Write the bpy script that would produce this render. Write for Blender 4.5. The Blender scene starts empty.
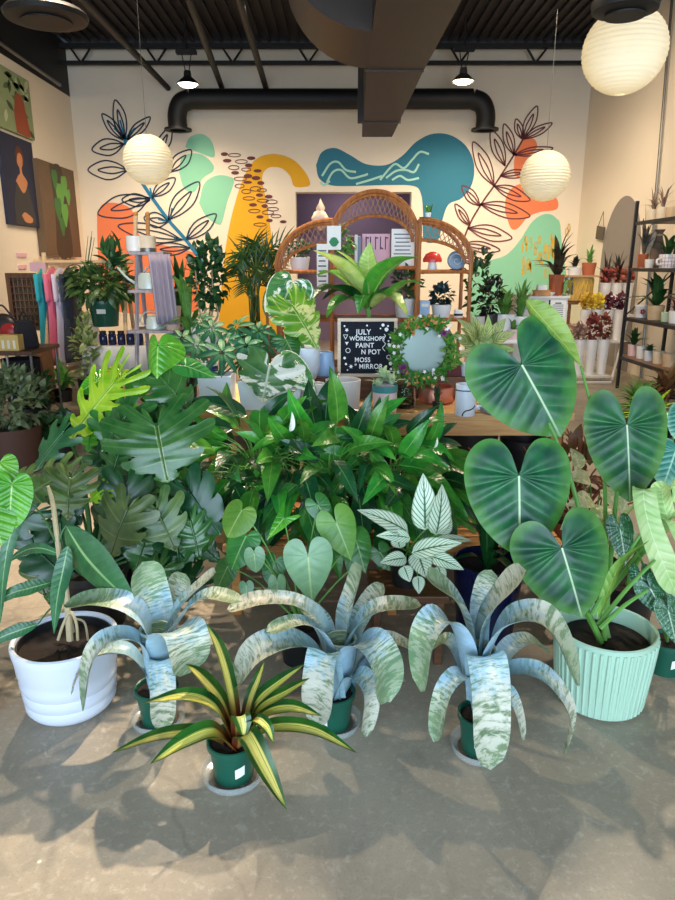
import bpy, bmesh, math, random
from mathutils import Vector, Matrix
V = Vector
SC = bpy.context.scene
COL = SC.collection
PI = math.pi
rnd = random.Random(7)

# ------------------------------------------------------------------ camera
FPX, PITCH, CAMZ = 676.0, math.radians(15.3), 1.5
FWD = V((0, math.cos(PITCH), -math.sin(PITCH)))
UPV = V((0, math.sin(PITCH), math.cos(PITCH)))
CAM = V((0, 0, CAMZ))

def ray(px, py):
    return FWD + V((1, 0, 0)) * ((px - 337.5) / FPX) + UPV * ((450 - py) / FPX)
def PY(px, py, Y):                 # point of the vertical plane y = Y
    d = ray(px, py); return CAM + d * (Y / d.y)
def PZ(px, py, z):                 # point of the level z
    d = ray(px, py); return CAM + d * ((z - CAMZ) / d.z)
def PX(px, py, x):                 # point of the plane x = const
    d = ray(px, py); return CAM + d * (x / d.x)
def pxm(n, Y, z=1.0):              # n pixels in metres at that depth
    return n * (Y * math.cos(PITCH) + (CAMZ - z) * math.sin(PITCH)) / FPX

cam = bpy.data.objects.new('camera', bpy.data.cameras.new('camera'))
COL.objects.link(cam)
cam.location = CAM
cam.rotation_euler = (PI / 2 - PITCH, 0, 0)
cam.data.sensor_fit = 'VERTICAL'; cam.data.sensor_height = 24
cam.data.lens = 24 * FPX / 900
cam.data.clip_start = .02; cam.data.clip_end = 200
SC.camera = cam

# ------------------------------------------------------------------ materials
def lin(c):
    return tuple(((x / 255) / 12.92 if x / 255 <= .04045 else ((x / 255 + .055) / 1.055) ** 2.4) for x in c) + (1,)

class NT:
    def __init__(s, name):
        s.m = bpy.data.materials.new(name); s.m.use_nodes = True
        s.t = s.m.node_tree; s.n = s.t.nodes; s.l = s.t.links
        s.b = s.n['Principled BSDF']
    def new(s, typ, **kw):
        n = s.n.new(typ)
        for k, v in kw.items(): setattr(n, k, v)
        return n
    def put(s, sock, v):
        if hasattr(v, 'is_linked') or isinstance(v, bpy.types.NodeSocket): s.l.new(v, sock)
        else: sock.default_value = v
    def math(s, op, a, b=None, c=None, clamp=False):
        n = s.new('ShaderNodeMath', operation=op); n.use_clamp = clamp
        s.put(n.inputs[0], a)
        if b is not None: s.put(n.inputs[1], b)
        if c is not None: s.put(n.inputs[2], c)
        return n.outputs[0]
    def mix(s, f, a, b, blend='MIX'):
        n = s.new('ShaderNodeMix', data_type='RGBA', blend_type=blend)
        s.put(n.inputs[0], f); s.put(n.inputs[6], a); s.put(n.inputs[7], b)
        return n.outputs[2]
    def step(s, x, lo, hi):         # smoothstep lo..hi
        n = s.new('ShaderNodeMapRange', interpolation_type='SMOOTHSTEP')
        s.put(n.inputs[0], x); n.inputs[1].default_value = lo; n.inputs[2].default_value = hi
        return n.outputs[0]
    def noise(s, vec, scale, detail=3, rough=.55, dist=0):
        n = s.new('ShaderNodeTexNoise'); s.l.new(vec, n.inputs['Vector'])
        n.inputs['Scale'].default_value = scale; n.inputs['Detail'].default_value = detail
        n.inputs['Roughness'].default_value = rough; n.inputs['Distortion'].default_value = dist
        return n.outputs['Fac']
    def obj(s): return s.new('ShaderNodeTexCoord').outputs['Object']
    def uv(s, name):
        n = s.new('ShaderNodeUVMap', uv_map=name)
        sp = s.new('ShaderNodeSeparateXYZ'); s.l.new(n.outputs[0], sp.inputs[0])
        return sp.outputs[0], sp.outputs[1], n.outputs[0]
    def bump(s, h, st, dist=.01):
        b = s.new('ShaderNodeBump'); b.inputs['Strength'].default_value = st; b.inputs['Distance'].default_value = dist
        s.l.new(h, b.inputs['Height']); s.l.new(b.outputs[0], s.b.inputs['Normal'])
    def done(s, col=None, rough=.5, metal=0, spec=.5):
        if col is not None: s.put(s.b.inputs['Base Color'], col)
        s.put(s.b.inputs['Roughness'], rough); s.b.inputs['Metallic'].default_value = metal
        s.b.inputs['Specular IOR Level'].default_value = spec
        return s.m

_mc = {}
def plain(name, c, rough=.5, metal=0, var=.12, scale=8, bump=0, spec=.5, emit=0):
    """one colour with a little wear"""
    if name in _mc: return _mc[name]
    t = NT(name); o = t.obj()
    n = t.noise(o, scale, 4)
    d = tuple(x * (1 - var) for x in lin(c)[:3]) + (1,)
    l = tuple(min(1, x * (1 + var)) for x in lin(c)[:3]) + (1,)
    col = t.mix(n, d, l)
    if bump: t.bump(t.noise(o, scale * 6, 3), bump, .004)
    if emit:
        t.put(t.b.inputs['Emission Color'], lin(c)); t.b.inputs['Emission Strength'].default_value = emit
    _mc[name] = t.done(col, rough, metal, spec)
    return _mc[name]

def wood(name, c1, c2, rough=.45, scale=3.0, axis=0):
    if name in _mc: return _mc[name]
    t = NT(name); o = t.obj()
    mp = t.new('ShaderNodeMapping'); t.l.new(o, mp.inputs[0])
    sc = [14, 14, 14]; sc[axis] = 1.0; mp.inputs['Scale'].default_value = sc
    n = t.noise(mp.outputs[0], scale, 5, .6, .6)
    col = t.mix(t.step(n, .3, .7), lin(c1), lin(c2))
    t.bump(n, .15, .004)
    _mc[name] = t.done(col, rough)
    return _mc[name]

def leafmat(name, base, base2, vein=None, vw=.06, vs=.6, mid=None, mw=.05, edge=None, rough=.35, trans=.15,
            quilt=.25, kind=None, c3=None, c4=None, spec=.5, eu=False):
    """a leaf: veins run along whole numbers of the 'vein' map, the midrib along v = 0"""
    if name in _mc: return _mc[name]
    t = NT(name)
    ph, tt, _ = t.uv('vein'); u, v, uvv = t.uv('leaf')
    o = t.obj(); oi = t.new('ShaderNodeObjectInfo').outputs['Random']
    fr = t.math('FRACT', t.math('ADD', ph, .5)); d = t.math('ABSOLUTE', t.math('SUBTRACT', fr, .5))
    n = t.noise(o, 14, 3)
    col = t.mix(t.step(n, .3, .7), lin(base), lin(base2))
    mp = t.new('ShaderNodeMapping'); t.l.new(uvv, mp.inputs[0])
    cmb = t.new('ShaderNodeCombineXYZ'); t.l.new(t.math('MULTIPLY', oi, 37.0), cmb.inputs[0]); t.l.new(t.math('MULTIPLY', oi, 11.0), cmb.inputs[2])
    t.l.new(cmb.outputs[0], mp.inputs['Location'])
    if kind == 'splash':            # cream sectors
        mp.inputs['Scale'].default_value = (3.2, 1.6, 1)
        f = t.step(t.noise(mp.outputs[0], 1.3, 5, .62, .9), .51, .55)
        col = t.mix(f, col, lin(c3))
    elif kind == 'speck':
        f = t.step(t.noise(mp.outputs[0], 16, 3, .6), .58, .64)
        col = t.mix(f, col, lin(c3))
    elif kind == 'stripe':          # pale centre, dark margins, thin green lines
        a = t.math('ABSOLUTE', t.math('SUBTRACT', v, .5))
        a2 = t.math('ADD', a, t.math('MULTIPLY', t.math('SUBTRACT', t.noise(mp.outputs[0], 2.0, 2), .5), .12))
        f = t.step(a2, .20, .27)
        mp2 = t.new('ShaderNodeMapping'); t.l.new(uvv, mp2.inputs[0]); mp2.inputs['Scale'].default_value = (.6, 22, 1)
        ln = t.step(t.noise(mp2.outputs[0], 1.0, 2), .56, .64)
        pale = t.mix(t.math('MULTIPLY', ln, .8), lin(c3), lin(base2))
        tip = t.step(u, .86, 1.0)
        f = t.math('MAXIMUM', f, tip)
        rd = t.math('SUBTRACT', 1.0, t.step(u, .1, .36))
        col = t.mix(f, pale, col)
        if c4: col = t.mix(t.math('MULTIPLY', rd, .6), col, lin(c4))
    elif kind == 'band':            # silver scales in cross bands over green
        mp.inputs['Scale'].default_value = (30, 1.8, 1)
        n1 = t.noise(mp.outputs[0], 1.3, 5, .7, .35)
        n2 = t.noise(uvv, 4, 3)
        s_ = t.step(n1, .36, .56)
        warm = t.step(t.math('ADD', u, t.math('MULTIPLY', t.math('SUBTRACT', n2, .5), .9)), .38, .75)
        silver = t.mix(warm, lin(c4), lin(c3))  # inner leaf painted bluer: cool daylight sheen put into the colour
        lowgreen = t.math('MULTIPLY', t.step(t.math('ADD', u, t.math('MULTIPLY', oi, .35)), .85, 1.15), .75)
        s_ = t.math('SUBTRACT', s_, lowgreen, clamp=True)
        s_ = t.math('MAXIMUM', t.math('MULTIPLY_ADD', s_, .86, .14), t.math('MULTIPLY', t.math('SUBTRACT', 1.0, t.step(u, .3, .6)), .85))
        col = t.mix(s_, col, silver)
    elif kind == 'fish':            # pale leaf, dark green feathering along the veins
        a = t.math('SUBTRACT', 1.0, t.step(d, .06, .17))
        nz = t.step(t.noise(uvv, 18, 2), .35, .6)
        col = t.mix(t.math('MULTIPLY', a, .85), col, lin(c3))
        col = t.mix(t.math('MULTIPLY', t.step(tt, .82, 1.0), .6), col, lin(c3))
        col = t.mix(t.math('SUBTRACT', 1.0, t.step(tt, .02, .13)), col, lin(c3))
    if vein is not None:
        vm = t.math('MULTIPLY', t.math('SUBTRACT', 1.0, t.step(d, 0, vw)), vs)
        vm = t.math('MULTIPLY', vm, t.math('SUBTRACT', 1.0, t.math('MULTIPLY', u if eu else tt, .75 if eu else .55)), clamp=True)
        col = t.mix(vm, col, lin(vein))
    if mid is not None:
        mm = t.math('SUBTRACT', 1.0, t.step(tt, mw * .4, mw))
        mm = t.math('MULTIPLY', mm, t.math('SUBTRACT', 1.0, t.math('MULTIPLY', u, .5)), clamp=True)
        col = t.mix(mm, col, lin(mid))
    if edge is not None:
        col = t.mix(t.math('MULTIPLY', t.step(t.math('MULTIPLY_ADD', n, .3, u) if eu else tt, .85 if eu else .8, 1.2 if eu else 1.0), .7), col, lin(edge))
    hv = t.new('ShaderNodeHueSaturation'); t.l.new(col, hv.inputs['Color'])
    t.l.new(t.math('MULTIPLY_ADD', oi, .35, .83), hv.inputs['Value'])
    t.l.new(t.math('MULTIPLY_ADD', oi, .03, .485), hv.inputs['Hue'])
    col = hv.outputs[0]
    if quilt: t.bump(t.math('ADD', t.step(d, 0, .35), t.math('MULTIPLY', n, .2)), quilt, .006)
    t.done(col, rough, 0, spec)
    if trans:
        tr = t.new('ShaderNodeBsdfTranslucent'); t.l.new(col, tr.inputs[0])
        mx = t.new('ShaderNodeMixShader'); mx.inputs[0].default_value = trans
        t.l.new(t.b.outputs[0], mx.inputs[1]); t.l.new(tr.outputs[0], mx.inputs[2])
        t.l.new(mx.outputs[0], t.n['Material Output'].inputs[0])
    _mc[name] = t.m
    return t.m

def film(name, c=(205, 212, 210), a=.28):
    if name in _mc: return _mc[name]
    t = NT(name); t.done(lin(c), .15); t.b.inputs['Alpha'].default_value = a
    _mc[name] = t.m; return t.m

def glass(name, c=(235, 240, 238), rough=.05):
    if name in _mc: return _mc[name]
    t = NT(name)
    t.done(lin(c), rough); t.b.inputs['Transmission Weight'].default_value = 1; t.b.inputs['IOR'].default_value = 1.25
    _mc[name] = t.m; return t.m

# ------------------------------------------------------------------ objects
def wloc(o):
    p = V((0, 0, 0))
    while o is not None: p += o.location; o = o.parent
    return p
def tag(o, label, cat, group=None, kind=None):
    if label: o['label'] = label
    if cat: o['category'] = cat
    if group: o['group'] = group
    if kind: o['kind'] = kind
    return o
def thing(name, label, cat, loc=(0, 0, 0), group=None):
    o = bpy.data.objects.new(name, None); COL.objects.link(o); o.location = loc
    o.empty_display_size = .05
    return tag(o, label, cat, group)
def dup(r, loc, label=None, rotz=None, scale=None):
    def cp(o, par):
        c = o.copy(); COL.objects.link(c); c.parent = par
        for ch in list(o.children): cp(ch, c)
        return c
    c = cp(r, None); c.location = loc
    if label: c['label'] = label
    if rotz is not None: c.rotation_euler = (0, 0, rotz)
    if scale: c.scale = (scale,) * 3
    return c

def cr(pts, n):
    """Catmull-Rom through pts, n+1 samples"""
    P = [V(p) for p in pts]
    if len(P) == 2: return [P[0].lerp(P[1], i / n) for i in range(n + 1)]
    P = [P[0] * 2 - P[1]] + P + [P[-1] * 2 - P[-2]]
    m = len(P) - 3; out = []
    for i in range(n + 1):
        x = i / n * m; k = min(int(x), m - 1); t = x - k
        a, b, c, d = P[k:k + 4]
        out.append(.5 * ((2 * b) + (c - a) * t + (2 * a - 5 * b + 4 * c - d) * t * t + (3 * b - a - 3 * c + d) * t ** 3))
    return out
def cr1(vals, n): return [p.x for p in cr([(v, 0, 0) for v in vals], n)]

class MB:
    def __init__(s): s.v = []; s.f = []; s.leaf = []; s.vein = []
    def add(s, vs, fs, leaf=None, vein=None):
        k = len(s.v); s.v += [tuple(p) for p in vs]; s.f += [tuple(i + k for i in f) for f in fs]
        s.leaf += leaf or [(0, 0)] * len(vs); s.vein += vein or [(.5, 1)] * len(vs)
        return s
    def grid(s, rows, leaf=None, vein=None, closed=False):
        n, m = len(rows), len(rows[0]); fs = []
        for i in range(n - 1):
            for j in range(m - (0 if closed else 1)):
                j2 = (j + 1) % m
                fs.append((i * m + j, i * m + j2, (i + 1) * m + j2, (i + 1) * m + j))
        return s.add([p for r in rows for p in r], fs, leaf, vein)
    def box(s, c, d, rz=0, rx=0, ry=0):
        c = V(c); x, y, z = d[0] / 2, d[1] / 2, d[2] / 2
        R = Matrix.Rotation(rz, 3, 'Z') @ Matrix.Rotation(ry, 3, 'Y') @ Matrix.Rotation(rx, 3, 'X')
        vs = [c + R @ V((a * x, b * y, e * z)) for e in (-1, 1) for b in (-1, 1) for a in (-1, 1)]
        return s.add(vs, [(0, 2, 3, 1), (4, 5, 7, 6), (0, 1, 5, 4), (2, 6, 7, 3), (0, 4, 6, 2), (1, 3, 7, 5)])
    def tube(s, pts, r, seg=8, n=None, cap=True):
        P = cr(pts, n or (1 if len(pts) == 2 else 6 * (len(pts) - 1)))
        N = len(P) - 1
        R = [r] * (N + 1) if not isinstance(r, (list, tuple)) else cr1(r, N) if len(r) > 2 else [r[0] + (r[1] - r[0]) * i / N for i in range(N + 1)]
        T0 = (P[1] - P[0]).normalized(); a = T0.orthogonal().normalized(); rows = []
        for i, p in enumerate(P):
            T = (P[min(i + 1, N)] - P[max(i - 1, 0)]).normalized()
            a = (a - T * a.dot(T)).normalized(); b = T.cross(a)
            rows.append([p + (a * math.cos(2 * PI * j / seg) + b * math.sin(2 * PI * j / seg)) * R[i] for j in range(seg)])
        k = len(s.v); s.grid(rows, closed=True)
        if cap: s.f.append(tuple(k + j for j in range(seg))[::-1]); s.f.append(tuple(k + N * seg + j for j in range(seg)))
        return s
    def lathe(s, prof, seg=32, c=(0, 0, 0), mod=None, caps=(True, False)):
        c = V(c); rows = []
        for i, (r, z) in enumerate(prof):
            rows.append([c + V((r * (mod(i, 2 * PI * j / seg) if mod else 1) * math.cos(2 * PI * j / seg),
                                r * (mod(i, 2 * PI * j / seg) if mod else 1) * math.sin(2 * PI * j / seg), z)) for j in range(seg)])
        k = len(s.v); s.grid(rows, closed=True)
        if caps[0]: s.f.append(tuple(k + j for j in range(seg))[::-1])
        if caps[1]: s.f.append(tuple(k + (len(prof) - 1) * seg + j for j in range(seg)))
        return s
    def prism(s, poly, depth, plane='xz', at=0):
        """flat outline with thickness; plane xz: extrudes along y from at"""
        def m(p, d):
            return {'xz': V((p[0], at + d, p[1])), 'yz': V((at + d, p[0], p[1])), 'xy': V((p[0], p[1], at + d))}[plane]
        n = len(poly)
        vs = [m(p, 0) for p in poly] + [m(p, depth) for p in poly]
        return s.add(vs, [tuple(range(n))[::-1], tuple(range(n, 2 * n))] + [(i, (i + 1) % n, n + (i + 1) % n, n + i) for i in range(n)])
    def ball(s, c, r, seg=12, rings=8, sc=(1, 1, 1)):
        c = V(c)
        rows = [[c + V((r * sc[0] * math.sin(PI * i / rings) * math.cos(2 * PI * j / seg), r * sc[1] * math.sin(PI * i / rings) * math.sin(2 * PI * j / seg),
                        -r * sc[2] * math.cos(PI * i / rings))) for j in range(seg)] for i in range(rings + 1)]
        return s.grid(rows, closed=True)
    def build(s, name, mat, parent=None, smooth=True, bevel=0, label=None, angle=40, solid=0, sub=0):
        me = bpy.data.meshes.new(name)
        o3 = wloc(parent) if parent is not None else V((0, 0, 0))
        me.from_pydata([(p[0] - o3.x, p[1] - o3.y, p[2] - o3.z) for p in s.v], [], s.f)
        for nm, data in (('leaf', s.leaf), ('vein', s.vein)):
            if any(d != (0, 0) and d != (.5, 1) for d in data):
                l = me.uv_layers.new(name=nm)
                for lp in me.loops: l.data[lp.index].uv = data[lp.vertex_index]
        me.materials.append(mat)
        bm = bmesh.new(); bm.from_mesh(me)
        if not me.uv_layers:
            bmesh.ops.recalc_face_normals(bm, faces=bm.faces)
        bm.to_mesh(me); bm.free()
        if smooth:
            me.shade_smooth()
            if not me.uv_layers: me.set_sharp_from_angle(angle=math.radians(angle))
        o = bpy.data.objects.new(name, me); COL.objects.link(o)
        if parent is not None: o.parent = parent
        if bevel:
            b = o.modifiers.new('b', 'BEVEL'); b.width = bevel; b.segments = 2; b.limit_method = 'ANGLE'
        if solid:
            b = o.modifiers.new('s', 'SOLIDIFY'); b.thickness = solid
        if label: o['label'] = label
        return o

def struct(o):
    o['kind'] = 'structure'; return o

# ------------------------------------------------------------------ leaves
def sm(x, a, b):
    t = max(0, min(1, (x - a) / (b - a))); return t * t * (3 - 2 * t)
def p_strap(t): return (.7 + .3 * min(1, t * 2.2)) * (1 if t < .82 else math.sqrt(max(0, 1 - ((t - .82) / .18) ** 2)))
def p_sword(t): return (.75 + .25 * min(1, t * 3)) * (1 if t < .45 else max(0, 1 - ((t - .45) / .55) ** 2.2))
def p_lance(t): return max(0, math.sin(PI * min(1, t) ** .75)) ** .85
def p_ovate(t): return max(0, math.sin(PI * min(1, t) ** .62)) ** .8 * (1 - .12 * sm(t, .7, 1))
def p_grass(t): return min(1, .5 + t * 3) * (1 - t) ** .7

def strap(mb, pts, width, prof=p_strap, n=22, m=6, cup=.25, side=None, nv=10, slope=.3, wav=0):
    P = cr(pts, n); hz = P[-1] - P[0]; hz.z = 0
    S0 = V(side) if side is not None else (hz.cross(V((0, 0, 1))) if hz.length > 1e-4 else V((1, 0, 0)))
    S0.normalize(); rows = []; lf = []; ve = []; ph0 = rnd.random() * 6
    for i, p in enumerate(P):
        t = i / n; T = (P[min(i + 1, n)] - P[max(0, i - 1)]).normalized()
        S = (S0 - T * S0.dot(T)).normalized(); N = S.cross(T)
        w = width * .5 * prof(t); row = []
        for j in range(m + 1):
            s_ = -1 + 2 * j / m
            row.append(p + S * (w * s_) + N * (cup * w * (s_ * s_ - .3)) + N * (wav * width * math.sin(t * 9 + ph0 + s_ * 1.5) * abs(s_)))
            lf.append((t, .5 + .5 * s_)); ve.append((nv * (t - slope * abs(s_) / nv * 3), abs(s_)))
        rows.append(row)
    return mb.grid(rows, lf, ve)

def frame(base, tip, nrm):
    y = V(tip) - V(base); L = y.length; y.normalize()
    z = V(nrm); z = (z - y * z.dot(y)).normalized(); x = y.cross(z)
    return L, x, y, z

def blade(mb, base, tip, nrm, width, prof=p_ovate, n=12, m=6, bend=.12, fold=.18, nv=8, slope=.45, wav=0., quilt=0.):
    L, x, y, z = frame(base, tip, nrm); base = V(base); rows = []; lf = []; ve = []; ph0 = rnd.random() * 6
    for i in range(n + 1):
        t = i / n; w = width * .5 * prof(t); row = []
        c = base + y * (t * L) + z * (bend * L * 4 * t * (1 - t))
        for j in range(m + 1):
            s_ = -1 + 2 * j / m; a = abs(s_); ph = nv * t - slope * nv * a * .35
            row.append(c + x * (w * s_) + z * (fold * w * a + wav * width * math.sin(t * 11 + ph0 + s_) * a - quilt * width * math.cos(2 * PI * ph) * min(1, a * 3)))
            lf.append((t, .5 + .5 * s_)); ve.append((ph, a))
        rows.append(row)
    return mb.grid(rows, lf, ve)

HEART = [(0, 1.0), (.07, .9), (.2, .74), (.34, .52), (.45, .27), (.5, .03), (.475, -.17), (.38, -.32), (.24, -.385), (.12, -.34), (.045, -.2), (.008, -.02)]
ROUND = [(0, 1.0), (.09, .95), (.26, .82), (.42, .58), (.5, .28), (.48, 0), (.38, -.18), (.24, -.25), (.12, -.21), (.05, -.12), (.02, -.05), (.005, -.01)]
PHILO = [(0, 1.0), (.06, .95), (.2, .82), (.35, .6), (.455, .32), (.5, .05), (.49, -.18), (.42, -.36), (.3, -.46), (.17, -.44), (.07, -.28), (.01, -.02)]
ARROW = [(0, 1.0), (.05, .85), (.13, .65), (.22, .42), (.28, .2), (.32, 0), (.4, -.22), (.46, -.42), (.34, -.4), (.2, -.24), (.08, -.08), (.005, -.01)]
def heart(mb, att, tip, nrm, width, outline=HEART, bend=.12, side=.1, nv=7, quilt=.012, na=40, nr=14, wav=.0, cup=0.0, rad=5):
    L, x, y, z = frame(att, tip, nrm); att = V(att)
    half = cr([(p[0], p[1], 0) for p in outline], na)
    pts = [(p.x, p.y) for p in half] + [(-p.x, p.y) for p in reversed(half[1:-1])]
    sx = width / L; rows = []; lf = []; ve = []; ph0 = rnd.random() * 6
    for r in range(nr + 1):
        ro = (r + .02) / (nr + .02); row = []
        for k, (a, b) in enumerate(pts):
            X, Y = a * ro, b * ro; rr = math.hypot(X * sx, Y) + 1e-6
            s_ = Y - .62 * abs(X) * sx
            ph = s_ * nv if s_ > 0 else s_ / rr * rad * .6
            env = sm(ro, 0, .35) * sm(abs(X), 0, .08) * (1 - .5 * sm(ro, .8, 1))
            zz = -bend * L * (Y * abs(Y) if Y > 0 else Y * Y * 1.6) - side * L * (X * sx) ** 2 * 2.5 + cup * L * abs(X)
            zz += quilt * L * -math.cos(2 * PI * ph) * env + wav * L * math.sin(k / len(pts) * 2 * PI * 5 + ph0) * ro ** 3
            row.append(att + x * (X * width) + y * (Y * L) + z * zz)
            t = min(1, abs(X) / .5 * 1.0) if Y > 0 else min(1, abs(X) / .5 + min(1, -Y * 6))
            lf.append((ro, .5 + X)); ve.append((ph, t))
        rows.append(row)
    return mb.grid(rows, lf, ve, closed=True)

def monstera(mb, att, tip, nrm, width, nl=6, cut=.45, bend=.15, side=.12, gap=.42, fold=.05, wav=.02, outline=HEART):
    L, x, y, z = frame(att, tip, nrm); att = V(att); ph0 = rnd.random() * 6
    half = cr([(p[0], p[1], 0) for p in reversed(outline)], 60)
    def marg(q):
        q = max(0, min(.9999, q)) * 60; k = int(q); return half[k].lerp(half[k + 1], q - k)
    K, M = 6, 12
    for sgn in (1, -1):
        for i in range(nl):
            rows = []; lf = []; ve = []
            tc = cut * (1.35 if i == 0 else 1) + .12 * rnd.random()
            for a in range(M + 1):
                t0 = a / M; row = []
                k = 1 - gap * sm(t0, tc, min(1, tc + .25)) if t0 > tc else 1.0
                for b in range(K + 1):
                    c = b / K; e = abs(2 * c - 1)
                    t = t0 * (1 - .13 * e ** 3)
                    lo, hi = i, i + 1
                    q = i + .5 + (c - .5) * k
                    if i == nl - 1 and c > .5: q = i + .5 + (c - .5)      # the tip lobe meets its twin
                    qq = q / nl
                    base = V((0, max(0, (qq - .22) / .78) ** 1.1 * .97, 0)); mg = marg(qq)
                    p = base.lerp(mg, t); p.y += .06 * math.sin(PI * t) * (1 - qq)
                    X, Y = p.x * sgn, p.y
                    zz = -bend * L * (Y * Y if Y > 0 else Y * Y * 1.6) - side * L * X * X * 3 + fold * L * abs(X) + wav * L * math.sin(q * 2 * PI + ph0) * t * t
                    row.append(att + x * (X * width) + y * (Y * L) + z * zz)
                    lf.append((max(0, Y), .5 + X)); ve.append((q - .5, min(1, abs(X) * 2) if Y > 0 else 1))
                rows.append(row)
            if sgn < 0: rows = [r[::-1] for r in rows]; n_ = K + 1; lf = [v for a in range(M + 1) for v in lf[a * n_:(a + 1) * n_][::-1]]; ve = [v for a in range(M + 1) for v in ve[a * n_:(a + 1) * n_][::-1]]
            mb.grid(rows, lf, ve)
    # midrib
    mp = [att + y * (tt * L) + z * (-bend * L * tt * tt + .004) for tt in (0, .25, .5, .75, .95)]
    mb.tube(mp, [.006, .002], 5)
    return mb

def bush(parent, c, r, n, ll, lw, mat, prof=p_ovate, name='foliage', up=.3, seed=1, bend=.12, droop=.0, shell=.35, m=2, nn=5, nv=6):
    """many small leaves around a rounded volume, as one mesh"""
    R = random.Random(seed); mb = MB(); c = V(c)
    for i in range(n):
        d = V((R.gauss(0, 1), R.gauss(0, 1), R.gauss(0, 1))).normalized()
        k = shell + (1 - shell) * R.random() ** .5
        b = c + V((d.x * r[0], d.y * r[1], d.z * r[2])) * k
        dr = (d + V((R.gauss(0, .5), R.gauss(0, .5), R.gauss(0, .4) + up - droop))).normalized()
        l = ll * (.65 + .6 * R.random())
        nr = V((R.gauss(0, .4), R.gauss(-.35, .4), 1)).normalized()
        if abs(nr.dot(dr)) > .95: nr = V((0, -1, .2))
        blade(mb, b - dr * l * .5, b + dr * l * .5, nr, lw * (.7 + .5 * R.random()), prof, nn, m, bend, .2, nv)
    return mb.build(name, mat, parent)

def clump(parent, c, n, ll, lw, mat, prof=p_lance, name='foliage', spread=1., rise=.8, droop=.5, seed=1, m=2, nn=8, r0=.02, nv=8, cup=.25, arc=(0, 2 * PI), one=True):
    """leaves arching out of one crown"""
    R = random.Random(seed); mb = MB(); c = V(c); outs = []
    for i in range(n):
        a = arc[0] + (arc[1] - arc[0]) * ((i * .381966) % 1) + R.gauss(0, .15)
        h = V((math.cos(a), math.sin(a), 0)); k = R.random()
        l = ll * (.7 + .5 * R.random()); up_ = rise * (.45 + .9 * (1 - k)); sp = spread * (.25 + .85 * k)
        p0 = c + h * r0 * R.random(); p1 = p0 + h * (l * .45 * sp * .7) + V((0, 0, l * .5 * up_))
        p2 = p0 + h * (l * sp * .95) + V((0, 0, l * (up_ * .75 - droop * k * .6)))
        strap(mb, [p0, p1, p2], lw * (.75 + .4 * R.random()), prof, nn, m, cup, nv=nv)
        if not one: outs.append(mb.build(name, mat, parent)); mb = MB()
    return mb.build(name, mat, parent) if one else outs

# ------------------------------------------------------------------ pots
M_SOIL = plain('potting_soil', (38, 28, 22), .95, var=.5, scale=60, bump=.9)
def pot(parent, c, rb, rt, h, mat, name='pot', seg=40, rim=.0, th=.008, soil=.85, mod=None, prof=None, foot=0):
    c = V(c)
    if prof is None:
        prof = [(rb, 0), (rb + (rt - rb) * .5, h * .5), (rt - rim * 0, h - (h * .12 if rim else .004))]
        if rim: prof += [(rt + rim, h * .88), (rt + rim, h)]
        else: prof += [(rt, h)]
    o_ = list(prof); rt_ = prof[-1][0]
    inn = [(rt_ - th * .5, h + th * .3), (rt_ - th, h), (rt_ - th - (rt - rb) * .2, h * soil)]
    m = (lambda i, a: mod(a) if i < len(o_) else 1) if mod else None
    p = MB().lathe(o_ + inn, seg, c, m, (True, False)).build(name, mat, parent)
    rs = inn[-1][0] * .99; mb = MB(); rows = []
    for k in range(7):
        rr = rs * (1 - k / 6.02)
        rows.append([c + V((rr * math.cos(2 * PI * j / 24), rr * math.sin(2 * PI * j / 24), h * soil + (rnd.random() - .4) * .012 * (k > 0))) for j in range(24)])
    mb.grid(rows, closed=True)
    mb.build('soil', M_SOIL, parent)
    return p

def disc_y(c, r, th, n=40):
    """a round plate facing the y axis"""
    c = V(c); vs = [c + V((r * math.cos(2 * PI * k / n), dy, r * math.sin(2 * PI * k / n))) for dy in (0, th) for k in range(n)]
    return vs, [tuple(range(n))[::-1], tuple(range(n, 2 * n))] + [(i, (i + 1) % n, n + (i + 1) % n, n + i) for i in range(n)]
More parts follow.
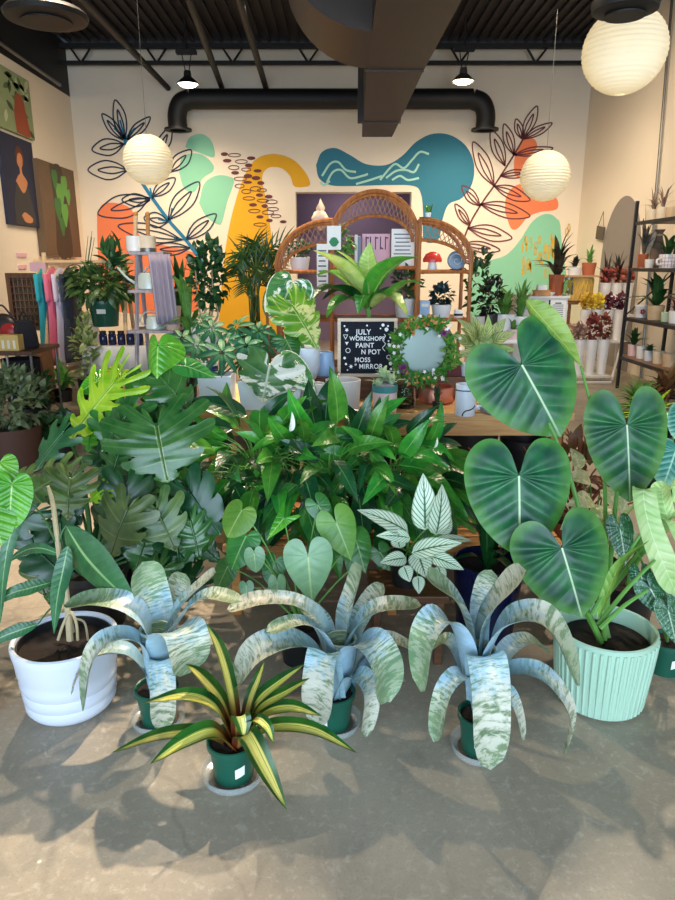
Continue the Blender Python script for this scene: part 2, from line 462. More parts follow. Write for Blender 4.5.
# ------------------------------------------------------------------ the room
YW, XL, XR, YF, CEIL = 12.4, -4.45, 4.2, -3.2, 5.0
def concrete():
    t = NT('polished_concrete'); o = t.obj()
    n1 = t.noise(o, .8, 6, .6, .4); n2 = t.noise(o, 3.2, 6, .65, .8); n3 = t.noise(o, 40, 4, .7)
    col = t.mix(t.step(n1, .3, .7), lin((146, 136, 120)), lin((176, 165, 147)))
    col = t.mix(t.math('MULTIPLY', t.step(n2, .5, .75), .55), col, lin((118, 110, 100)))
    n4 = t.noise(o, 130, 3, .7)
    col = t.mix(t.math('MULTIPLY', t.step(n3, .5, .75), .4), col, lin((206, 196, 180)))
    col = t.mix(t.math('MULTIPLY', t.step(n4, .52, .72), .3), col, lin((96, 90, 82)))
    n5 = t.noise(o, 11, 5, .7, 1.2)
    col = t.mix(t.math('MULTIPLY', t.step(n5, .56, .7), .35), col, lin((206, 198, 184)))
    vo = t.new('ShaderNodeTexVoronoi'); t.l.new(o, vo.inputs[0]); vo.inputs['Scale'].default_value = 5.5
    sp = t.math('SUBTRACT', 1.0, t.step(vo.outputs['Distance'], .025, .045))
    col = t.mix(t.math('MULTIPLY', sp, t.step(t.noise(o, 2.3, 1), .56, .6)), col, lin((225, 218, 205)))
    vc = t.new('ShaderNodeTexVoronoi', feature='DISTANCE_TO_EDGE'); vc.inputs['Scale'].default_value = .55
    wv = t.new('ShaderNodeVectorMath', operation='ADD'); nn = t.new('ShaderNodeTexNoise'); nn.inputs['Scale'].default_value = 2.5; t.l.new(o, nn.inputs[0])
    sc = t.new('ShaderNodeVectorMath', operation='SCALE'); t.l.new(nn.outputs['Color'], sc.inputs[0]); sc.inputs['Scale'].default_value = .5
    t.l.new(o, wv.inputs[0]); t.l.new(sc.outputs[0], wv.inputs[1]); t.l.new(wv.outputs[0], vc.inputs[0])
    ck = t.math('SUBTRACT', 1.0, t.step(vc.outputs['Distance'], .001, .006))
    col = t.mix(t.math('MULTIPLY', ck, .2), col, lin((95, 86, 76)))
    t.bump(t.math('ADD', n3, t.math('MULTIPLY', n2, .6)), .12, .004)
    r = t.math('MULTIPLY_ADD', n2, .35, .22)
    t.put(t.b.inputs['Roughness'], r)
    m = t.done(col, .4, 0, .35); t.put(t.b.inputs['Roughness'], r); return m
M_WALL = plain('painted_drywall', (232, 220, 200), .85, var=.03, scale=2, bump=.08)
M_BLACK = plain('matt_black_paint', (16, 15, 16), .6, var=.2)
M_DECK = plain('dark_painted_deck', (26, 20, 23), .7, var=.2)
M_DUCT = plain('brown_painted_duct', (54, 42, 34), .55, var=.1, scale=2)

struct(MB().box(((XL + XR) / 2, (YF + YW + 4) / 2, -.05), (XR - XL + 1, YW + 4 - YF, .1)).build('floor', concrete(), smooth=False))
# back wall with a wide opening into a back room
ox0, ox1 = PY(296, 220, YW).x, PY(411, 220, YW).x; oz = PY(350, 192, YW).z
bw = MB()
bw.box(((XL + ox0) / 2, YW + .15, CEIL / 2), (ox0 - XL, .3, CEIL)); bw.box(((XR + ox1) / 2, YW + .15, CEIL / 2), (XR - ox1, .3, CEIL))
bw.box(((ox0 + ox1) / 2, YW + .15, (oz + CEIL) / 2), (ox1 - ox0, .3, CEIL - oz))
struct(bw.build('wall_back', M_WALL, smooth=False))
M_LILAC = plain('lilac_painted_wall', (126, 108, 132), .8, var=.05)
al = MB(); al.box(((ox0 + ox1) / 2, YW + 1.7, 1.5), (2.4, .1, 3.0)); al.box(((ox0 + ox1) / 2 - 1.25, YW + 1., 1.5), (.1, 1.4, 3)); al.box(((ox0 + ox1) / 2 + 1.25, YW + 1., 1.5), (.1, 1.4, 3)); al.box(((ox0 + ox1) / 2, YW + 1., 3.05), (2.6, 1.5, .1))
struct(al.build('wall_alcove', M_LILAC, smooth=False))
BZ = PY(68, 97, YW).z
struct(MB().box((XL - .1, (YF + YW) / 2, BZ / 2), (.2, YW - YF, BZ)).build('wall_left', M_WALL, smooth=False))
struct(MB().box((XL - .1, (YF + YW) / 2, (BZ + CEIL) / 2), (.2, YW - YF, CEIL - BZ)).build('trim_left', M_BLACK, smooth=False))
struct(MB().box((XR + .1, (YF + YW) / 2, CEIL / 2), (.2, YW - YF, CEIL)).build('wall_right', M_WALL, smooth=False))
ce = MB().box(((XL + XR) / 2, (YF + YW) / 2, CEIL + .1), (XR - XL + .4, YW - YF + .4, .1))
for i in range(56):
    ce.box((XL + .08 + i * .155, (YF + YW) / 2, CEIL + .03), (.06, YW - YF, .05))
struct(ce.build('ceiling', M_DECK, smooth=False))
# shop front behind the viewer: sill, header, piers around the glass
fw = MB(); fw.box(((XL + XR) / 2, YF - .1, .15), (XR - XL, .2, .3)); fw.box(((XL + XR) / 2, YF - .1, 4.1), (XR - XL, .2, 1.8))
fw.box((XL + .3, YF - .1, 1.75), (.6, .2, 2.9)); fw.box((XR - .3, YF - .1, 1.75), (.6, .2, 2.9))
struct(fw.build('wall_front', M_WALL, smooth=False))
for i in range(3):
    x0 = XL + .6 + i * (XR - XL - 1.2) / 3; w_ = (XR - XL - 1.2) / 3
    f = MB()
    for xx in (x0 + .03, x0 + w_ - .03): f.box((xx, YF - .05, 1.75), (.06, .08, 2.9))
    for zz in (.33, 3.17): f.box((x0 + w_ / 2, YF - .05, zz), (w_, .08, .06))
    struct(f.build('window_%d' % (i + 1), M_BLACK, smooth=False))

# ---- joist trusses and pipes under the deck
def truss(y, zt, zb, x0, x1, label, pitch=.62):
    r = thing('ceiling_joist', label, 'ceiling joist', (0, y, zt), 'open-web ceiling joists')
    MB().box(((x0 + x1) / 2, y, zt), (x1 - x0, .09, .07)).build('top_chord', M_BLACK, r, False)
    MB().box(((x0 + x1) / 2, y, zb), (x1 - x0, .09, .05)).build('bottom_chord', M_BLACK, r, False)
    w = MB(); x = x0 + .15
    while x < x1 - .3:
        w.tube([(x, y, zt), (x + .17, y, zb)], .018, 6); w.tube([(x + .17, y, zb), (x + .36, y, zt)], .018, 6); x += 1.22
    w.build('web_bars', M_BLACK, r)
truss(YW - .25, PY(300, 46, YW - .25).z, PY(300, 63, YW - .25).z, XL, XR, 'black open-web steel joist along the top of the mural wall')
for px0, px1, lb in ((85, 168, 'black ceiling pipe farthest left, ending above the left end of the round duct'), (190, 222, 'black ceiling pipe running back, second from left'), (240, 266, 'black ceiling pipe running back, just left of the brown duct')):
    z = PY(px1, 88, YW - .1).z; a = PY(px1, 88, YW - .1); b = PZ(px0 + (px0 - px1) * .02, 0, z)
    b = a + (b - a) * 1.5
    tag(MB().tube([a, b], .045, 10).build('ceiling_pipe', M_BLACK), lb, 'pipe', 'pipes under the ceiling')
# ---- round black duct on the mural wall
yd = YW - .36; a = PY(166, 99, yd); b = PY(494, 99, yd); rd_ = pxm(9.5, yd, 4.2)
t = thing('round_duct', 'black round air duct along the mural wall with both ends turned down', 'duct', (0, yd, a.z), None)
L_ = PY(178, 128, yd); R_ = PY(485, 128, yd); zc = a.z
pt = [(L_.x, yd, L_.z), (L_.x, yd, zc - rd_ * 1.5), (L_.x + rd_ * .45, yd, zc - rd_ * .45), (L_.x + rd_ * 1.5, yd, zc)]
pr = [(R_.x - rd_ * 1.5, yd, zc), (R_.x - rd_ * .45, yd, zc - rd_ * .45), (R_.x, yd, zc - rd_ * 1.5), (R_.x, yd, R_.z)]
MB().tube([pt[3], pr[0]], rd_, 20).build('pipe_run', M_BLACK, t)
for q, lab in ((pt, 0), (pr, 1)):
    MB().tube(q, rd_, 20, n=18).build('elbow', M_BLACK, t)
    e = q[0] if lab == 0 else q[-1]
    MB().lathe([(rd_, 0), (rd_ * 1.45, -.01), (rd_ * 1.45, -.04), (rd_ * .9, -.04)], 20, e).build('flange', M_BLACK, t)

# ---- big rectangular trunk duct with a curved branch
zb = 3.2; e0, e1 = PZ(362, 137, zb), PZ(392, 137, zb); ye = e0.y
yn = 2.2
rr = PZ(452, 30, zb); k0 = e0.x; k1 = e1.x
t = thing('ceiling_duct', 'large brown rectangular air duct hanging down the middle of the room', 'duct', (k0, ye, zb))
mb = MB(); rows = []
for yy, xa, xb, z0, z1 in ((ye, k0, k1, zb, zb + .45), (PZ(396, 122, zb).y, k0 - .02, k1 + .01, zb, zb + .5), (PZ(430, 70, zb).y, k0 - .07, k1 + .03, zb, zb + .6), (5.0, k0 - .08, k1 + .08, zb, zb + .7), (yn, k0 - .1, k1 + .1, zb, zb + .7)):
    rows.append([V((xa, yy, z0)), V((xb, yy, z0)), V((xb, yy, z1)), V((xa, yy, z1))])
mb.grid(rows, closed=True); mb.f.append((0, 1, 2, 3)); mb.f.append(tuple(16 + i for i in range(4)))
mb.build('trunk', M_DUCT, t, False)
for yy in (PZ(396, 122, zb).y, PZ(430, 70, zb).y, 5.0):
    MB().box(((k0 + k1) / 2 - .03, yy, zb + .3), (k1 - k0 + .12, .03, .63)).build('seam_flange', M_DUCT, t, False)
# curved branch: a wide flat elbow leaving the left side and rising
yb0, yb1 = PZ(366, 70, zb).y - 1.05, PZ(366, 70, zb).y - .05
mb = MB(); rows = []
for i in range(13):
    an = PI / 2 * i / 12; cx, cz = k0 - .05, zb + .75
    ro, ri = .75, .28
    xo, zo = cx - ro * math.sin(an), cz - ro * math.cos(an); xi, zi = cx - ri * math.sin(an), cz - ri * math.cos(an)
    rows.append([V((xo, yb0, zo)), V((xo, yb1, zo)), V((xi, yb1, zi)), V((xi, yb0, zi))])
mb.grid(rows, closed=True).build('branch_elbow', M_DUCT, t, True, angle=30)
MB().box((k0 - .05 - .52, (yb0 + yb1) / 2 - .1, zb + 1.0), (.56, 1.25, .5)).build('branch_box', M_DUCT, t, False)

# ---- bell pendants over the mural wall
M_LAMP = plain('lit_lamp_diffuser', (255, 236, 200), .4, emit=14, var=0)
M_STEEL = plain('grey_steel', (120, 118, 115), .35, .8)
for px, py, lb in ((188, 85, 'lit bell pendant lamp over the left end of the round duct'), (463, 82, 'lit bell pendant lamp over the right end of the round duct')):
    p = PY(px, py, 11.2); t = thing('bell_pendant', lb, 'lamp', p, 'bell pendant lamps')
    MB().lathe([(.17, 0), (.165, .02), (.11, .07), (.06, .11), (.05, .19), (.015, .2)], 20, p, caps=(False, True)).build('lamp_shade', M_BLACK if px < 300 else M_STEEL, t)
    MB().lathe([(.145, .012), (.1, -.02), (.001, -.03)], 20, p, caps=(False, False)).build('diffuser', M_LAMP, t)
    MB().tube([p + V((-.03, 0, .2)), p + V((-.07, 0, .42))], .008, 6).tube([p + V((.03, 0, .2)), p + V((.07, 0, .42))], .008, 6).build('hanger', M_BLACK, t)
    MB().box(p + V((0, 0, .44)), (.3, .12, .05)).build('mounting_plate', M_BLACK, t, False)
    MB().tube([p + V((0, 0, .46)), (p.x, p.y, CEIL)], .02, 6).build('rod', M_BLACK, t)
# two dark disc fittings nearer the viewer
for px, py, Y, r, lb in ((46, 15, 5.6, .3, 'black disc shaped ceiling fitting at top left by the black wall band'), (626, 3, 3.25, .14, 'black disc lamp cap above the biggest paper lantern')):
    p = PY(px, py, Y); t = thing('pendant_fitting', lb, 'ceiling fitting', p)
    MB().lathe([(r * .5, -.045), (r * .95, -.03), (r, 0), (r * .9, .03), (r * .3, .05)], 28, p, caps=(True, True)).build('disc', M_BLACK, t)
    MB().lathe([(r * .6, -.052), (r * .6, -.046)], 28, p).build('inner_ring', M_BLACK, t)
    MB().tube([p + V((0, 0, .04)), (p.x, p.y, CEIL)], .03, 8).build('stem', M_BLACK, t)
a, b = PX(0, 43, XL + .12), PX(60, 85, XL + .12)
tag(MB().tube([a - (b - a), b], .025, 8).build('wall_conduit', M_STEEL), 'thin grey conduit pipe along the black band of the left wall', 'pipe')
a, b = PX(672, 0, XR - .04), PX(655, 205, XR - .04)
tag(MB().tube([a + (a - b) * .5, b + (b - a) * 1.2], .018, 8).build('wall_conduit', M_STEEL), 'thin upright grey conduit on the right wall behind the black rack', 'pipe')

# ---- paper lanterns
tp = NT('rice_paper'); o = tp.obj()
tp.done(tp.mix(tp.noise(o, 3, 3), lin((238, 230, 206)), lin((248, 242, 222))), .8)
trn = tp.new('ShaderNodeBsdfTranslucent'); trn.inputs[0].default_value = lin((250, 238, 205)); mx = tp.new('ShaderNodeMixShader'); mx.inputs[0].default_value = .3
tp.l.new(tp.b.outputs[0], mx.inputs[1]); tp.l.new(trn.outputs[0], mx.inputs[2]); tp.l.new(mx.outputs[0], tp.n['Material Output'].inputs[0])
M_WHITE = plain('white_gloss', (236, 236, 234), .35, var=.03)
M_PAPER = plain('white_paper', (240, 238, 232), .8, var=.02)
LANT = []
for px, py, Y, rpx, lb in ((148, 160, 6.6, 24.5, 'round cream paper lantern in front of the blue leaf drawing'), (545, 176, 6.6, 24.5, 'round cream paper lantern in front of the orange mural shape'), (624.5, 51, 3.9, 41, 'biggest round paper lantern, at the top right near the ceiling')):
    p = PY(px, py, Y); r = pxm(rpx, Y, p.z)
    t = thing('paper_lantern', lb, 'lantern', p, 'round paper lanterns')
    prof = []
    N = 104
    for i in range(4, N - 3):
        a_ = PI * i / N; rib = 1 - .035 * (1 - abs(math.sin(PI * i / 4)))
        prof.append((r * math.sin(a_) * rib, -r * .97 * math.cos(a_)))
    MB().lathe(prof, 40, p, caps=(False, False)).build('lamp_shade', tp.m, t, angle=80)
    MB().lathe([(r * .13, r * .955), (r * .13, r * .985), (r * .10, r * .985), (r * .10, r * .955)], 20, p, caps=(False, False)).build('top_ring', M_STEEL, t)
    MB().tube([p + V((0, 0, r * .3)), (p.x, p.y, min(CEIL, p.z + r * 6))], .0022 if px < 600 else .008, 6).build('cord', M_STEEL, t)
    LANT.append((p, r))

# ------------------------------------------------------------------ mural (paint on the wall)
def pw(px, py, off=.004): 
    q = PY(px, py, YW - off); return q
mural = thing('wall_mural', 'painted mural of coloured blobs and line drawn leaves across the back wall', 'mural', (0, YW, 1.5))
def paint(name, pts, mat, off=.004, smooth_n=6, lab=None):
    P = cr([(x, y, 0) for x, y in pts + pts[:1]], smooth_n * len(pts))[:-1] if smooth_n else [V((x, y, 0)) for x, y in pts]
    poly = [pw(q.x, q.y, off) for q in P]
    mb = MB(); n = len(poly); mb.add(poly, [tuple(range(n))])
    bm_ = mb.build(name, mat, mural, False, label=lab)
    return bm_
def stroke(name, lines, mat, w=.022, off=.008, lab=None):
    mb = MB()
    for ln in lines:
        P = cr([(x, y, 0) for x, y in ln], 8 * (len(ln) - 1)); Q = [pw(q.x, q.y, off) for q in P]; rows = []
        for i, q in enumerate(Q):
            T = (Q[min(i + 1, len(Q) - 1)] - Q[max(0, i - 1)]).normalized(); S = T.cross(V((0, 1, 0))) * w / 2
            rows.append([q - S, q + S])
        mb.grid(rows)
    return mb.build(name, mat, mural, False, label=lab)
P_MINT = plain('mint_paint', (134, 200, 168), .8, var=.03); P_TEAL = plain('teal_blue_paint', (44, 118, 142), .8, var=.05); P_YEL = plain('mustard_paint', (222, 166, 28), .8, var=.03)
P_OR = plain('coral_orange_paint', (234, 128, 84), .8, var=.04); P_NAVY = plain('navy_line_paint', (44, 54, 74), .8, var=.1); P_BLUE = plain('blue_line_paint', (30, 120, 160), .8, var=.1)
P_MAR = plain('maroon_line_paint', (104, 52, 56), .8, var=.1); P_GOLD = plain('gold_paint', (206, 170, 62), .7, var=.1); P_PALE = plain('pale_aqua_paint', (160, 214, 200), .8, var=.03)
paint('mint_blob', [(185, 147), (190, 137), (202, 134), (212, 142), (214, 157), (200, 153)], P_MINT)
paint('mint_blob', [(179, 172), (183, 156), (200, 154), (212, 163), (213, 171), (203, 178), (194, 192), (184, 188)], P_MINT)
paint('mint_blob', [(199, 203), (204, 184), (215, 176), (227, 176), (234, 181), (227, 202), (222, 222), (217, 224), (206, 216)], P_MINT)
paint('mustard_arch', [(218, 330), (226, 245), (239, 190), (253, 162), (272, 154), (292, 159), (305, 172), (310, 184), (304, 187), (294, 186), (290, 176), (281, 168), (268, 168), (262, 178), (266, 200), (272, 240), (285, 330)], P_YEL, smooth_n=5)
paint('teal_blob', [(316, 165), (322, 152), (335, 148), (350, 155), (366, 164), (386, 165), (402, 156), (416, 142), (432, 134), (450, 135), (466, 146), (474, 164), (472, 184), (462, 198), (449, 204), (443, 218), (438, 240), (424, 240), (423, 212), (421, 194), (414, 186), (390, 185), (350, 186), (330, 185), (319, 178)], P_TEAL, smooth_n=6)
paint('coral_blob', [(97, 214), (103, 204), (116, 203), (130, 208), (137, 222), (140, 236), (160, 244), (185, 250), (196, 258), (200, 300), (192, 312), (120, 312), (102, 290), (98, 255)], P_OR, smooth_n=5)
paint('coral_blob', [(516, 150), (524, 139), (534, 139), (537, 147), (530, 155), (524, 164), (520, 176), (515, 175), (514, 164)], P_OR)
paint('coral_blob', [(505, 212), (506, 198), (512, 188), (522, 184), (532, 190), (543, 198), (556, 198), (557, 209), (540, 212), (528, 217), (518, 228), (511, 228)], P_OR)
paint('mint_hill', [(470, 330), (468, 275), (486, 262), (506, 255), (520, 240), (532, 222), (545, 214), (556, 218), (561, 235), (561, 330)], P_MINT, smooth_n=5)
# pale waves on the teal shape
for q in ([[(322, 176), (330, 164), (338, 162), (346, 170), (356, 172)], [(327, 182), (333, 172), (341, 170), (350, 178), (362, 176), (368, 174)], [(380, 180), (390, 168), (396, 164), (404, 168), (412, 160), (420, 152), (429, 154)], [(386, 178), (396, 171), (406, 170), (414, 172), (419, 164)], [(392, 180), (400, 176), (408, 180), (419, 178)], [(320, 182), (324, 185), (330, 181)], [(356, 184), (370, 180), (382, 176)]]): stroke('pale_wave', [q], P_PALE, .035)
# small ovals over the mustard arch
R = random.Random(3); ov = MB(); ring = []
for i in range(34):
    k = i / 33; px = 236 + 36 * k + (i % 3 - 1) * 10 + R.uniform(-3, 3); py = 154 + 70 * k + R.uniform(-1, 1); w, h = R.uniform(4.5, 6.5), R.uniform(1.5, 2.2)
    if R.random() < .45: ring.append([(px + w * math.cos(a * PI / 5), py + h * math.sin(a * PI / 5)) for a in range(11)])
    else:
        n = 14; MB().add([pw(px + w * .7 * math.cos(2 * PI * a / n), py + h * math.sin(2 * PI * a / n), .008) for a in range(n)], [tuple(range(n))]).build('maroon_oval', P_MAR, mural, False)
for q in ring: stroke('maroon_ring', [q], P_MAR, .014)
ov = MB(); ring = []
for i in range(34):
    px = R.uniform(522, 556) ; py = R.uniform(234, 276); py = 236 + 38 * ((i * .618) % 1); w, h = R.uniform(.9, 1.6), R.uniform(3, 6)
    if i < 2: px, py = 567 + 2 * i, 232 - 4 * i
    n = 12; 
    if R.random() < .5: ring.append([(px + w * math.cos(2 * PI * a / 10), py + h * math.sin(2 * PI * a / 10)) for a in range(11)])
    else: MB().add([pw(px + w * math.cos(2 * PI * a / n), py + h * math.sin(2 * PI * a / n), .008) for a in range(n)], [tuple(range(n))]).build('gold_dash', P_GOLD, mural, False)
for q in ring: stroke('gold_ring', [q], P_GOLD, .014)
def lleaf(b, t, w, inner=True):
    """outline leaf from base to tip, in picture pixels of the wall"""
    bx, by = b; tx, ty = t; dx, dy = tx - bx, ty - by; L = math.hypot(dx, dy); nx, ny = -dy / L * w, dx / L * w
    out = [[b, (bx + dx * .3 + nx * .8, by + dy * .3 + ny * .8), (bx + dx * .65 + nx, by + dy * .65 + ny), t, (bx + dx * .6 - nx, by + dy * .6 - ny), (bx + dx * .3 - nx * .9, by + dy * .3 - ny * .9), b]]
    if inner: out.append([b, (bx + dx * .4 + nx * .35, by + dy * .4 + ny * .35), (bx + dx * .75, by + dy * .75), (bx + dx * .4 - nx * .4, by + dy * .4 - ny * .4), b])
    return out
navy = []
for b, t, w in (((125, 139), (115, 100), 6), ((123, 140), (102, 114), 5), ((127, 140), (150, 117), 5), ((124, 144), (92, 150), 8), ((128, 170), (88, 170), 9), ((150, 198), (98, 214), 11), ((150, 200), (122, 200), 6), ((156, 160), (171, 126), 6),
                ((152, 197), (175, 178), 6), ((170, 172), (191, 150), 7), ((168, 220), (199, 182), 9), ((186, 240), (216, 214), 7), ((168, 222), (144, 218), 7), ((182, 240), (118, 226), 8), ((190, 248), (150, 250), 6)):
    stroke('navy_leaf_outline', lleaf(b, t, w), P_NAVY, .024)
stroke('blue_stem', [[(124, 136), (132, 165), (143, 184), (153, 199), (170, 222), (186, 240), (202, 262)]], P_BLUE, .06)
for q in ([[(153, 199), (150, 188)], [(170, 222), (172, 208)], [(170, 222), (158, 219)], [(186, 240), (190, 228)], [(186, 240), (174, 238)], [(125, 139), (120, 120)], [(125, 139), (135, 128)], [(125, 139), (114, 128)]]): stroke('blue_vein', [q], P_BLUE, .03)
mar = []
for b, t, w in (((523, 138), (537, 106), 5), ((524, 139), (552, 123), 4), ((522, 139), (516, 119), 4), ((505, 166), (491, 130), 6), ((514, 155), (504, 124), 5), ((514, 155), (553, 148), 4), ((494, 186), (473, 142), 7), ((500, 176), (530, 172), 4), ((494, 186), (530, 200), 6), ((480, 206), (462, 186), 5), ((480, 204), (530, 216), 7), ((470, 226), (455, 204), 4), ((468, 228), (512, 238), 7), ((462, 244), (500, 250), 5), ((458, 258), (490, 264), 4)):
    stroke('maroon_leaf_outline', lleaf(b, t, w), P_MAR, .022)
stroke('maroon_stem', [[(525, 136), (512, 158), (496, 183), (480, 206), (468, 228), (456, 262)]], P_MAR, .03)
# alcove edge shadow-free grey arch on the right wall
M_GREY = plain('grey_wall_paint', (140, 132, 126), .8, var=.04)
am = thing('painted_arch', 'tall grey painted arch on the right wall behind the flower buckets', 'wall decoration', PX(616, 300, XR))
q0, q1 = PX(597, 300, XR - .004), PX(635, 300, XR - .004); ztop = PX(617, 198, XR).z; ym, hw = (q0.y + q1.y) / 2, abs(q1.y - q0.y) / 2
poly = [V((XR - .004, ym - hw * math.cos(a * PI / 24), (ztop - hw * 1.25) + hw * 1.25 * math.sin(a * PI / 24))) for a in range(25)] + [V((XR - .004, ym + hw, 0)), V((XR - .004, ym - hw, 0))]
MB().add(poly, [tuple(range(len(poly)))]).build('arch_paint', M_GREY, am, False)
# ------------------------------------------------------------------ foliage materials
L_SILVER = leafmat('silver_banded_leaf', (54, 108, 56), (104, 136, 84), rough=.36, trans=.06, quilt=.0, kind='band', c3=(224, 224, 204), c4=(164, 198, 216))
L_STRIPE = leafmat('striped_leaf', (24, 66, 28), (50, 98, 34), rough=.3, trans=.08, quilt=0, kind='stripe', c3=(232, 220, 112), c4=(150, 26, 30), mid=None)
L_PHILO = leafmat('velvet_green_leaf', (12, 70, 48), (30, 104, 56), vein=(110, 176, 116), vw=.04, vs=.42, mid=(200, 226, 176), mw=.026, edge=(86, 146, 52), rough=.44, trans=.1, quilt=.25, eu=True)
L_CURL = leafmat('pale_green_leaf_back', (120, 160, 60), (150, 184, 84), vein=(180, 206, 120), vw=.08, vs=.5, mid=(190, 214, 130), rough=.45, trans=.2)
L_MON = leafmat('dark_split_leaf', (36, 90, 40), (62, 114, 54), vein=(120, 160, 92), vw=.06, vs=.5, mid=(150, 180, 104), mw=.05, rough=.22, trans=.12, quilt=.3)
L_MONB = leafmat('bright_split_leaf', (66, 140, 34), (96, 168, 46), vein=(150, 196, 90), vw=.06, vs=.4, mid=(170, 206, 110), rough=.25, trans=.25, quilt=.3)
L_LIME = leafmat('lime_split_leaf', (120, 178, 26), (168, 206, 48), vein=(200, 224, 110), vw=.09, vs=.5, mid=(214, 230, 130), mw=.08, rough=.28, trans=.3, quilt=.4)
L_OLIVE = leafmat('olive_split_leaf', (60, 88, 42), (92, 114, 58), vein=(146, 156, 96), vw=.06, vs=.5, mid=(164, 170, 110), rough=.36, trans=.1, quilt=.4)
L_PEACE = leafmat('glossy_green_leaf', (40, 116, 38), (78, 152, 50), vein=(96, 170, 76), vw=.12, vs=.15, mid=(120, 176, 84), mw=.07, rough=.3, trans=.18, quilt=.1)
L_PEACED = leafmat('shaded_green_leaf', (14, 56, 30), (26, 80, 38), vein=(60, 120, 66), vw=.12, vs=.15, mid=(90, 140, 80), mw=.07, rough=.3, trans=.1, quilt=.1)  # darker copy of the glossy leaf; shade between leaves put into its colour
L_FISH = leafmat('white_feathered_leaf', (206, 226, 200), (222, 236, 206), rough=.4, trans=.15, quilt=.15, kind='fish', c3=(34, 92, 50))
L_STRAP = leafmat('blue_green_strap_leaf', (34, 88, 54), (52, 108, 66), vein=(70, 124, 80), vw=.1, vs=.3, mid=(140, 180, 120), mw=.1, rough=.34, trans=.08, quilt=.15)
L_HEARTB = leafmat('fresh_heart_leaf', (84, 148, 48), (112, 166, 62), vein=(150, 190, 110), vw=.06, vs=.35, mid=(170, 204, 130), rough=.36, trans=.25, quilt=.1)
L_HEARTD = leafmat('deep_heart_leaf', (36, 106, 42), (58, 128, 52), vein=(110, 164, 90), vw=.06, vs=.4, mid=(140, 184, 110), rough=.3, trans=.15, quilt=.1)
L_HEARTP = leafmat('bluish_heart_leaf', (104, 150, 104), (120, 166, 120), vein=(150, 190, 140), vw=.05, vs=.4, mid=(170, 200, 130), rough=.33, trans=.15, quilt=.05)
L_CREAM = leafmat('cream_aglaonema_leaf', (150, 176, 110), (206, 212, 160), vein=(90, 130, 70), vw=.1, vs=.4, mid=(226, 220, 170), rough=.4, trans=.15, kind='splash', c3=(232, 226, 184))
L_SPECK = leafmat('silver_speckled_leaf', (24, 82, 52), (40, 104, 62), rough=.35, trans=.1, kind='speck', c3=(150, 196, 168), mid=(190, 214, 180), mw=.06)
L_MINT = leafmat('pale_mint_leaf', (176, 214, 136), (206, 230, 166), vein=(140, 190, 110), vw=.12, vs=.5, mid=(226, 240, 196), rough=.42, trans=.25, quilt=.4)
M_STEM = plain('green_stem', (96, 150, 66), .45, var=.15)
M_STEMD = plain('dark_green_stem', (48, 92, 44), .45, var=.15)
M_CANE = plain('tan_cane', (176, 160, 124), .7, var=.25, scale=30)
M_NURS = plain('dark_green_nursery_plastic', (22, 84, 66), .35, var=.06)
M_TAGW = plain('white_plant_label', (238, 238, 232), .5, var=.02)
M_CLEAR = film('clear_plastic')
M_BLKP = plain('black_nursery_plastic', (28, 28, 30), .4)

def dist3(px, py, Y): return PY(px, py, Y)
def floorY(px, py): return PZ(px, py, 0)

def nursery(parent, c, r, h, tagside=None, mat=None, saucer=True, rim=.006):
    c = V(c)
    if saucer:
        MB().lathe([(r * 1.1, 0), (r * 1.3, .006), (r * 1.36, .03), (r * 1.33, .03), (r * 1.26, .009), (r * 1.0, .005)], 40, c).build('saucer', M_CLEAR, parent)
    pot(parent, c + V((0, 0, .006 if saucer else 0)), r * .82, r, h, mat or M_NURS, rim=rim, soil=.9)
    if tagside is not None:
        a = tagside; rm = r * .93; rows = []
        for zz in (h * .34, h * .62):
            rows.append([c + V((math.sin(a + b) * (r * (.83 + .17 * zz / h) + .003), -math.cos(a + b) * (r * (.83 + .17 * zz / h) + .003), zz + (b * .02 * (1 if a > 0 else -1)))) for b in (-.22, -.11, 0, .11, .22)])
        MB().grid(rows).build('price_label', M_TAGW, parent, False)

def px_strap_leaf(parent, Y0, pts, wpx, mat, prof, cup=.3, name='leaf', nv=10, wav=0., side=None):
    P = [PY(x, y, Y0 + d) for x, y, d in pts]
    w = pxm(wpx, Y0, P[0].z)
    S = V(side) if side is not None else (P[-1] - P[0]).cross(V((0, 0, 1)))
    S.normalize(); vw = (P[1] - CAM).normalized(); w /= max(.6, (S - vw * S.dot(vw)).length)
    mb = MB(); strap(mb, P, w, prof, 26, 6, cup, side=side, nv=nv, wav=wav)
    return mb.build(name, mat, parent)

def petiole(leaf, a, b, r=.006, sag=.1, mat=None, out=None):
    a, b = V(a), V(b); m = a.lerp(b, .55) + V((0, 0, (b - a).length * sag))
    if out is not None: m += V(out)
    MB().tube([a, m, b], [r * 1.4, r, r * .7], 7).build('petiole', mat or M_STEM, leaf)

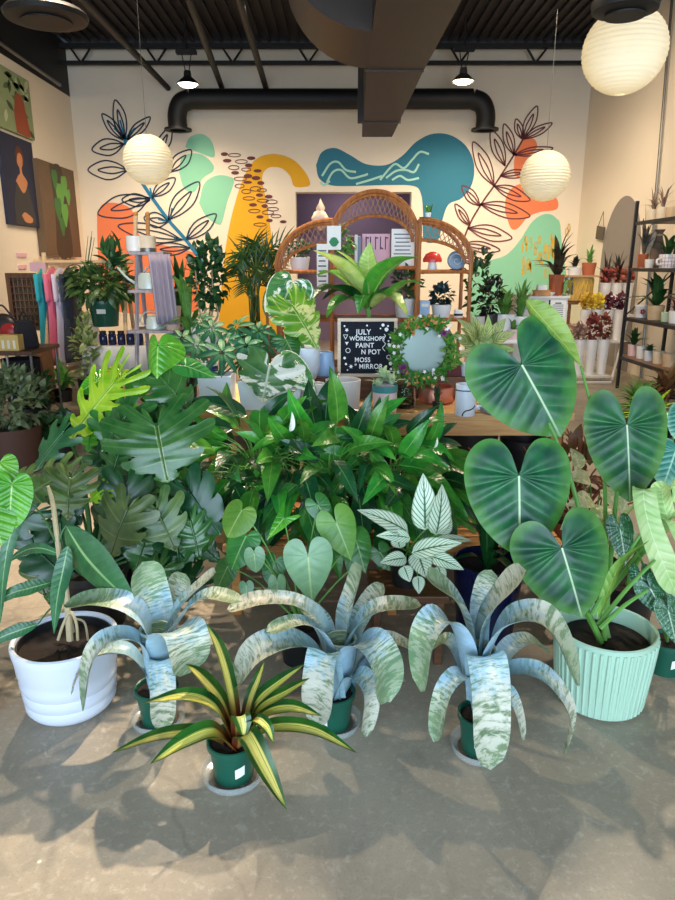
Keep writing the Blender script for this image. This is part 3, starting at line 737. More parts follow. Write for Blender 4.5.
# ------------------------------------------------------------------ three silver bromeliads
def bromeliad(label, potpx, potpy, leaves, rpot, hpot, cx, tagside):
    f = floorY(potpx, potpy); Y0 = f.y + rpot; x0 = (PY(potpx, potpy, Y0)).x
    c = V((f.x * Y0 / f.y, Y0, 0))
    t = thing('silver_bromeliad', label, 'potted plant', c, 'silver bromeliads')
    nursery(t, c, rpot, hpot, tagside)
    crown = c + V((0, 0, hpot * .9))
    for pts, w in leaves:
        px_strap_leaf(t, Y0, pts, w, L_SILVER, p_strap, .28, wav=.03)
    # the water-holding tube of overlapping leaf bases
    top = PY(cx[0], cx[1], Y0); mb = MB()
    ax = top - crown
    prof = [(.022, 0), (.03, .15), (.038, .45), (.045, .8), (.052, 1.0), (.046, 1.0), (.036, .7)]
    rows = []
    for r, k in prof:
        rows.append([crown + ax * k + V((r * math.cos(2 * PI * j / 20), r * math.sin(2 * PI * j / 20), 0)) for j in range(20)])
    n = len(prof); lf = [((i / n), j / 20) for i in range(n) for j in range(20)]
    mb.grid(rows, lf, None, True).build('leaf_tube', L_SILVER, t)
    return t
bromeliad('silver banded bromeliad beside the white planter', 160, 733,
    [([(152, 672, 0), (147, 628, -.01), (128, 606, -.02), (98, 600, -.02), (64, 605, -.03)], 23),
     ([(158, 668, .03), (156, 622, .06), (150, 592, .08), (142, 562, .07)], 35),
     ([(162, 660, .05), (168, 615, .12), (178, 590, .16), (186, 574, .18)], 24),
     ([(162, 665, .0), (172, 618, .02), (190, 594, .02), (216, 572, .0)], 20),
     ([(164, 668, 0), (178, 622, .0), (205, 596, -.02), (242, 602, -.05)], 17),
     ([(162, 670, -.02), (166, 636, -.08), (182, 630, -.15), (188, 648, -.18), (191, 672, -.17)], 38),
     ([(152, 672, -.02), (138, 640, -.07), (110, 638, -.12), (90, 660, -.13), (83, 711, -.12)], 20),
     ([(160, 676, -.03), (161, 660, -.09), (163, 690, -.12), (163, 730, -.11)], 24),
     ([(150, 676, 0), (126, 650, -.02), (88, 658, -.03), (74, 702, -.02)], 15),
     ([(164, 674, .03), (186, 648, .07), (212, 640, .12), (222, 654, .14)], 18)], .068, .125, (155, 628), .5)
bromeliad('silver banded bromeliad between the striped bromeliad and the heart-leaf plant', 333, 738,
    [([(336, 690, .03), (326, 630, .03), (300, 604, .03), (262, 600, .03), (227, 610, .02)], 19),
     ([(336, 690, .02), (326, 640, -.03), (302, 622, -.06), (266, 632, -.1)], 17),
     ([(334, 694, 0), (322, 654, -.06), (292, 640, -.1), (256, 652, -.13), (233, 686, -.14)], 24),
     ([(340, 690, .04), (344, 634, .05), (350, 602, .06), (362, 566, .05)], 29),
     ([(344, 690, .06), (356, 632, .1), (368, 606, .14), (384, 584, .16)], 20),
     ([(342, 692, .02), (352, 634, .0), (378, 608, -.01), (422, 606, -.03)], 20),
     ([(342, 694, -.01), (352, 648, -.06), (370, 642, -.12), (384, 664, -.15), (389, 702, -.14)], 32),
     ([(335, 696, -.03), (326, 652, -.09), (320, 672, -.14), (317, 726, -.14)], 29),
     ([(340, 700, -.02), (354, 674, -.06), (370, 690, -.09), (366, 737, -.1)], 19),
     ([(344, 694, .05), (366, 648, .09), (392, 640, .1), (418, 652, .09)], 17),
     ([(344, 698, .02), (368, 664, .05), (392, 658, .05), (404, 682, .04)], 14),
     ([(338, 694, .06), (326, 634, .12), (312, 612, .17), (302, 606, .19)], 20)], .070, .125, (341, 638), -.5)
bromeliad('silver banded bromeliad in front of the ribbed pale green planter', 478, 764,
    [([(472, 700, .0), (462, 640, -.04), (442, 616, -.07), (424, 640, -.1), (420, 692, -.1)], 27),
     ([(476, 698, .03), (470, 636, .05), (456, 598, .06), (426, 576, .03)], 27),
     ([(480, 698, .02), (482, 634, .02), (494, 604, .03), (526, 570, .0)], 31),
     ([(480, 694, .06), (480, 622, .1), (484, 592, .13), (492, 570, .13)], 22),
     ([(484, 700, 0), (490, 650, -.03), (512, 618, -.05), (550, 622, -.08), (579, 686, -.12)], 29),
     ([(484, 704, -.01), (504, 672, -.04), (542, 674, -.08), (570, 712, -.1), (564, 755, -.12)], 18),
     ([(480, 700, -.03), (484, 655, -.1), (490, 690, -.15), (491, 770, -.15)], 35),
     ([(474, 704, -.01), (464, 674, -.05), (444, 692, -.09), (434, 742, -.1)], 18),
     ([(484, 708, -.02), (502, 690, -.06), (516, 706, -.09), (524, 742, -.09)], 12),
     ([(474, 704, .03), (458, 656, .07), (446, 640, .1), (430, 650, .1)], 16),
     ([(484, 702, .04), (506, 652, .08), (530, 640, .12), (548, 652, .13)], 20)], .068, .13, (480, 648), -.25)
# ------------------------------------------------------------------ yellow striped bromeliad
f = floorY(235, 796); Y0 = f.y + .085; c = V((f.x * Y0 / f.y, Y0, 0))
t = thing('striped_bromeliad', 'yellow and green striped bromeliad with a red heart, nearest plant on the floor', 'potted plant', c)
nursery(t, c, .071, .125, .45)
for pts, w in [(a, b * .9) for a, b in [([(238, 740, .02), (230, 690, .05), (220, 652, .06), (206, 623, .05)], 16), ([(236, 742, .01), (222, 704, .03), (204, 680, .03), (186, 664, .02)], 17),
               ([(234, 744, 0), (216, 708, -.02), (186, 696, -.03), (143, 703, -.05)], 17), ([(232, 748, 0), (206, 734, -.03), (160, 736, -.05), (111, 753, -.08)], 15),
               ([(234, 748, -.02), (214, 732, -.06), (184, 742, -.09), (150, 764, -.12)], 20), ([(240, 748, -.02), (246, 734, -.08), (264, 766, -.13), (287, 810, -.15)], 23),
               ([(244, 746, 0), (268, 728, -.02), (312, 730, -.04), (357, 753, -.06)], 17), ([(242, 744, 0), (262, 716, 0), (290, 708, 0), (322, 716, -.02)], 17),
               ([(240, 742, .03), (250, 700, .07), (258, 680, .1), (265, 660, .1)], 12), ([(242, 742, .02), (256, 704, .04), (278, 684, .05), (305, 664, .04)], 17),
               ([(242, 742, .01), (258, 710, .02), (284, 694, .03), (310, 678, .02)], 15), ([(238, 744, -.01), (240, 716, -.05), (243, 724, -.07), (244, 738, -.08)], 19),
               ([(236, 744, .02), (224, 706, .07), (212, 694, .1), (196, 690, .11)], 14), ([(242, 746, -.01), (252, 720, -.05), (266, 726, -.08), (274, 744, -.09)], 14)]]:
    px_strap_leaf(t, Y0, pts, w, L_STRIPE, p_sword, .35)

# ------------------------------------------------------------------ white planter with strap leaves
f = floorY(76, 731); RW = pxm(43, 2.1, .1); Y0 = f.y + RW * .95; c = V((f.x * Y0 / f.y, Y0, 0))
RT = pxm(51, Y0, .25); H = .27
t = thing('strap_leaf_plant', 'dark green strap-leaved plant on a bare cane in a big white planter at left', 'potted plant', c)
prof = [(RW * .8, 0), (RW * .9, .012), (RW * .985, .03), (RW * 1.0, .05), (RW * .975, .06), (RW * 1.02, .075), (RW * 1.03, .095), (RW * 1.0, .105), (RW * 1.05, .12), (RW * 1.06, .14), (RW * 1.04, .15), (RW * 1.08, .17), (RW * 1.1, .21), (RT * .985, .24), (RT, H - .006), (RT * .99, H)]
M_WPLANT = plain('matt_white_ceramic', (206, 213, 224), .45, var=.02)
pot(t, c, RW, RT, H, M_WPLANT, 'planter', th=.014, soil=.86, prof=prof, seg=56)
MB().lathe([(RT * .885, H - .035), (RT * .89, H - .01), (RT * .86, H - .01), (RT * .85, H - .05)], 48, c, caps=(False, False)).build('inner_pot', M_BLKP, t)
cane = [PY(72, 632, Y0), PY(64, 590, Y0), (PY(58, 545, Y0 + .02)), PY(53, 505, Y0 + .03), PY(48, 486, Y0 + .03)]
MB().tube(cane, [.011, .010, .009, .008, .005], 8).build('cane', M_CANE, t)
MB().tube([PY(70, 640, Y0 - .02), PY(67, 600, Y0 - .02), PY(66, 578, Y0 - .02)], [.012, .01, .006], 8).build('cane', M_CANE, t)
MB().tube([PY(58, 640, Y0 - .03), PY(63, 625, Y0 - .03), PY(70, 612, Y0 - .03), PY(76, 622, Y0 - .03), PY(78, 640, Y0 - .02)], .005, 7).tube([PY(88, 640, Y0 + .03), PY(84, 622, Y0 + .02), PY(70, 618, Y0)], .004, 7).build('roots', M_CANE, t)
for pts, w, sd in [([(66, 526, .03), (86, 556, .0), (112, 584, -.03), (140, 609, -.05)], 33, (.75, -.25, .6)), ([(68, 545, 0), (63, 570, -.03), (57, 600, -.04), (54, 634, -.05)], 17, (1, .35, 0)),
                   ([(72, 562, .08), (92, 572, .1), (112, 584, .1), (124, 594, .1)], 20, (.5, -.25, .8)), ([(30, 502, .0), (12, 532, -.04), (4, 570, -.07), (0, 625, -.08)], 13, (1, .3, -.1)),
                   ([(52, 582, .02), (30, 588, -.02), (10, 594, -.05), (-20, 612, -.07)], 14, (-.2, -.25, -.9)), ([(38, 624, -.02), (20, 630, -.05), (0, 638, -.07), (-28, 655, -.08)], 13, (-.2, -.3, -.9)),
                   ([(62, 555, .02), (40, 548, .06), (22, 552, .1), (2, 566, .12)], 11, (.1, -.3, -.9))]:
    lf = px_strap_leaf(t, Y0, pts, w, L_STRAP, p_lance, .18, nv=14, side=sd)
    petiole(lf, PY(66, 600, Y0) if pts[0][1] > 540 else cane[2], PY(pts[0][0], pts[0][1], Y0 + pts[0][2]), .0035, .12, M_STEMD)

# ------------------------------------------------------------------ ribbed planter with the great velvet leaves
RTg = pxm(49, 2.1, .28); f = floorY(595, 722); Y0 = f.y + RTg * .8; c = V((f.x * Y0 / f.y, Y0, 0)); H = .285
t = thing('velvet_philodendron', 'big philodendron with huge dark heart-shaped leaves in a ribbed pale green planter', 'potted plant', c)
M_SAGE = plain('sage_green_ceramic', (172, 206, 182), .4, var=.03)
RB = RTg * .86
prof = [(RB * .9, 0), (RB, .01), (RB * 1.03, .03), (RB + (RTg - RB) * .6, H * .6), (RTg * .985, H * .9), (RTg, H - .012), (RTg, H)]
pot(t, c, RB, RTg, H, M_SAGE, 'planter', seg=264, th=.012, soil=.8, prof=prof, mod=lambda a: 1)
# ribs: upright flutes in the planter wall
mb = MB(); NR = 44
for i in range(NR):
    a = 2 * PI * i / NR; q = lambda z, r: c + V((r * math.cos(a), r * math.sin(a), z))
    mb.tube([q(.014, RB * .99), q(H * .6, RB + (RTg - RB) * .6), q(H - .014, RTg * .99)], .0068, 6)
mb.build('ribs', M_SAGE, t)
root = c + V((0, 0, H * .8))
for a, tip, w, mat, kw, off in [
        ((522, 365, 2.42), (563, 437, 2.36), 110, L_PHILO, dict(bend=.08, side=.12, outline=PHILO), (.1, .1, 0)),
        ((519, 476, 2.15), (521, 559, 2.06), 106, L_PHILO, dict(bend=.1, side=.12, outline=PHILO), (-.05, .1, .05)),
        ((562, 548, 2.0), (584, 619, 1.93), 97, L_PHILO, dict(bend=.1, side=.14, outline=PHILO), (-.08, -.05, .12)),
        ((627, 425, 2.4), (632, 504, 2.34), 80, L_PHILO, dict(bend=.1, side=.12, outline=PHILO), (.05, .15, 0))]:
    A, T = PY(*a), PY(*tip); Lm = (T - A).length
    n = V((-.1, -1, .45)) if a[0] < 600 else V((-.2, -1, .5))
    mb = MB(); heart(mb, A, T, n, pxm(w, a[2], A.z), nv=3.6, rad=4, quilt=.015, wav=.01, na=60, nr=20, **kw); lf = mb.build('leaf', mat, t)
    petiole(lf, root + V((off[0] * .2, off[1] * .2, 0)), A + V((0, .01, 0)), .008, .02, M_STEM, V(off) * .5)
# new leaf still curled, showing its pale back
mb = MB(); strap(mb, [PY(526, 300, 2.5), PY(543, 318, 2.48), PY(562, 340, 2.46), PY(581, 366, 2.47)], pxm(26, 2.5), p_lance, 22, 6, .5, side=(.5, -.6, .5), nv=9)
lf = mb.build('leaf', L_CURL, t, label='curled leaf with a pale green back'); petiole(lf, root, PY(581, 366, 2.47), .007, .02, M_STEM, (.1, .15, 0))
for a, b in (((592, 615, 2.03), (640, 535, 2.1)), ((598, 625, 2.02), (655, 560, 2.08)), ((600, 628, 2.0), (648, 590, 2.0))):
    MB().tube([PY(*a), PY((a[0] + b[0]) / 2, (a[1] + b[1]) / 2 - 3, (a[2] + b[2]) / 2), PY(*b)], [.009, .007, .005], 7).build('stalk', M_STEM, t)
strap_ = MB(); strap(strap_, [PY(597, 620, 2.03), PY(610, 585, 2.03), PY(622, 562, 2.04), PY(650, 540, 2.08)], pxm(13, 2.05), p_lance, 16, 4, .5, side=(.5, -.8, .3)); strap_.build('sheath', L_CURL, t)

# ------------------------------------------------------------------ plants at the right edge
c = floorY(664, 680) + V((.03, .07, 0))
t = thing('silver_speckled_plant', 'dark speckled silvery-leaved plant in a small green pot right of the ribbed planter', 'potted plant', c)
nursery(t, c, .07, .13, .1, saucer=False)
for a, tip, w in (((650, 588, 2.12), (668, 620, 2.08), 30), ((664, 585, 2.2), (690, 612, 2.16), 40), ((641, 574, 2.16), (646, 602, 2.1), 22), ((620, 528, 2.2), (627, 566, 2.15), 26), ((668, 610, 2.05), (678, 646, 2.0), 26)):
    mb = MB(); A = PY(*a); heart(mb, A, PY(*tip), (-.2, -1, .6), pxm(w, a[2], A.z), nv=6, quilt=.006); lf = mb.build('leaf', L_SPECK, t)
    petiole(lf, c + V((0, 0, .12)), A, .004, .1)
c = V((.93, 2.3, 0))
t = thing('mint_leaved_plant', 'plant with pale mint ruffled curling leaves at the right edge', 'potted plant', c)
nursery(t, c, .1, .19, None, M_BLKP, False)
for pts, w in [([(664, 512, -.02), (645, 488, -.1), (648, 520, -.17), (662, 560, -.2), (678, 596, -.2)], 22), ([(668, 520, -.04), (662, 492, -.1), (672, 486, -.14), (690, 500, -.14)], 20),
               ([(668, 530, -.02), (676, 520, -.12), (690, 540, -.16), (700, 570, -.16)], 24), ([(664, 524, 0), (640, 506, .05), (622, 520, .05), (606, 545, .02)], 10)]:
    lf = px_strap_leaf(t, 2.3, pts, w, L_MINT, p_strap, .3, wav=.09, nv=16)
    petiole(lf, c + V((0, 0, .17)), PY(pts[0][0], pts[0][1], 2.3 + pts[0][2]), .006, .05)
c = V((1.22, 2.6, 0))
t = thing('blue_leaved_plant', 'plant with rounded bluish leaves cut off by the right edge', 'potted plant', c)
nursery(t, c, .12, .22, None, M_BLKP, False)
for a, tip, w in (((684, 410, 2.5), (676, 438, 2.45), 26), ((676, 450, 2.42), (664, 486, 2.36), 44), ((698, 455, 2.5), (690, 492, 2.44), 40), ((696, 400, 2.6), (680, 424, 2.56), 30)):
    mb = MB(); A = PY(*a); heart(mb, A, PY(*tip), (-.3, -1, .4), pxm(w, a[2], A.z), outline=ROUND, nv=6, quilt=.008); lf = mb.build('leaf', leafmat('bluish_round_leaf', (46, 120, 100), (70, 140, 116), vein=(120, 180, 150), vs=.4, mid=(170, 210, 180), edge=(150, 200, 160), rough=.33, trans=.1, eu=True), t)
    petiole(lf, c + V((0, 0, .2)), A, .006, .08)

# ------------------------------------------------------------------ low wooden bench that holds the middle plants
M_PINE = wood('honey_pine', (176, 116, 58), (206, 148, 84))
BH = PZ(300, 545, .34).z; yb = 2.68
xa, xb = PY(222, 548, yb).x, PY(566, 548, yb).x
t = thing('plant_bench', 'low honey-coloured wooden bench under the peace lilies', 'bench', ((xa + xb) / 2, yb + .25, 0))
for i in range(5):
    MB().box(((xa + xb) / 2, yb + .05 + i * .115, .325), (xb - xa, .095, .03)).build('slat', M_PINE, t, False, bevel=.003)
for x in (xa + .05, (xa + xb) / 2, xb - .05):
    for y in (yb + .04, yb + .5): MB().box((x, y, .155), (.04, .04, .31)).build('leg', M_PINE, t, False, bevel=.003)
for y in (yb + .04, yb + .5): MB().box(((xa + xb) / 2, y, .285), (xb - xa - .06, .025, .05)).build('rail', M_PINE, t, False, bevel=.003)
# small stool in front for the feathered plant
M_STOOL = wood('dark_stool_wood', (84, 52, 32), (112, 72, 44))
t = thing('wooden_stool', 'small square dark wooden stool under the white feathered plant', 'stool', (.27, 2.42, 0))
MB().box((.27, 2.42, .285), (.3, .24, .03)).build('seat', M_STOOL, t, False, bevel=.004)
for x in (.15, .39):
    for y in (2.33, 2.51): MB().box((x, y, .135), (.03, .03, .27)).build('leg', M_STOOL, t, False, bevel=.003)

# ------------------------------------------------------------------ peace lilies
def lily(label, c, n, seed, spread=.34, hmax=.42, dark=.35, flowers=()):
    R = random.Random(seed); c = V(c)
    t = thing('peace_lily', label, 'potted plant', c, 'peace lilies on the bench')
    nursery(t, c, .085, .15, None, M_BLKP, False)
    cr0 = c + V((0, 0, .14))
    stems = MB()
    for i in range(n):
        a = i * 2.399963 + R.gauss(0, .2); k = ((i + .5) / n) ** .7
        h = V((math.cos(a), math.sin(a) * .8, 0)); el = 1 - k
        rad = spread * (.18 + .72 * k) * R.uniform(.8, 1.15); z = hmax * (1.0 - .8 * k ** 1.3) * R.uniform(.85, 1.12)
        b = cr0 + h * rad + V((0, 0, z))
        l = R.uniform(.18, .27)
        if i % 4 == 3:                 # leaves hanging low over the bench edge
            a = R.uniform(PI, 2 * PI); h = V((math.cos(a), math.sin(a) * .8, 0)); rad = spread * R.uniform(.5, .9); b = cr0 + h * rad + V((0, 0, R.uniform(-.06, .12))); k = 1.05
        d = (h * (.35 + .7 * k) + V((R.gauss(0, .38), R.gauss(-.15, .28), .8 - 1.75 * k + R.gauss(0, .34)))).normalized()
        nr = V((h.x * .5 + R.gauss(0, .25), -1 + h.y * .3, .8 + R.gauss(0, .2)))
        if abs(nr.normalized().dot(d)) > .92: nr = V((0, -.3, 1))
        mb = MB(); blade(mb, b, b + d * l, nr, l * R.uniform(.27, .4), p_ovate, 14, 6, R.uniform(.08, .22), .25, nv=9, wav=.03, quilt=.004)
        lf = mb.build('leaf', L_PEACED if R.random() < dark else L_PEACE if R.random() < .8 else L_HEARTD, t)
        stems.tube([cr0 + h * .015, cr0 + h * rad * .45 + V((0, 0, z * .75)), b], [.004, .0028, .002], 5)
    stems.build('stems', M_STEM, t)
    for px, py, l in flowers:
        b = PY(px, py, c.y - .2); MB().tube([cr0, cr0.lerp(b, .6) + V((0, 0, .05)), b], .0025, 5).build('flower_stalk', M_STEM, t)
        mb = MB(); blade(mb, b, b + V((.01, -.01, l)), (.6, -1, 0), l * .3, p_ovate, 8, 4, .1, .5); mb.build('flower', plain('white_spathe', (244, 246, 228), .5, var=.02), t)
def benchy(px, Y): return V((PY(px, 500, Y).x, Y, .34))
lily('leftmost of the peace lilies on the bench, with a furled white flower', benchy(262, 2.96), 92, 11, .42, .33, .3, [(290, 432, .09)])
lily('middle peace lily of the clump, below the letter board', benchy(332, 2.9), 96, 12, .42, .34, .3)
lily('rightmost of the peace lilies, below the flower-framed mirror', benchy(388, 2.95), 88, 13, .38, .27, .3, [(434, 448, .05)])

# ------------------------------------------------------------------ heart-leaf plant on the floor before the bench
c = V((PY(300, 600, 2.36).x, 2.36, 0))
t = thing('heart_leaf_plant', 'plant with flat round heart-shaped leaves on thin stalks behind the middle silver bromeliad', 'potted plant', c)
nursery(t, c, .085, .16, None, M_BLKP, False)
for a, tip, w, mat, ol, nz in [((308, 556, 2.24), (312, 603, 2.2), 50, L_HEARTP, HEART, (0, -1, .7)), ((242, 510, 2.42), (226, 537, 2.38), 36, L_HEARTB, ROUND, (-.2, -1, .9)), ((246, 536, 2.4), (230, 570, 2.35), 34, L_HEARTD, ROUND, (-.3, -1, .6)),
                            ((284, 518, 2.36), (266, 540, 2.32), 25, L_MONB, ARROW, (-.2, -1, .6)), ((336, 522, 2.4), (352, 561, 2.36), 40, L_HEARTB, HEART, (.1, -1, .6)), ((356, 540, 2.42), (366, 573, 2.36), 30, L_HEARTD, HEART, (.2, -1, .5)),
                            ((254, 552, 2.34), (256, 573, 2.32), 21, L_HEARTP, ROUND, (0, -1, .4)), ((246, 584, 2.32), (247, 598, 2.3), 15, L_HEARTP, ROUND, (0, -1, .4)), ((277, 580, 2.3), (278, 603, 2.28), 18, L_HEARTP, ROUND, (.3, -1, .3)),
                            ((318, 505, 2.45), (334, 530, 2.42), 24, L_HEARTD, HEART, (.1, -1, .5)), ((276, 560, 2.4), (268, 585, 2.36), 24, L_HEARTD, ROUND, (0, -1, .5)), ((228, 566, 2.45), (216, 590, 2.42), 24, L_HEARTD, ROUND, (-.2, -1, .5)),
                            ((380, 552, 2.45), (392, 572, 2.42), 22, L_HEARTD, HEART, (0, -1, .6))]:
    A = PY(*a); mb = MB(); heart(mb, A, PY(*tip), nz, pxm(w, a[2], A.z), ol, bend=.1, side=.1, nv=4, quilt=.004, nr=10, na=28); lf = mb.build('leaf', mat, t)
    petiole(lf, c + V((0, 0, .15)), A, .0035, .1)

# ------------------------------------------------------------------ white feathered plant on the stool
c = V((.27, 2.42, .30))
t = thing('white_feathered_plant', 'plant with white leaves feathered in dark green, in front of the bench', 'potted plant', c)
nursery(t, c, .07, .12, None, M_BLKP, False)
crn = c + V((0, 0, .13))
for b, tip, w, nz in [((425, 530, 2.42), (423, 473, 2.44), 23, (.0, -1, .3)), ((436, 535, 2.40), (442, 484, 2.42), 20, (.2, -1, .2)), ((412, 553, 2.3), (462, 543, 2.24), 18, (.1, -1, 1)), ((430, 556, 2.3), (464, 570, 2.25), 14, (.2, -1, .8)),
                      ((417, 552, 2.3), (426, 578, 2.24), 21, (.1, -1, .5)), ((408, 532, 2.36), (357, 510, 2.34), 18, (-.2, -1, 1.2)), ((410, 538, 2.34), (376, 536, 2.3), 13, (-.2, -1, 1)), ((406, 558, 2.3), (380, 563, 2.26), 14, (-.2, -1, .9)),
                      ((438, 566, 2.3), (443, 584, 2.26), 11, (.2, -1, .4)), ((418, 576, 2.28), (419, 594, 2.25), 11, (0, -1, .4)), ((436, 540, 2.44), (472, 541, 2.44), 9, (.2, -.8, 1)), ((400, 548, 2.38), (396, 528, 2.38), 13, (-.4, -1, .5)),
                      ((440, 534, 2.45), (450, 514, 2.47), 15, (.5, -1, .3)), ((404, 566, 2.3), (410, 582, 2.27), 13, (-.2, -1, .4))]:
    B = PY(*b); mb = MB(); blade(mb, B, PY(*tip), nz, pxm(w * 1.18, b[2], B.z), p_ovate, 18, 8, .08, .12, nv=9, slope=.9, quilt=.01); lf = mb.build('leaf', L_FISH, t)
    petiole(lf, crn, B, .003, .05)
t = thing('navy_pot', 'dark navy glazed pot in the shade behind the right silver bromeliad', 'plant pot', (PY(486, 600, 2.5).x, 2.5, 0))
cc = V((PY(486, 600, 2.5).x, 2.5, 0)); pot(t, cc, .11, .14, .36, plain('navy_glaze', (14, 20, 52), .2), soil=.9)
clump(t, cc + V((0, 0, .32)), 14, .3, .05, L_PEACED, spread=.8, rise=.9, seed=5)

# ------------------------------------------------------------------ split-leaf plants at left
def splitplant(name, label, c, leaves, potr=.14, poth=.26, base=None, fill=0, seed=1, box=None, mats=None):
    c = V(c); t = thing(name, label, 'potted plant', c)
    nursery(t, c, potr, poth, None, M_BLKP, False)
    cr0 = c + V((0, 0, poth * .9)); R = random.Random(seed)
    for lv in leaves:
        a, tip, w, mat = lv[:4]; kw = dict(lv[4]) if len(lv) > 4 else {}; nz = kw.pop('n', (0, -1, .6)); kind = kw.pop('kind', 'm')
        A, T = PY(*a), PY(*tip); mb = MB()
        if kind == 'm': monstera(mb, A, T, nz, pxm(w, a[2], A.z), **kw)
        else: heart(mb, A, T, nz, pxm(w, a[2], A.z), **kw)
        lf = mb.build('leaf', mat, t); petiole(lf, cr0, A, .007, .12, M_STEMD, V((0, .08, 0)))
    for i in range(fill):
        px, py, Y = R.uniform(box[0], box[1]), R.uniform(box[2], box[3]), R.uniform(box[4], box[5])
        A = PY(px, py, Y); an = R.uniform(-.9, .9); l = R.uniform(.15, .24)
        T = A + V((math.sin(an) * l, -.3 * l, -math.cos(an) * l * .8)); mb = MB()
        monstera(mb, A, T, (R.gauss(0, .35), -1, .5 + R.gauss(0, .25)), l * R.uniform(.85, 1.1), nl=5, cut=R.uniform(.5, .7), gap=R.uniform(.15, .35), outline=R.choice((PHILO, HEART)))
        lf = mb.build('leaf', R.choice(mats), t); petiole(lf, cr0, A, .006, .12, M_STEMD, V((0, .08, 0)))
    return t
splitplant('split_leaf_monstera', 'tall monstera with a broad dark split leaf, in front of the table at left', (PY(150, 450, 2.95).x, 2.95, 0),
    [((156, 424, 2.62), (166, 482, 2.52), 118, L_MON, dict(n=(0, -1, .75), nl=6, cut=.52, gap=.32, bend=.16, outline=PHILO)),
     ((158, 345, 2.8), (156, 378, 2.74), 40, L_MONB, dict(kind='h', bend=.1, side=.9, nv=5, quilt=.01, n=(-.1, -1, .5))),
     ((186, 366, 2.84), (216, 376, 2.8), 24, L_HEARTD, dict(kind='h', nv=5, n=(.2, -1, 1.0))),
     ((160, 378, 2.82), (196, 414, 2.76), 54, L_MON, dict(n=(.3, -1, .5), cut=.5, gap=.3)),
     ((140, 378, 2.84), (128, 400, 2.8), 38, L_HEARTD, dict(kind='h', n=(-.3, -1, .5))),
     ((120, 452, 2.7), (108, 484, 2.64), 54, L_MON, dict(n=(-.4, -1, .5))),
     ((182, 480, 2.66), (204, 520, 2.6), 54, L_MON, dict(n=(.4, -1, .5))),
     ((160, 404, 2.88), (178, 436, 2.84), 60, L_MON, dict(n=(.2, -1, .5)))],
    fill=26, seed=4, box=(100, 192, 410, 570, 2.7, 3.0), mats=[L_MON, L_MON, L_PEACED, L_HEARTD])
splitplant('lime_split_leaf_plant', 'bright lime green deeply slashed leaves left of the tall monstera', (PY(110, 420, 3.05).x, 3.05, 0),
    [((116, 380, 2.8), (62, 442, 2.72), 74, L_LIME, dict(n=(-.15, -1, .8), nl=8, cut=.28, gap=.5, bend=.12)),
     ((100, 380, 2.9), (76, 392, 2.86), 34, L_MONB, dict(kind='h', n=(-.2, -1, 1))), ((120, 372, 2.92), (104, 386, 2.86), 30, L_LIME, dict(kind='h', n=(0, -1, 1))),
     ((92, 428, 2.86), (86, 452, 2.8), 34, L_MONB, dict(n=(-.1, -1, .6)))], potr=.12)
splitplant('olive_split_leaf_plant', 'low olive-toned split-leaf plant behind the white planter', (PY(90, 540, 2.65).x, 2.65, 0),
    [((66, 474, 2.46), (12, 500, 2.38), 54, L_OLIVE, dict(n=(-.1, -1, .9), nl=6, cut=.5)), ((70, 478, 2.44), (66, 520, 2.36), 60, L_OLIVE, dict(n=(.1, -1, .6), nl=6, cut=.5, gap=.3)),
     ((128, 508, 2.42), (106, 560, 2.34), 66, L_OLIVE, dict(n=(-.1, -1, .6), nl=5, cut=.5, gap=.3)), ((156, 508, 2.46), (176, 552, 2.4), 62, L_OLIVE, dict(n=(.1, -1, .6), nl=5, cut=.5, gap=.35)),
     ((64, 432, 2.6), (30, 470, 2.52), 40, L_STRAP, dict(n=(-.2, -1, .6), nl=5)), ((104, 490, 2.5), (86, 502, 2.48), 26, L_LIME, dict(n=(-.2, -1, .6))), ((190, 520, 2.5), (200, 560, 2.44), 44, L_MON, dict(n=(.2, -1, .5)))],
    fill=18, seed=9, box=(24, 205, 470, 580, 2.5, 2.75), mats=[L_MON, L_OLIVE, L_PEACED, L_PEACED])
c = V((PY(-14, 560, 2.0).x - .12, 2.0, 0))
t = thing('bright_broadleaf_plant', 'bright green broad-leaved plant cut off by the left edge', 'potted plant', c)
nursery(t, c, .09, .17, None, M_BLKP, False)
for a, tip, w in (((12, 484, 1.98), (8, 532, 1.93), 40), ((0, 462, 2.02), (-6, 500, 1.98), 36), ((-8, 500, 1.96), (0, 545, 1.9), 40)):
    A = PY(*a); mb = MB(); heart(mb, A, PY(*tip), (.2, -1, .5), pxm(w, 2, A.z), ROUND, nv=5); lf = mb.build('leaf', L_MONB, t); petiole(lf, c + V((0, 0, .15)), A, .005, .1)

# ------------------------------------------------------------------ floor plants behind the velvet philodendron
c = V((PY(595, 520, 2.9).x, 2.9, 0))
t = thing('cream_aglaonema', 'cream and green leaved plant between the huge dark leaves', 'potted plant', c)
nursery(t, c, .11, .2, None, M_BLKP, False)
for b, tip, w in (((600, 490, 2.75), (630, 518, 2.7), 20), ((590, 480, 2.8), (562, 478, 2.75), 17), ((592, 500, 2.7), (566, 506, 2.62), 20), ((600, 505, 2.7), (600, 530, 2.62), 24), ((604, 520, 2.62), (640, 540, 2.56), 20), ((584, 510, 2.7), (560, 530, 2.62), 18), ((606, 480, 2.85), (628, 470, 2.85), 18), ((595, 535, 2.6), (620, 560, 2.55), 20), ((580, 470, 2.9), (570, 448, 2.92), 16)):
    B = PY(*b); mb = MB(); blade(mb, B, PY(*tip), (.1, -1, 1), pxm(w, b[2], B.z), p_ovate, 12, 6); lf = mb.build('leaf', L_CREAM, t); petiole(lf, c + V((0, 0, .18)), B, .004, .1, M_STEM)
c = V((PY(580, 470, 3.3).x, 3.3, 0))
t = thing('red_stemmed_plant', 'plant with reddish brown twiggy stems behind the huge dark leaves', 'potted plant', c)
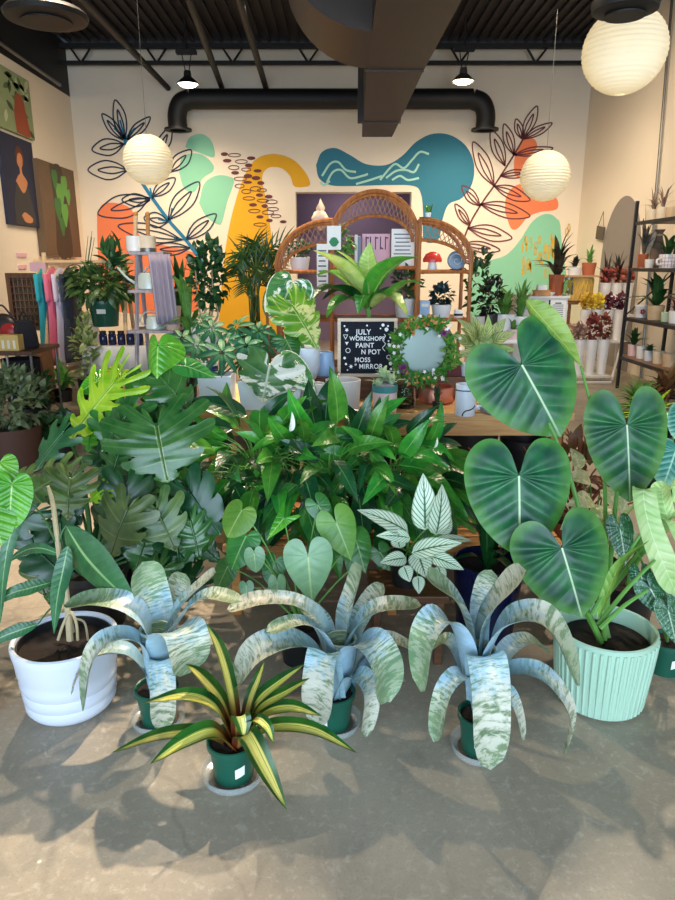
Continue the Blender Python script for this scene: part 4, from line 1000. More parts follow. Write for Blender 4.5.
nursery(t, c, .12, .22, None, plain('terracotta', (178, 98, 62), .75, var=.1), False)
tw = MB(); R = random.Random(2)
for i in range(26):
    e = c + V((R.gauss(0, .16), R.gauss(0, .12), R.uniform(.4, .72))); tw.tube([c + V((0, 0, .2)), c.lerp(e, .5) + V((R.gauss(0, .05), 0, .12)), e], [.006, .003], 5)
tw.build('stems', plain('red_brown_twig', (128, 62, 44), .7, var=.2), t)
bush(t, c + V((0, 0, .5)), (.24, .18, .2), 60, .12, .05, leafmat('bronze_leaf', (96, 88, 46), (126, 72, 52), rough=.4, vein=(160, 120, 90)), seed=3)
# ------------------------------------------------------------------ the display table
TZ = .75; TY0 = 3.47
TX0, TX1 = PY(198, 415, TY0).x, PY(575, 415, TY0).x
TYB = 4.38
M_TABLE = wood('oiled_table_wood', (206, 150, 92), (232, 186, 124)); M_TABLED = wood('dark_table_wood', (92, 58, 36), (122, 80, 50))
t = thing('display_table', 'wooden display table with a thick pale edge behind the peace lilies', 'table', ((TX0 + TX1) / 2, (TY0 + TYB) / 2, 0))
for i in range(5):
    d = (TYB - TY0) / 5
    MB().box(((TX0 + TX1) / 2, TY0 + d * (i + .5), TZ - .02), (TX1 - TX0, d - .004, .04)).build('plank', M_TABLE, t, False, bevel=.003)
MB().box(((TX0 + TX1) / 2, TY0 + .05, TZ - .085), (TX1 - TX0 - .04, .03, .09)).build('apron', M_TABLE, t, False, bevel=.003)
MB().box(((TX0 + TX1) / 2, TYB - .05, TZ - .085), (TX1 - TX0 - .04, .03, .09)).build('apron', M_TABLE, t, False, bevel=.003)
for x in (TX0 + .07, TX1 - .07):
    for y in (TY0 + .07, TYB - .07): MB().box((x, y, (TZ - .04) / 2), (.07, .07, TZ - .04)).build('leg', M_TABLE, t, False, bevel=.004)
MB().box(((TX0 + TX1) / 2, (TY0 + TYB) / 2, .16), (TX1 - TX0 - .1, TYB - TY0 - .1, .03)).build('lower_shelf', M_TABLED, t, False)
# black pots added on the lower shelf to darken the space under the table
for i, (x, r, h) in enumerate(((-.42, .17, .4), (-.04, .18, .44), (.36, .18, .42), (.75, .18, .46), (1.08, .13, .36))):
    c = V((x, 3.8, .176)); tt = thing('dark_filler_pot', ['empty black pot under the table behind the monstera', 'empty black pot under the table, second from left', 'wide empty black pot under the middle of the table', 'tall empty black pot under the table behind the round velvet leaf', 'empty black pot under the right end of the table'][i], 'plant pot', c, 'pots under the table')
    pot(tt, c, r * .8, r, h, M_BLKP, rim=.006)
tag(MB().box(((TX0 + TX1) / 2 + .02, 4.1, TZ + .0605), (1.5, .42, .12)).build('wooden_riser', M_TABLED, None, False, bevel=.004), 'long low dark wooden riser on the display table under the letter board', 'riser')
RZ = TZ + .121
def on(px, py, z): return PZ(px, py, z)

# ---- letter board
yb_ = 3.93
q0, q1 = PY(337.5, 379, yb_), PY(397.5, 318, yb_)
bw_, bh_ = q1.x - q0.x, q1.z - RZ; bx = (q0.x + q1.x) / 2
t = thing('letter_board', 'square black felt letter board in a pale oak frame listing the July workshops', 'letter board', (bx, yb_, RZ))
M_OAK = wood('pale_oak', (206, 180, 150), (226, 204, 176)); fw_ = bw_ * .055
for x, z, sx, sz in ((bx, RZ + fw_ / 2, bw_, fw_), (bx, RZ + bh_ - fw_ / 2, bw_, fw_), (bx - bw_ / 2 + fw_ / 2, RZ + bh_ / 2, fw_, bh_ - 2 * fw_), (bx + bw_ / 2 - fw_ / 2, RZ + bh_ / 2, fw_, bh_ - 2 * fw_)):
    MB().box((x, yb_, z), (sx, .03, sz)).build('frame', M_OAK, t, False, bevel=.001)
felt = MB(); nf = 34
for i in range(nf): felt.box((bx, yb_ - .001, RZ + fw_ + (i + .5) * (bh_ - 2 * fw_) / nf), (bw_ - 2 * fw_, .012, (bh_ - 2 * fw_) / nf - .0014))
felt.box((bx, yb_ + .006, RZ + bh_ / 2), (bw_ - fw_, .008, bh_ - fw_)); felt.build('felt', plain('black_felt', (24, 28, 40), .9, var=.2, scale=40), t, False)
M_LET = plain('white_letters', (246, 246, 246), .5, var=.0)
def text(parent, s, x, z, size, y, mat, name='lettering', align='LEFT', bold=.0, sx=1, rx=PI / 2, rz=0):
    cu = bpy.data.curves.new(name + '_c', 'FONT'); cu.body = s; cu.size = size; cu.extrude = .0015; cu.align_x = align; cu.offset = bold; cu.space_character = 1.08
    q = bpy.data.objects.new('text_tmp', cu); COL.objects.link(q); bpy.context.view_layer.update()
    me = bpy.data.meshes.new_from_object(q.evaluated_get(bpy.context.evaluated_depsgraph_get())); bpy.data.objects.remove(q); me.name = name; me.materials.clear(); me.materials.append(mat)
    o = bpy.data.objects.new(name, me); COL.objects.link(o); o.rotation_euler = (rx, 0, rz)
    l = wloc(parent); o.parent = parent; o.location = V((x, y, z)) - l; o.scale = (sx, 1, 1); return o
yl = yb_ - .009
for s, px, py, sz in (('JULY', 356, 334.5, 7.2), ('WORKSHOPS', 349.5, 340.6, 5.8), ('PAINT', 355.5, 347.6, 6.6), ('N POT', 361, 354.2, 6.6), ('MOSS', 354.5, 362, 6.4), ('" MIRROR', 354.5, 368.6, 6.6)):
    p = PY(px, py, yl); text(t, s, p.x, p.z, pxm(sz, yl) * 1.02, yl, M_LET, bold=.0006, sx=.92)
sy = MB()
def blob(px, py, r, n=10, star=False):
    c = PY(px, py, yl); rr = pxm(r, yl)
    sy.prism([(c.x + rr * (1 if not star or k % 2 else .45) * math.sin(2 * PI * k / n), c.z + rr * (1 if not star or k % 2 else .45) * math.cos(2 * PI * k / n)) for k in range(n)], .003, 'xz', yl - .002)
for a in ((344.5, 326, .9), (383, 325, 1.6), (386.5, 329.5, 2.0), (388, 326, 1), (380.5, 328.5, .8), (390.5, 337.5, 1.2), (388.5, 341, 1), (388.6, 344, 1), (344.6, 358, 1.4), (346, 364, 1.2), (347.5, 370, .8), (390.5, 363.5, 1.9), (391, 369, 1.3), (367, 325.5, .9)): blob(*a)
for a in ((346.8, 330, 2.2, 10, True), (351, 366.5, 2.4, 12, True), (346.8, 343, 2.2, 6, True), (389, 372, 1.8, 10, True)): blob(*a)
def ringm(px, py, r, w=.7):
    c = PY(px, py, yl); rr = pxm(r, yl); sy.tube([c + V((rr * math.cos(2 * PI * k / 14), 0, rr * math.sin(2 * PI * k / 14))) for k in range(15)], pxm(w, yl) / 2, 5, n=28)
ringm(348, 350.5, 2.2); ringm(388.6, 357, 1.9); 
def tri(px, py, r):
    sy.tube([PY(px - r, py - r, yl), PY(px + r, py - r, yl)], .0018, 5); sy.tube([PY(px + r, py - r, yl), PY(px, py + r, yl)], .0018, 5); sy.tube([PY(px, py + r, yl), PY(px - r, py - r, yl)], .0018, 5)
tri(345.6, 337, 2.2)
sy.tube([PY(384 + 1.4 * math.sin(k * 1.5), 334 + k * 1.9, yl) for k in range(10)], .0022, 5)
sy.build('symbols', M_LET, t)

# ---- dumb cane behind the board
c = V((PY(372, 330, 4.12).x, 4.12, RZ)); t = thing('dieffenbachia', 'big plant with broad pale-centred green leaves rising behind the letter board', 'potted plant', c)
pot(t, c, .09, .11, .17, M_WHITE, soil=.9); crn = c + V((0, 0, .16))
L_DUMB = leafmat('pale_centred_leaf', (172, 204, 100), (206, 224, 140), vein=(120, 170, 80), vw=.08, vs=.3, mid=(220, 232, 170), mw=.06, edge=(58, 124, 44), rough=.3, trans=.2, quilt=.2)
L_DUMBG = leafmat('broad_mid_green_leaf', (64, 140, 48), (92, 164, 60), vein=(140, 190, 90), vw=.08, vs=.3, mid=(190, 214, 130), mw=.07, rough=.28, trans=.2, quilt=.2)
cs = [c + V((0, 0, .15)), PY(368, 308, 4.1), PY(367, 294, 4.08)]
MB().tube(cs, [.014, .012, .008], 8).build('stem', M_STEM, t)
for pts, w, m in [([(366, 302, 0), (352, 280, -.05), (336, 262, -.1), (313, 250, -.16)], 30, L_DUMB), ([(366, 300, 0), (360, 276, .0), (350, 260, 0), (336, 250, 0)], 22, L_DUMB), ([(368, 302, -.02), (382, 276, -.08), (400, 261, -.14), (420, 257, -.2)], 30, L_DUMBG),
                  ([(367, 300, 0), (368, 274, .02), (368, 258, .04), (370, 242, .06)], 22, L_DUMB), ([(364, 306, -.02), (344, 290, -.1), (326, 288, -.15), (312, 300, -.18)], 24, L_PEACED), ([(370, 304, -.02), (392, 292, -.1), (408, 282, -.15), (424, 284, -.18)], 18, L_DUMBG),
                  ([(366, 308, -.04), (350, 298, -.1), (336, 304, -.14), (326, 318, -.15)], 22, L_DUMBG), ([(372, 308, -.04), (386, 296, -.1), (398, 302, -.14), (408, 316, -.14)], 24, L_DUMB), ([(368, 302, .06), (378, 276, .12), (386, 264, .15), (396, 258, .2)], 20, L_DUMB),
                  ([(364, 302, .06), (346, 280, .14), (330, 272, .2), (316, 276, .22)], 22, L_DUMBG), ([(366, 310, .08), (352, 296, .16), (338, 290, .2), (322, 300, .22)], 22, L_PEACED), ([(370, 310, .08), (386, 294, .16), (402, 290, .2), (416, 300, .22)], 22, L_PEACED), ([(368, 308, -.06), (366, 294, -.12), (362, 298, -.16), (358, 314, -.16)], 20, L_DUMBG)]:
    px_strap_leaf(t, 4.1, pts, w * .92, m, p_lance, .25, nv=12)
# ---- pots along the table front
def simplepot(name, label, cat, px, pyb, z, wpx, hpx, mat, taper=.8, group=None, rim=0, soil=.88, seg=36, empty=False):
    b = PZ(px, pyb, z); r = pxm(wpx, b.y, z) / 2; Y = b.y + r; c = V((b.x * Y / b.y, Y, z)); h = pxm(hpx, Y, z) * 1.0
    t = thing(name, label, cat, c, group); pot(t, c, r * taper, r, h, mat, rim=rim, soil=.2 if empty else soil, seg=seg)
    return t, c, r, h
M_PALE = plain('pale_grey_ceramic', (214, 208, 204), .5); M_BLUEP = plain('pale_blue_ceramic', (150, 184, 222), .4, var=.04)
M_WBLUE = plain('cool_white_ceramic', (222, 232, 244), .35, var=.02); M_PINKP = plain('blush_pink_ceramic', (238, 206, 206), .5); M_TEALP = plain('teal_glaze', (64, 140, 140), .3)
def planterbox(label, px0, px1, pyb, z, hpx, dep, mat, cat='planter'):
    a, b = PZ(px0, pyb, z), PZ(px1, pyb, z); w = b.x - a.x; h = pxm(hpx, a.y, z); x = (a.x + b.x) / 2; y0 = a.y
    t = thing('square_planter', label, cat, (x, y0 + dep / 2, z)); th = .012; mb = MB()
    k = .9; y = y0 + dep / 2
    def rg(s, zz): return [V((x + sx * w / 2 * s, y + sy_ * dep / 2 * s, z + zz)) for sx, sy_ in ((-1, -1), (1, -1), (1, 1), (-1, 1))]
    mb.grid([rg(k, 0), rg(1, h), rg(.93, h), rg(.9, h * .85)], closed=True); mb.f.append((3, 2, 1, 0)); mb.build('pot', mat, t, False, bevel=.004)
    MB().box((x, y, z + h * .84), (w * .9, dep * .88, .01)).build('soil', M_SOIL, t, False)
    return t, V((x, y, z + h * .85)), w, h
t, c, w_, h_ = planterbox('square pale white planter holding the umbrella tree, left end of the table', 199, 232, 412, TZ, 36, .2, M_WBLUE, 'potted plant')
t.name = 'umbrella_tree'
# umbrella tree: whorls of pointed leaflets
L_UMB = leafmat('grey_green_leaflet', (34, 92, 62), (60, 118, 78), vein=(100, 150, 104), vw=.1, vs=.3, mid=(100, 150, 104), mw=.1, rough=.5, spec=.2, trans=.12, quilt=.1)
R = random.Random(21); st = MB()
for px, py, dy, rr in ((222, 352, -.1, 30), (196, 345, .0, 26), (206, 372, -.06, 22), (246, 345, .0, 26), (236, 326, .1, 24), (212, 328, .08, 26), (190, 366, .05, 22), (258, 330, .1, 22), (182, 338, .1, 22), (226, 340, .05, 24), (242, 362, .02, 20), (200, 320, .15, 20), (266, 346, .12, 20), (172, 356, .1, 20)):
    a = PY(px, py, c.y + dy); st.tube([c, c.lerp(a, .5) + V((R.gauss(0, .02), .03, .04)), a], [.005, .003], 5); mb = MB(); n = 8; a0 = R.random() * 6
    ax = V((R.gauss(0, .25), -.75, .65)).normalized(); e1 = ax.orthogonal().normalized(); e2 = ax.cross(e1); l = pxm(rr, c.y) * .9
    for k in range(n):
        an = a0 + 2 * PI * k / n; d = e1 * math.cos(an) + e2 * math.sin(an) - ax * .35 + V((0, 0, -.15))
        blade(mb, a + d * .01, a + d.normalized() * l * R.uniform(.8, 1.1), ax, l * .25, p_lance, 9, 4, .1, .2, nv=9)
    mb.build('leaf', L_UMB, t)
st.build('stems', M_STEMD, t)
# striped cups at the table's left end
for px, pyb, lb in ((190, 398, 'white cup with a navy band, upper one at the left end of the table'), (191, 420, 'white cup with a navy band, lower one at the left end of the table')):
    zc_ = TZ if pyb > 410 else TZ + .131; b = PZ(px, 416, TZ); c = V((b.x + .07, 3.6 if pyb > 410 else 3.6, zc_)); 
    tt = thing('striped_cup', lb, 'cup', c, 'navy banded cups'); r = .05; h = .12
    MB().lathe([(r * .85, 0), (r, .01), (r, h), (r * .93, h), (r * .9, .02), (.001, .018)], 28, c).build('cup', M_WHITE, tt)
    MB().lathe([(r * 1.002, h * .62), (r * 1.012, h * .64), (r * 1.012, h * .84), (r * 1.002, h * .86)], 28, c, caps=(False, False)).build('band', plain('navy_band', (30, 38, 96), .4), tt)
# variegated monstera in white footed pot
t, c, w_, h_ = planterbox('low wide white planter of the white-marbled monstera, middle of the table front', 238, 302, 411, TZ, 30, .24, M_WBLUE, 'potted plant')
t.name = 'marbled_monstera'
L_ALBO = leafmat('white_marbled_leaf', (50, 110, 56), (84, 138, 74), vein=(170, 200, 150), vw=.06, vs=.35, mid=(200, 220, 170), mw=.05, rough=.32, trans=.15, kind='splash', c3=(240, 242, 226))
L_ALBOY = leafmat('yellow_marbled_leaf', (84, 150, 40), (120, 176, 50), vein=(230, 232, 160), vw=.12, vs=.7, mid=(226, 232, 150), mw=.08, rough=.3, trans=.25, kind='splash', c3=(224, 228, 150))
def hleaf(t, crn, a, tip, w, n, mat, ol=HEART, kind='h', pet=.005, pm=None, **kw):
    A = PY(*a); mb = MB()
    if kind == 'm': monstera(mb, A, PY(*tip), n, pxm(w, a[2], A.z), **kw)
    else: heart(mb, A, PY(*tip), n, pxm(w, a[2], A.z), ol, **kw)
    lf = mb.build('leaf', mat, t); petiole(lf, crn, A, pet, .05, pm or M_STEM, V((0, .05, 0))); return lf
hleaf(t, c, (270, 364, 3.45), (262, 402, 3.38), 72, (0, -1, .5), L_ALBO, kind='m', nl=5, cut=.72, gap=.35, bend=.12)
hleaf(t, c, (286, 340, 3.75), (298, 362, 3.72), 28, (.2, -1, .4), L_HEARTD); hleaf(t, c, (262, 336, 3.8), (250, 362, 3.76), 28, (-.2, -1, .4), L_HEARTD)
hleaf(t, c, (288, 366, 3.52), (318, 392, 3.46), 34, (.4, -1, .4), L_ALBO)
MB().tube([c, PY(268, 330, 3.75), PY(267, 312, 3.75)], .008, 7).build('stake', plain('brown_stake', (120, 74, 44), .8), t)
# white bowl on a foot with the second marbled plant
b = PZ(306, 400, TZ); yq = 3.86; c = V((PY(304, 380, yq).x, yq, TZ)); r = pxm(16.5, yq); ztop = PY(304, 347, yq).z - TZ
t = thing('marbled_philodendron', 'white and lime marbled plant in a white footed bowl, left of the letter board', 'potted plant', c)
pot(t, c, r * .5, r, ztop, M_WBLUE, 'pot', prof=[(r * .62, 0), (r * .62, ztop * .2), (r * .5, ztop * .3), (r * .75, ztop * .42), (r * .98, ztop * .62), (r, ztop * .9), (r, ztop)], soil=.92)
cc = c + V((0, 0, ztop * .92))
hleaf(t, cc, (292, 283, 3.85), (276, 316, 3.8), 52, (-.3, -1, .35), L_ALBO, ROUND, nv=6)
hleaf(t, cc, (292, 305, 3.75), (320, 348, 3.68), 54, (.25, -1, .6), L_ALBOY, kind='m', nl=8, cut=.75, gap=.3)
hleaf(t, cc, (276, 292, 3.92), (266, 318, 3.9), 26, (-.4, -1, .3), L_ALBO, ROUND); hleaf(t, cc, (300, 320, 3.8), (290, 342, 3.78), 24, (-.2, -1, .4), L_HEARTD)
# blue pot
b = PZ(324, 384, RZ); yq = 3.98; c = V((PY(325, 370, yq).x, yq, RZ)); r = pxm(10.5, yq)
t = thing('blue_pot', 'small pale blue flared pot between the white bowl and the letter board', 'plant pot', c); hh = PY(325, 352, yq).z - RZ
pot(t, c, r * .95, r * .8, hh, M_BLUEP, prof=[(r * .85, 0), (r, hh * .2), (r * .86, hh * .6), (r * .78, hh)], soil=.8)
# two pale square-ish pots with drawn marks
for px, w, pyb, hp, lb in ((316, 19, 412, 27, 'pale grey pot with a pink ring mark, in front of the blue pot'), (343, 36, 412, 29, 'wide pale grey tub directly below the letter board')):
    tt, c, r, h = simplepot('grey_pot', lb, 'plant pot', px, pyb, TZ, w, hp, M_PALE, .92, 'grey pots below the letter board', empty=True)
    if px < 330:
        MB().tube([c + V((.018 * math.cos(2 * PI * k / 16) - .01, -r - .0005 + .004 * (k % 16 in (0, 8)), h * .45 + .018 * math.sin(2 * PI * k / 16))) for k in range(17)], .004, 5, n=32).build('ring_mark', plain('pink_glaze', (214, 90, 120), .4), tt)
# pink pot with a succulent
tt, c, r, h = simplepot('succulent_pot', 'pink pot with a teal rim and a pale succulent, right below the letter board', 'potted plant', 384.5, 413, TZ, 25, 24, M_PINKP, .96)
MB().lathe([(r * 1.0, h * .8), (r * 1.04, h * .82), (r * 1.05, h * 1.08), (r * .96, h * 1.08), (r * .93, h * .9)], 32, c, caps=(False, False)).build('teal_rim', M_TEALP, tt)
t3 = c + V((0, -r - .001, h * .42)); MB().tube([t3 + V((.014 * math.cos(a * PI / 6), .0, .014 * math.sin(a * PI / 6))) for a in range(13)], .002, 5).build('drawn_mark', plain('blue_line_glaze', (70, 84, 140), .5), tt)
L_SUCC = leafmat('pale_succulent_leaf', (150, 184, 140), (196, 214, 176), rough=.45, trans=.1, mid=(220, 226, 190), quilt=0)
for k, (dx, dz) in enumerate(((0, .03), (-.035, .01), (.035, .015), (-.01, .055))):
    clump(tt, c + V((dx, -.01, h + dz)), 13, .075, .026, L_SUCC, p_lance, 'rosette', .9, .9, .3, seed=k + 3, nn=6)
# ---- flower framed mirror
ym_ = 3.76; C_ = PY(423, 350, ym_); RI = pxm(21, ym_); RO = pxm(34, ym_)
t = thing('flower_mirror', 'round mirror framed in a wreath of moss and small flowers', 'mirror', C_)
tm = NT('mirror_glass'); tm.done(lin((150, 166, 160)), .3, .35)
MB().add(*disc_y(C_, RI * 1.1, .008)).build('mirror_glass', tm.m, t, False)
MB().tube([C_ + V((math.cos(2 * PI * k / 24) * (RI + RO) / 2, .015, math.sin(2 * PI * k / 24) * (RI + RO) / 2)) for k in range(25)], (RO - RI) * .42, 8, n=48).build('moss_ring', plain('moss', (66, 110, 42), .95, var=.5, scale=50, bump=1), t)
R = random.Random(5)
def scatter(n, mat, ll, lw, lo=0., hi=1., a0=0, a1=2 * PI, name='foliage'):
    mb = MB()
    for i in range(n):
        a = R.uniform(a0, a1); k = RI + (RO - RI) * R.uniform(lo, hi); p = C_ + V((math.cos(a) * k, -.02 - R.random() * .03, math.sin(a) * k))
        d = V((math.cos(a) * R.uniform(-.3, 1) + R.gauss(0, .5), -R.random() * .8, math.sin(a) * R.uniform(-.3, 1) + R.gauss(0, .5))).normalized()
        blade(mb, p, p + d * ll * R.uniform(.6, 1.2), (R.gauss(0, .3), -1, .5), lw, p_ovate, 4, 2, .1, .2)
    mb.build(name, mat, t)
scatter(240, L_PEACE, .05, .016); scatter(150, leafmat('moss_green_leaf', (96, 140, 50), (140, 176, 76), rough=.6), .035, .013)
scatter(60, leafmat('peach_petal', (226, 150, 80), (236, 180, 110), rough=.6), .03, .02, a0=.9, a1=2.2, name='orange_petals'); scatter(26, leafmat('peach_petal', (226, 150, 80), (236, 180, 110)), .03, .02, a0=4.0, a1=5.2, name='orange_petals')
for a in (.75, 3.85):
    mb = MB(); p = C_ + V((math.cos(a) * (RI + .03), -.04, math.sin(a) * (RI + .03)))
    for k in range(22): d = V((R.gauss(0, 1), -abs(R.gauss(0, .7)), R.gauss(0, 1))).normalized(); blade(mb, p, p + d * .035, (0, -1, .3), .016, p_ovate, 4, 2)
    mb.build('purple_flower', leafmat('purple_petal', (132, 40, 120), (160, 60, 140), rough=.6), t)
for i in range(26):
    a = R.uniform(0, 2 * PI); k = RI + (RO - RI) * R.uniform(-.1, 1.25); p = C_ + V((math.cos(a) * k, -.055, math.sin(a) * k)); mb = MB()
    for q in range(5): d = V((math.cos(q * 1.257 + a), -.3, math.sin(q * 1.257 + a))); blade(mb, p, p + d * .012, (0, -1, 0), .009, p_ovate, 3, 2)
    mb.build('white_flower', leafmat('white_petal', (244, 244, 238), (250, 250, 246), rough=.6), t)
# vessels under the mirror
zb_ = C_.z - RO * .93
M_COPPER = plain('copper_pink_metal', (206, 132, 112), .3, .7, var=.1)
for px, wpx, mat, lb, kind in ((436, 36, M_COPPER, 'wide coppery pink vase under the flower-framed mirror', 'v'), (404, 24, glass('bottle_glass', (214, 226, 214)), 'clear glass jar under the left of the flower-framed mirror', 'g')):
    Yq = 3.78 if kind == 'v' else 3.64
    c = V((PY(px, 400, Yq).x, Yq, TZ)); r = pxm(wpx, Yq) / 2; h = min(zb_ - TZ - .006, PY(px, 386, Yq).z - TZ)
    tt = thing('vase' if kind == 'v' else 'glass_jar', lb, 'vase' if kind == 'v' else 'jar', c)
    MB().lathe([(r * .9, 0), (r, h * .1), (r, h * .85), (r * .92, h), (r * .86, h), (r * .9, h * .8), (r * .9, h * .1), (.001, h * .08)], 32, c).build('body', mat, tt)
    if kind == 'g': bush(tt, c + V((0, 0, h * .5)), (r * .6, r * .6, h * .35), 26, .03, .012, L_HEARTD, seed=8)
c = V((PY(437, 408, 3.6).x, 3.6, TZ)); t2 = thing('small_cactus', 'small dark green upright succulent in front of the copper vase', 'potted plant', c)
pot(t2, c, .022, .028, .035, M_BLKP, soil=.9); clump(t2, c + V((0, 0, .03)), 12, .09, .02, L_PEACED, spread=.35, rise=1.3, droop=.1, seed=6)
tag(MB().box((PY(453, 385, 3.98).x, 3.98, TZ + .1), (.09, .05, .2)).build('red_box', plain('deep_red_card', (104, 30, 28), .6), None, False, bevel=.003), 'dark red upright box between the mirror and the white mug', 'box')
# ---- mug with a paper cone
b = PZ(464.5, 417, TZ); r = pxm(10.3, b.y) ; Y = b.y + r; c = V((b.x * Y / b.y, Y, TZ)); h = PY(464, 385.5, Y - r).z - TZ
t = thing('white_mug', 'tall white mug with a curved navy line and a big round handle', 'mug', c)
MB().lathe([(r * .96, 0), (r, .004), (r, h * .98), (r * .97, h), (r * .9, h), (r * .89, .01), (.001, .008)], 40, c).build('body', M_WBLUE, t)
hx = c + V((r * .9, 0, h * .5)); MB().tube([hx + V((0, 0, h * .24)), hx + V((r * .7, 0, h * .26)), hx + V((r * 1.1, 0, 0)), hx + V((r * .7, 0, -h * .26)), hx + V((0, 0, -h * .22))], r * .22, 10, n=24).build('handle', M_WBLUE, t)
M_NAVY = plain('navy_glaze_line', (24, 34, 70), .4)
MB().tube([c + V((math.cos(a) * r * 1.005, math.sin(a) * r * 1.005, h * .82)) for a in [k * 2 * PI / 24 for k in range(25)]], .0035, 5).build('navy_ring', M_NAVY, t)
MB().tube([c + V((math.cos(a) * r * 1.005, math.sin(a) * r * 1.005, z_ * h)) for a, z_ in ((4.3, .02), (4.35, .1), (4.6, .19), (5.0, .22), (5.4, .26), (5.8, .33))], .0035, 5).build('navy_line', M_NAVY, t)
c2 = V((PY(467, 395, 4.0).x, 3.98, TZ)); t = thing('tapered_pot', 'white tapered pot standing behind the tall mug', 'plant pot', c2); hh = PY(467, 364, 3.98).z - TZ
pot(t, c2, pxm(6, 4), pxm(10, 4), hh, M_WBLUE, soil=.8)
b = PZ(492, 417, TZ); c = V((b.x * 1.02, b.y + .08, TZ)); t = thing('stone_bowl', 'small grey stone bowl just right of the mug', 'bowl', c)
MB().lathe([(.04, 0), (.075, .02), (.085, .045), (.078, .045), (.06, .02), (.001, .012)], 28, c).build('bowl', plain('grey_stone', (150, 140, 132), .7), t)
# ---- aglaonema on the table
c = V((PY(478, 370, 4.15).x, 4.15, TZ)); t = thing('feathered_aglaonema', 'bushy plant with cream-feathered green leaves right of the mirror', 'potted plant', c)
hp = PY(470, 352, 4.15).z - TZ
pot(t, c, .07, .09, hp, M_PINKP, soil=.95)
L_AGL = leafmat('cream_feather_leaf', (166, 192, 112), (200, 212, 150), vein=None, mid=(220, 226, 180), rough=.36, trans=.18, kind='fish', c3=(58, 112, 62))
crn = c + V((0, 0, hp)); R = random.Random(31)
for px, py, tx, ty, w in ((476, 344, 456, 318, 13), (478, 342, 470, 312, 13), (482, 342, 488, 314, 13), (486, 342, 506, 318, 14), (490, 345, 516, 332, 14), (474, 348, 448, 334, 13), (480, 348, 462, 342, 14), (486, 350, 500, 342, 13), (478, 352, 456, 356, 12), (492, 352, 516, 350, 12), (484, 340, 479, 322, 12), (482, 352, 484, 340, 12), (470, 340, 460, 328, 10), (496, 340, 498, 322, 11)):
    B = PY(px, py, 4.1); mb = MB(); blade(mb, B, PY(tx, ty, 4.02 + R.uniform(-.06, .1)), (R.gauss(0, .3), -1, .5), pxm(w, 4.1), p_ovate, 10, 6, .12, .2, nv=7, slope=1.0); lf = mb.build('leaf', L_AGL, t); petiole(lf, crn, B, .003, .05)
# ------------------------------------------------------------------ rattan etagere with three arches
M_RAT = wood('rattan_cane', (140, 78, 38), (186, 118, 62), .4, 4, 2); M_RATD = plain('rattan_wicker', (150, 92, 48), .5, var=.25, scale=30)
YR, DR = 4.85, .34
t = thing('rattan_etagere', 'brown rattan shelf unit with three woven arches, tallest in the middle', 'shelf unit', (PY(375, 300, YR).x, YR, 0))
bays = []
for px0, px1, ptop, pspring in ((277, 333, 220, 268), (331, 417, 191, 242), (417, 470, 219, 262)):
    x0, x1 = PY(px0, 300, YR).x, PY(px1, 300, YR).x; bays.append((x0, x1, PY(0, ptop, YR).z, PY(0, pspring, YR).z))
def arc(i, y, kx, kz, a0=0., a1=1., n=16):
    """the hoop of bay i: a half ellipse in the middle, quarter ellipses leaning on it at the sides"""
    x0, x1, zt, zs = bays[i]
    if i == 1: cx, rx, b0, b1 = (x0 + x1) / 2, (x1 - x0) / 2, 0, PI
    elif i == 0: cx, rx, b0, b1 = x1, x1 - x0, 0, PI / 2
    else: cx, rx, b0, b1 = x0, x1 - x0, PI / 2, PI
    return [V((cx - rx * kx * math.cos(b0 + (b1 - b0) * (a0 + (a1 - a0) * q / n)), y, zs + (zt - zs) * kz * math.sin(b0 + (b1 - b0) * (a0 + (a1 - a0) * q / n)))) for q in range(n + 1)]
for i, (x0, x1, zt, zs) in enumerate(bays):
    for y in (YR, YR + DR):
        for kx, kz, r in ((1.0, 1.0, .014), (.955, .93, .009), (.86, .52, .012)) if y == YR else ((1.0, 1.0, .014),):
            MB().tube(arc(i, y, kx, kz), r, 8, n=32).build('arch', M_RAT, t)
        for q, x in enumerate((x0 + .006, x1 - .006)):
            MB().tube([(x, y, 0), (x, y, zs if i == 1 or q == (0 if i == 0 else 1) else zt)], .014, 8).build('post', M_RAT, t)
    lat = MB(); n = 26 if i == 1 else 14                  # woven lattice between the outer and the inner hoop
    for sgn in (1, -1):
        for j in range(n):
            a = (j + .5) / n; b = a + sgn * 1.6 / n
            if 0 <= b <= 1: lat.tube([arc(i, YR, .87, .55, a, a, 1)[0], arc(i, YR, .95, .92, b, b, 1)[0]], .0035, 4)
    lat.build('wicker_lattice', M_RATD, t)
    for zpy in (270, 318, 366) if i != 1 else (266, 318, 366):
        z = PY(0, zpy, YR).z
        MB().box(((x0 + x1) / 2, YR + DR / 2, z - .012), (x1 - x0 - .02, DR, .02)).build('shelf', M_RATD, t, False)
        for y in (YR, YR + DR): MB().tube([(x0, y, z - .012), (x1, y, z - .012)], .013, 8).build('shelf_rail', M_RAT, t)
def shz(i, k): return PY(0, ((270, 318, 366), (266, 318, 366), (270, 318, 366))[i][k], YR).z - .002
def item(name, label, cat, px, Y, z, group=None):
    c = V((PY(px, 300, Y).x, Y, z)); return thing(name, label, cat, c, group), c
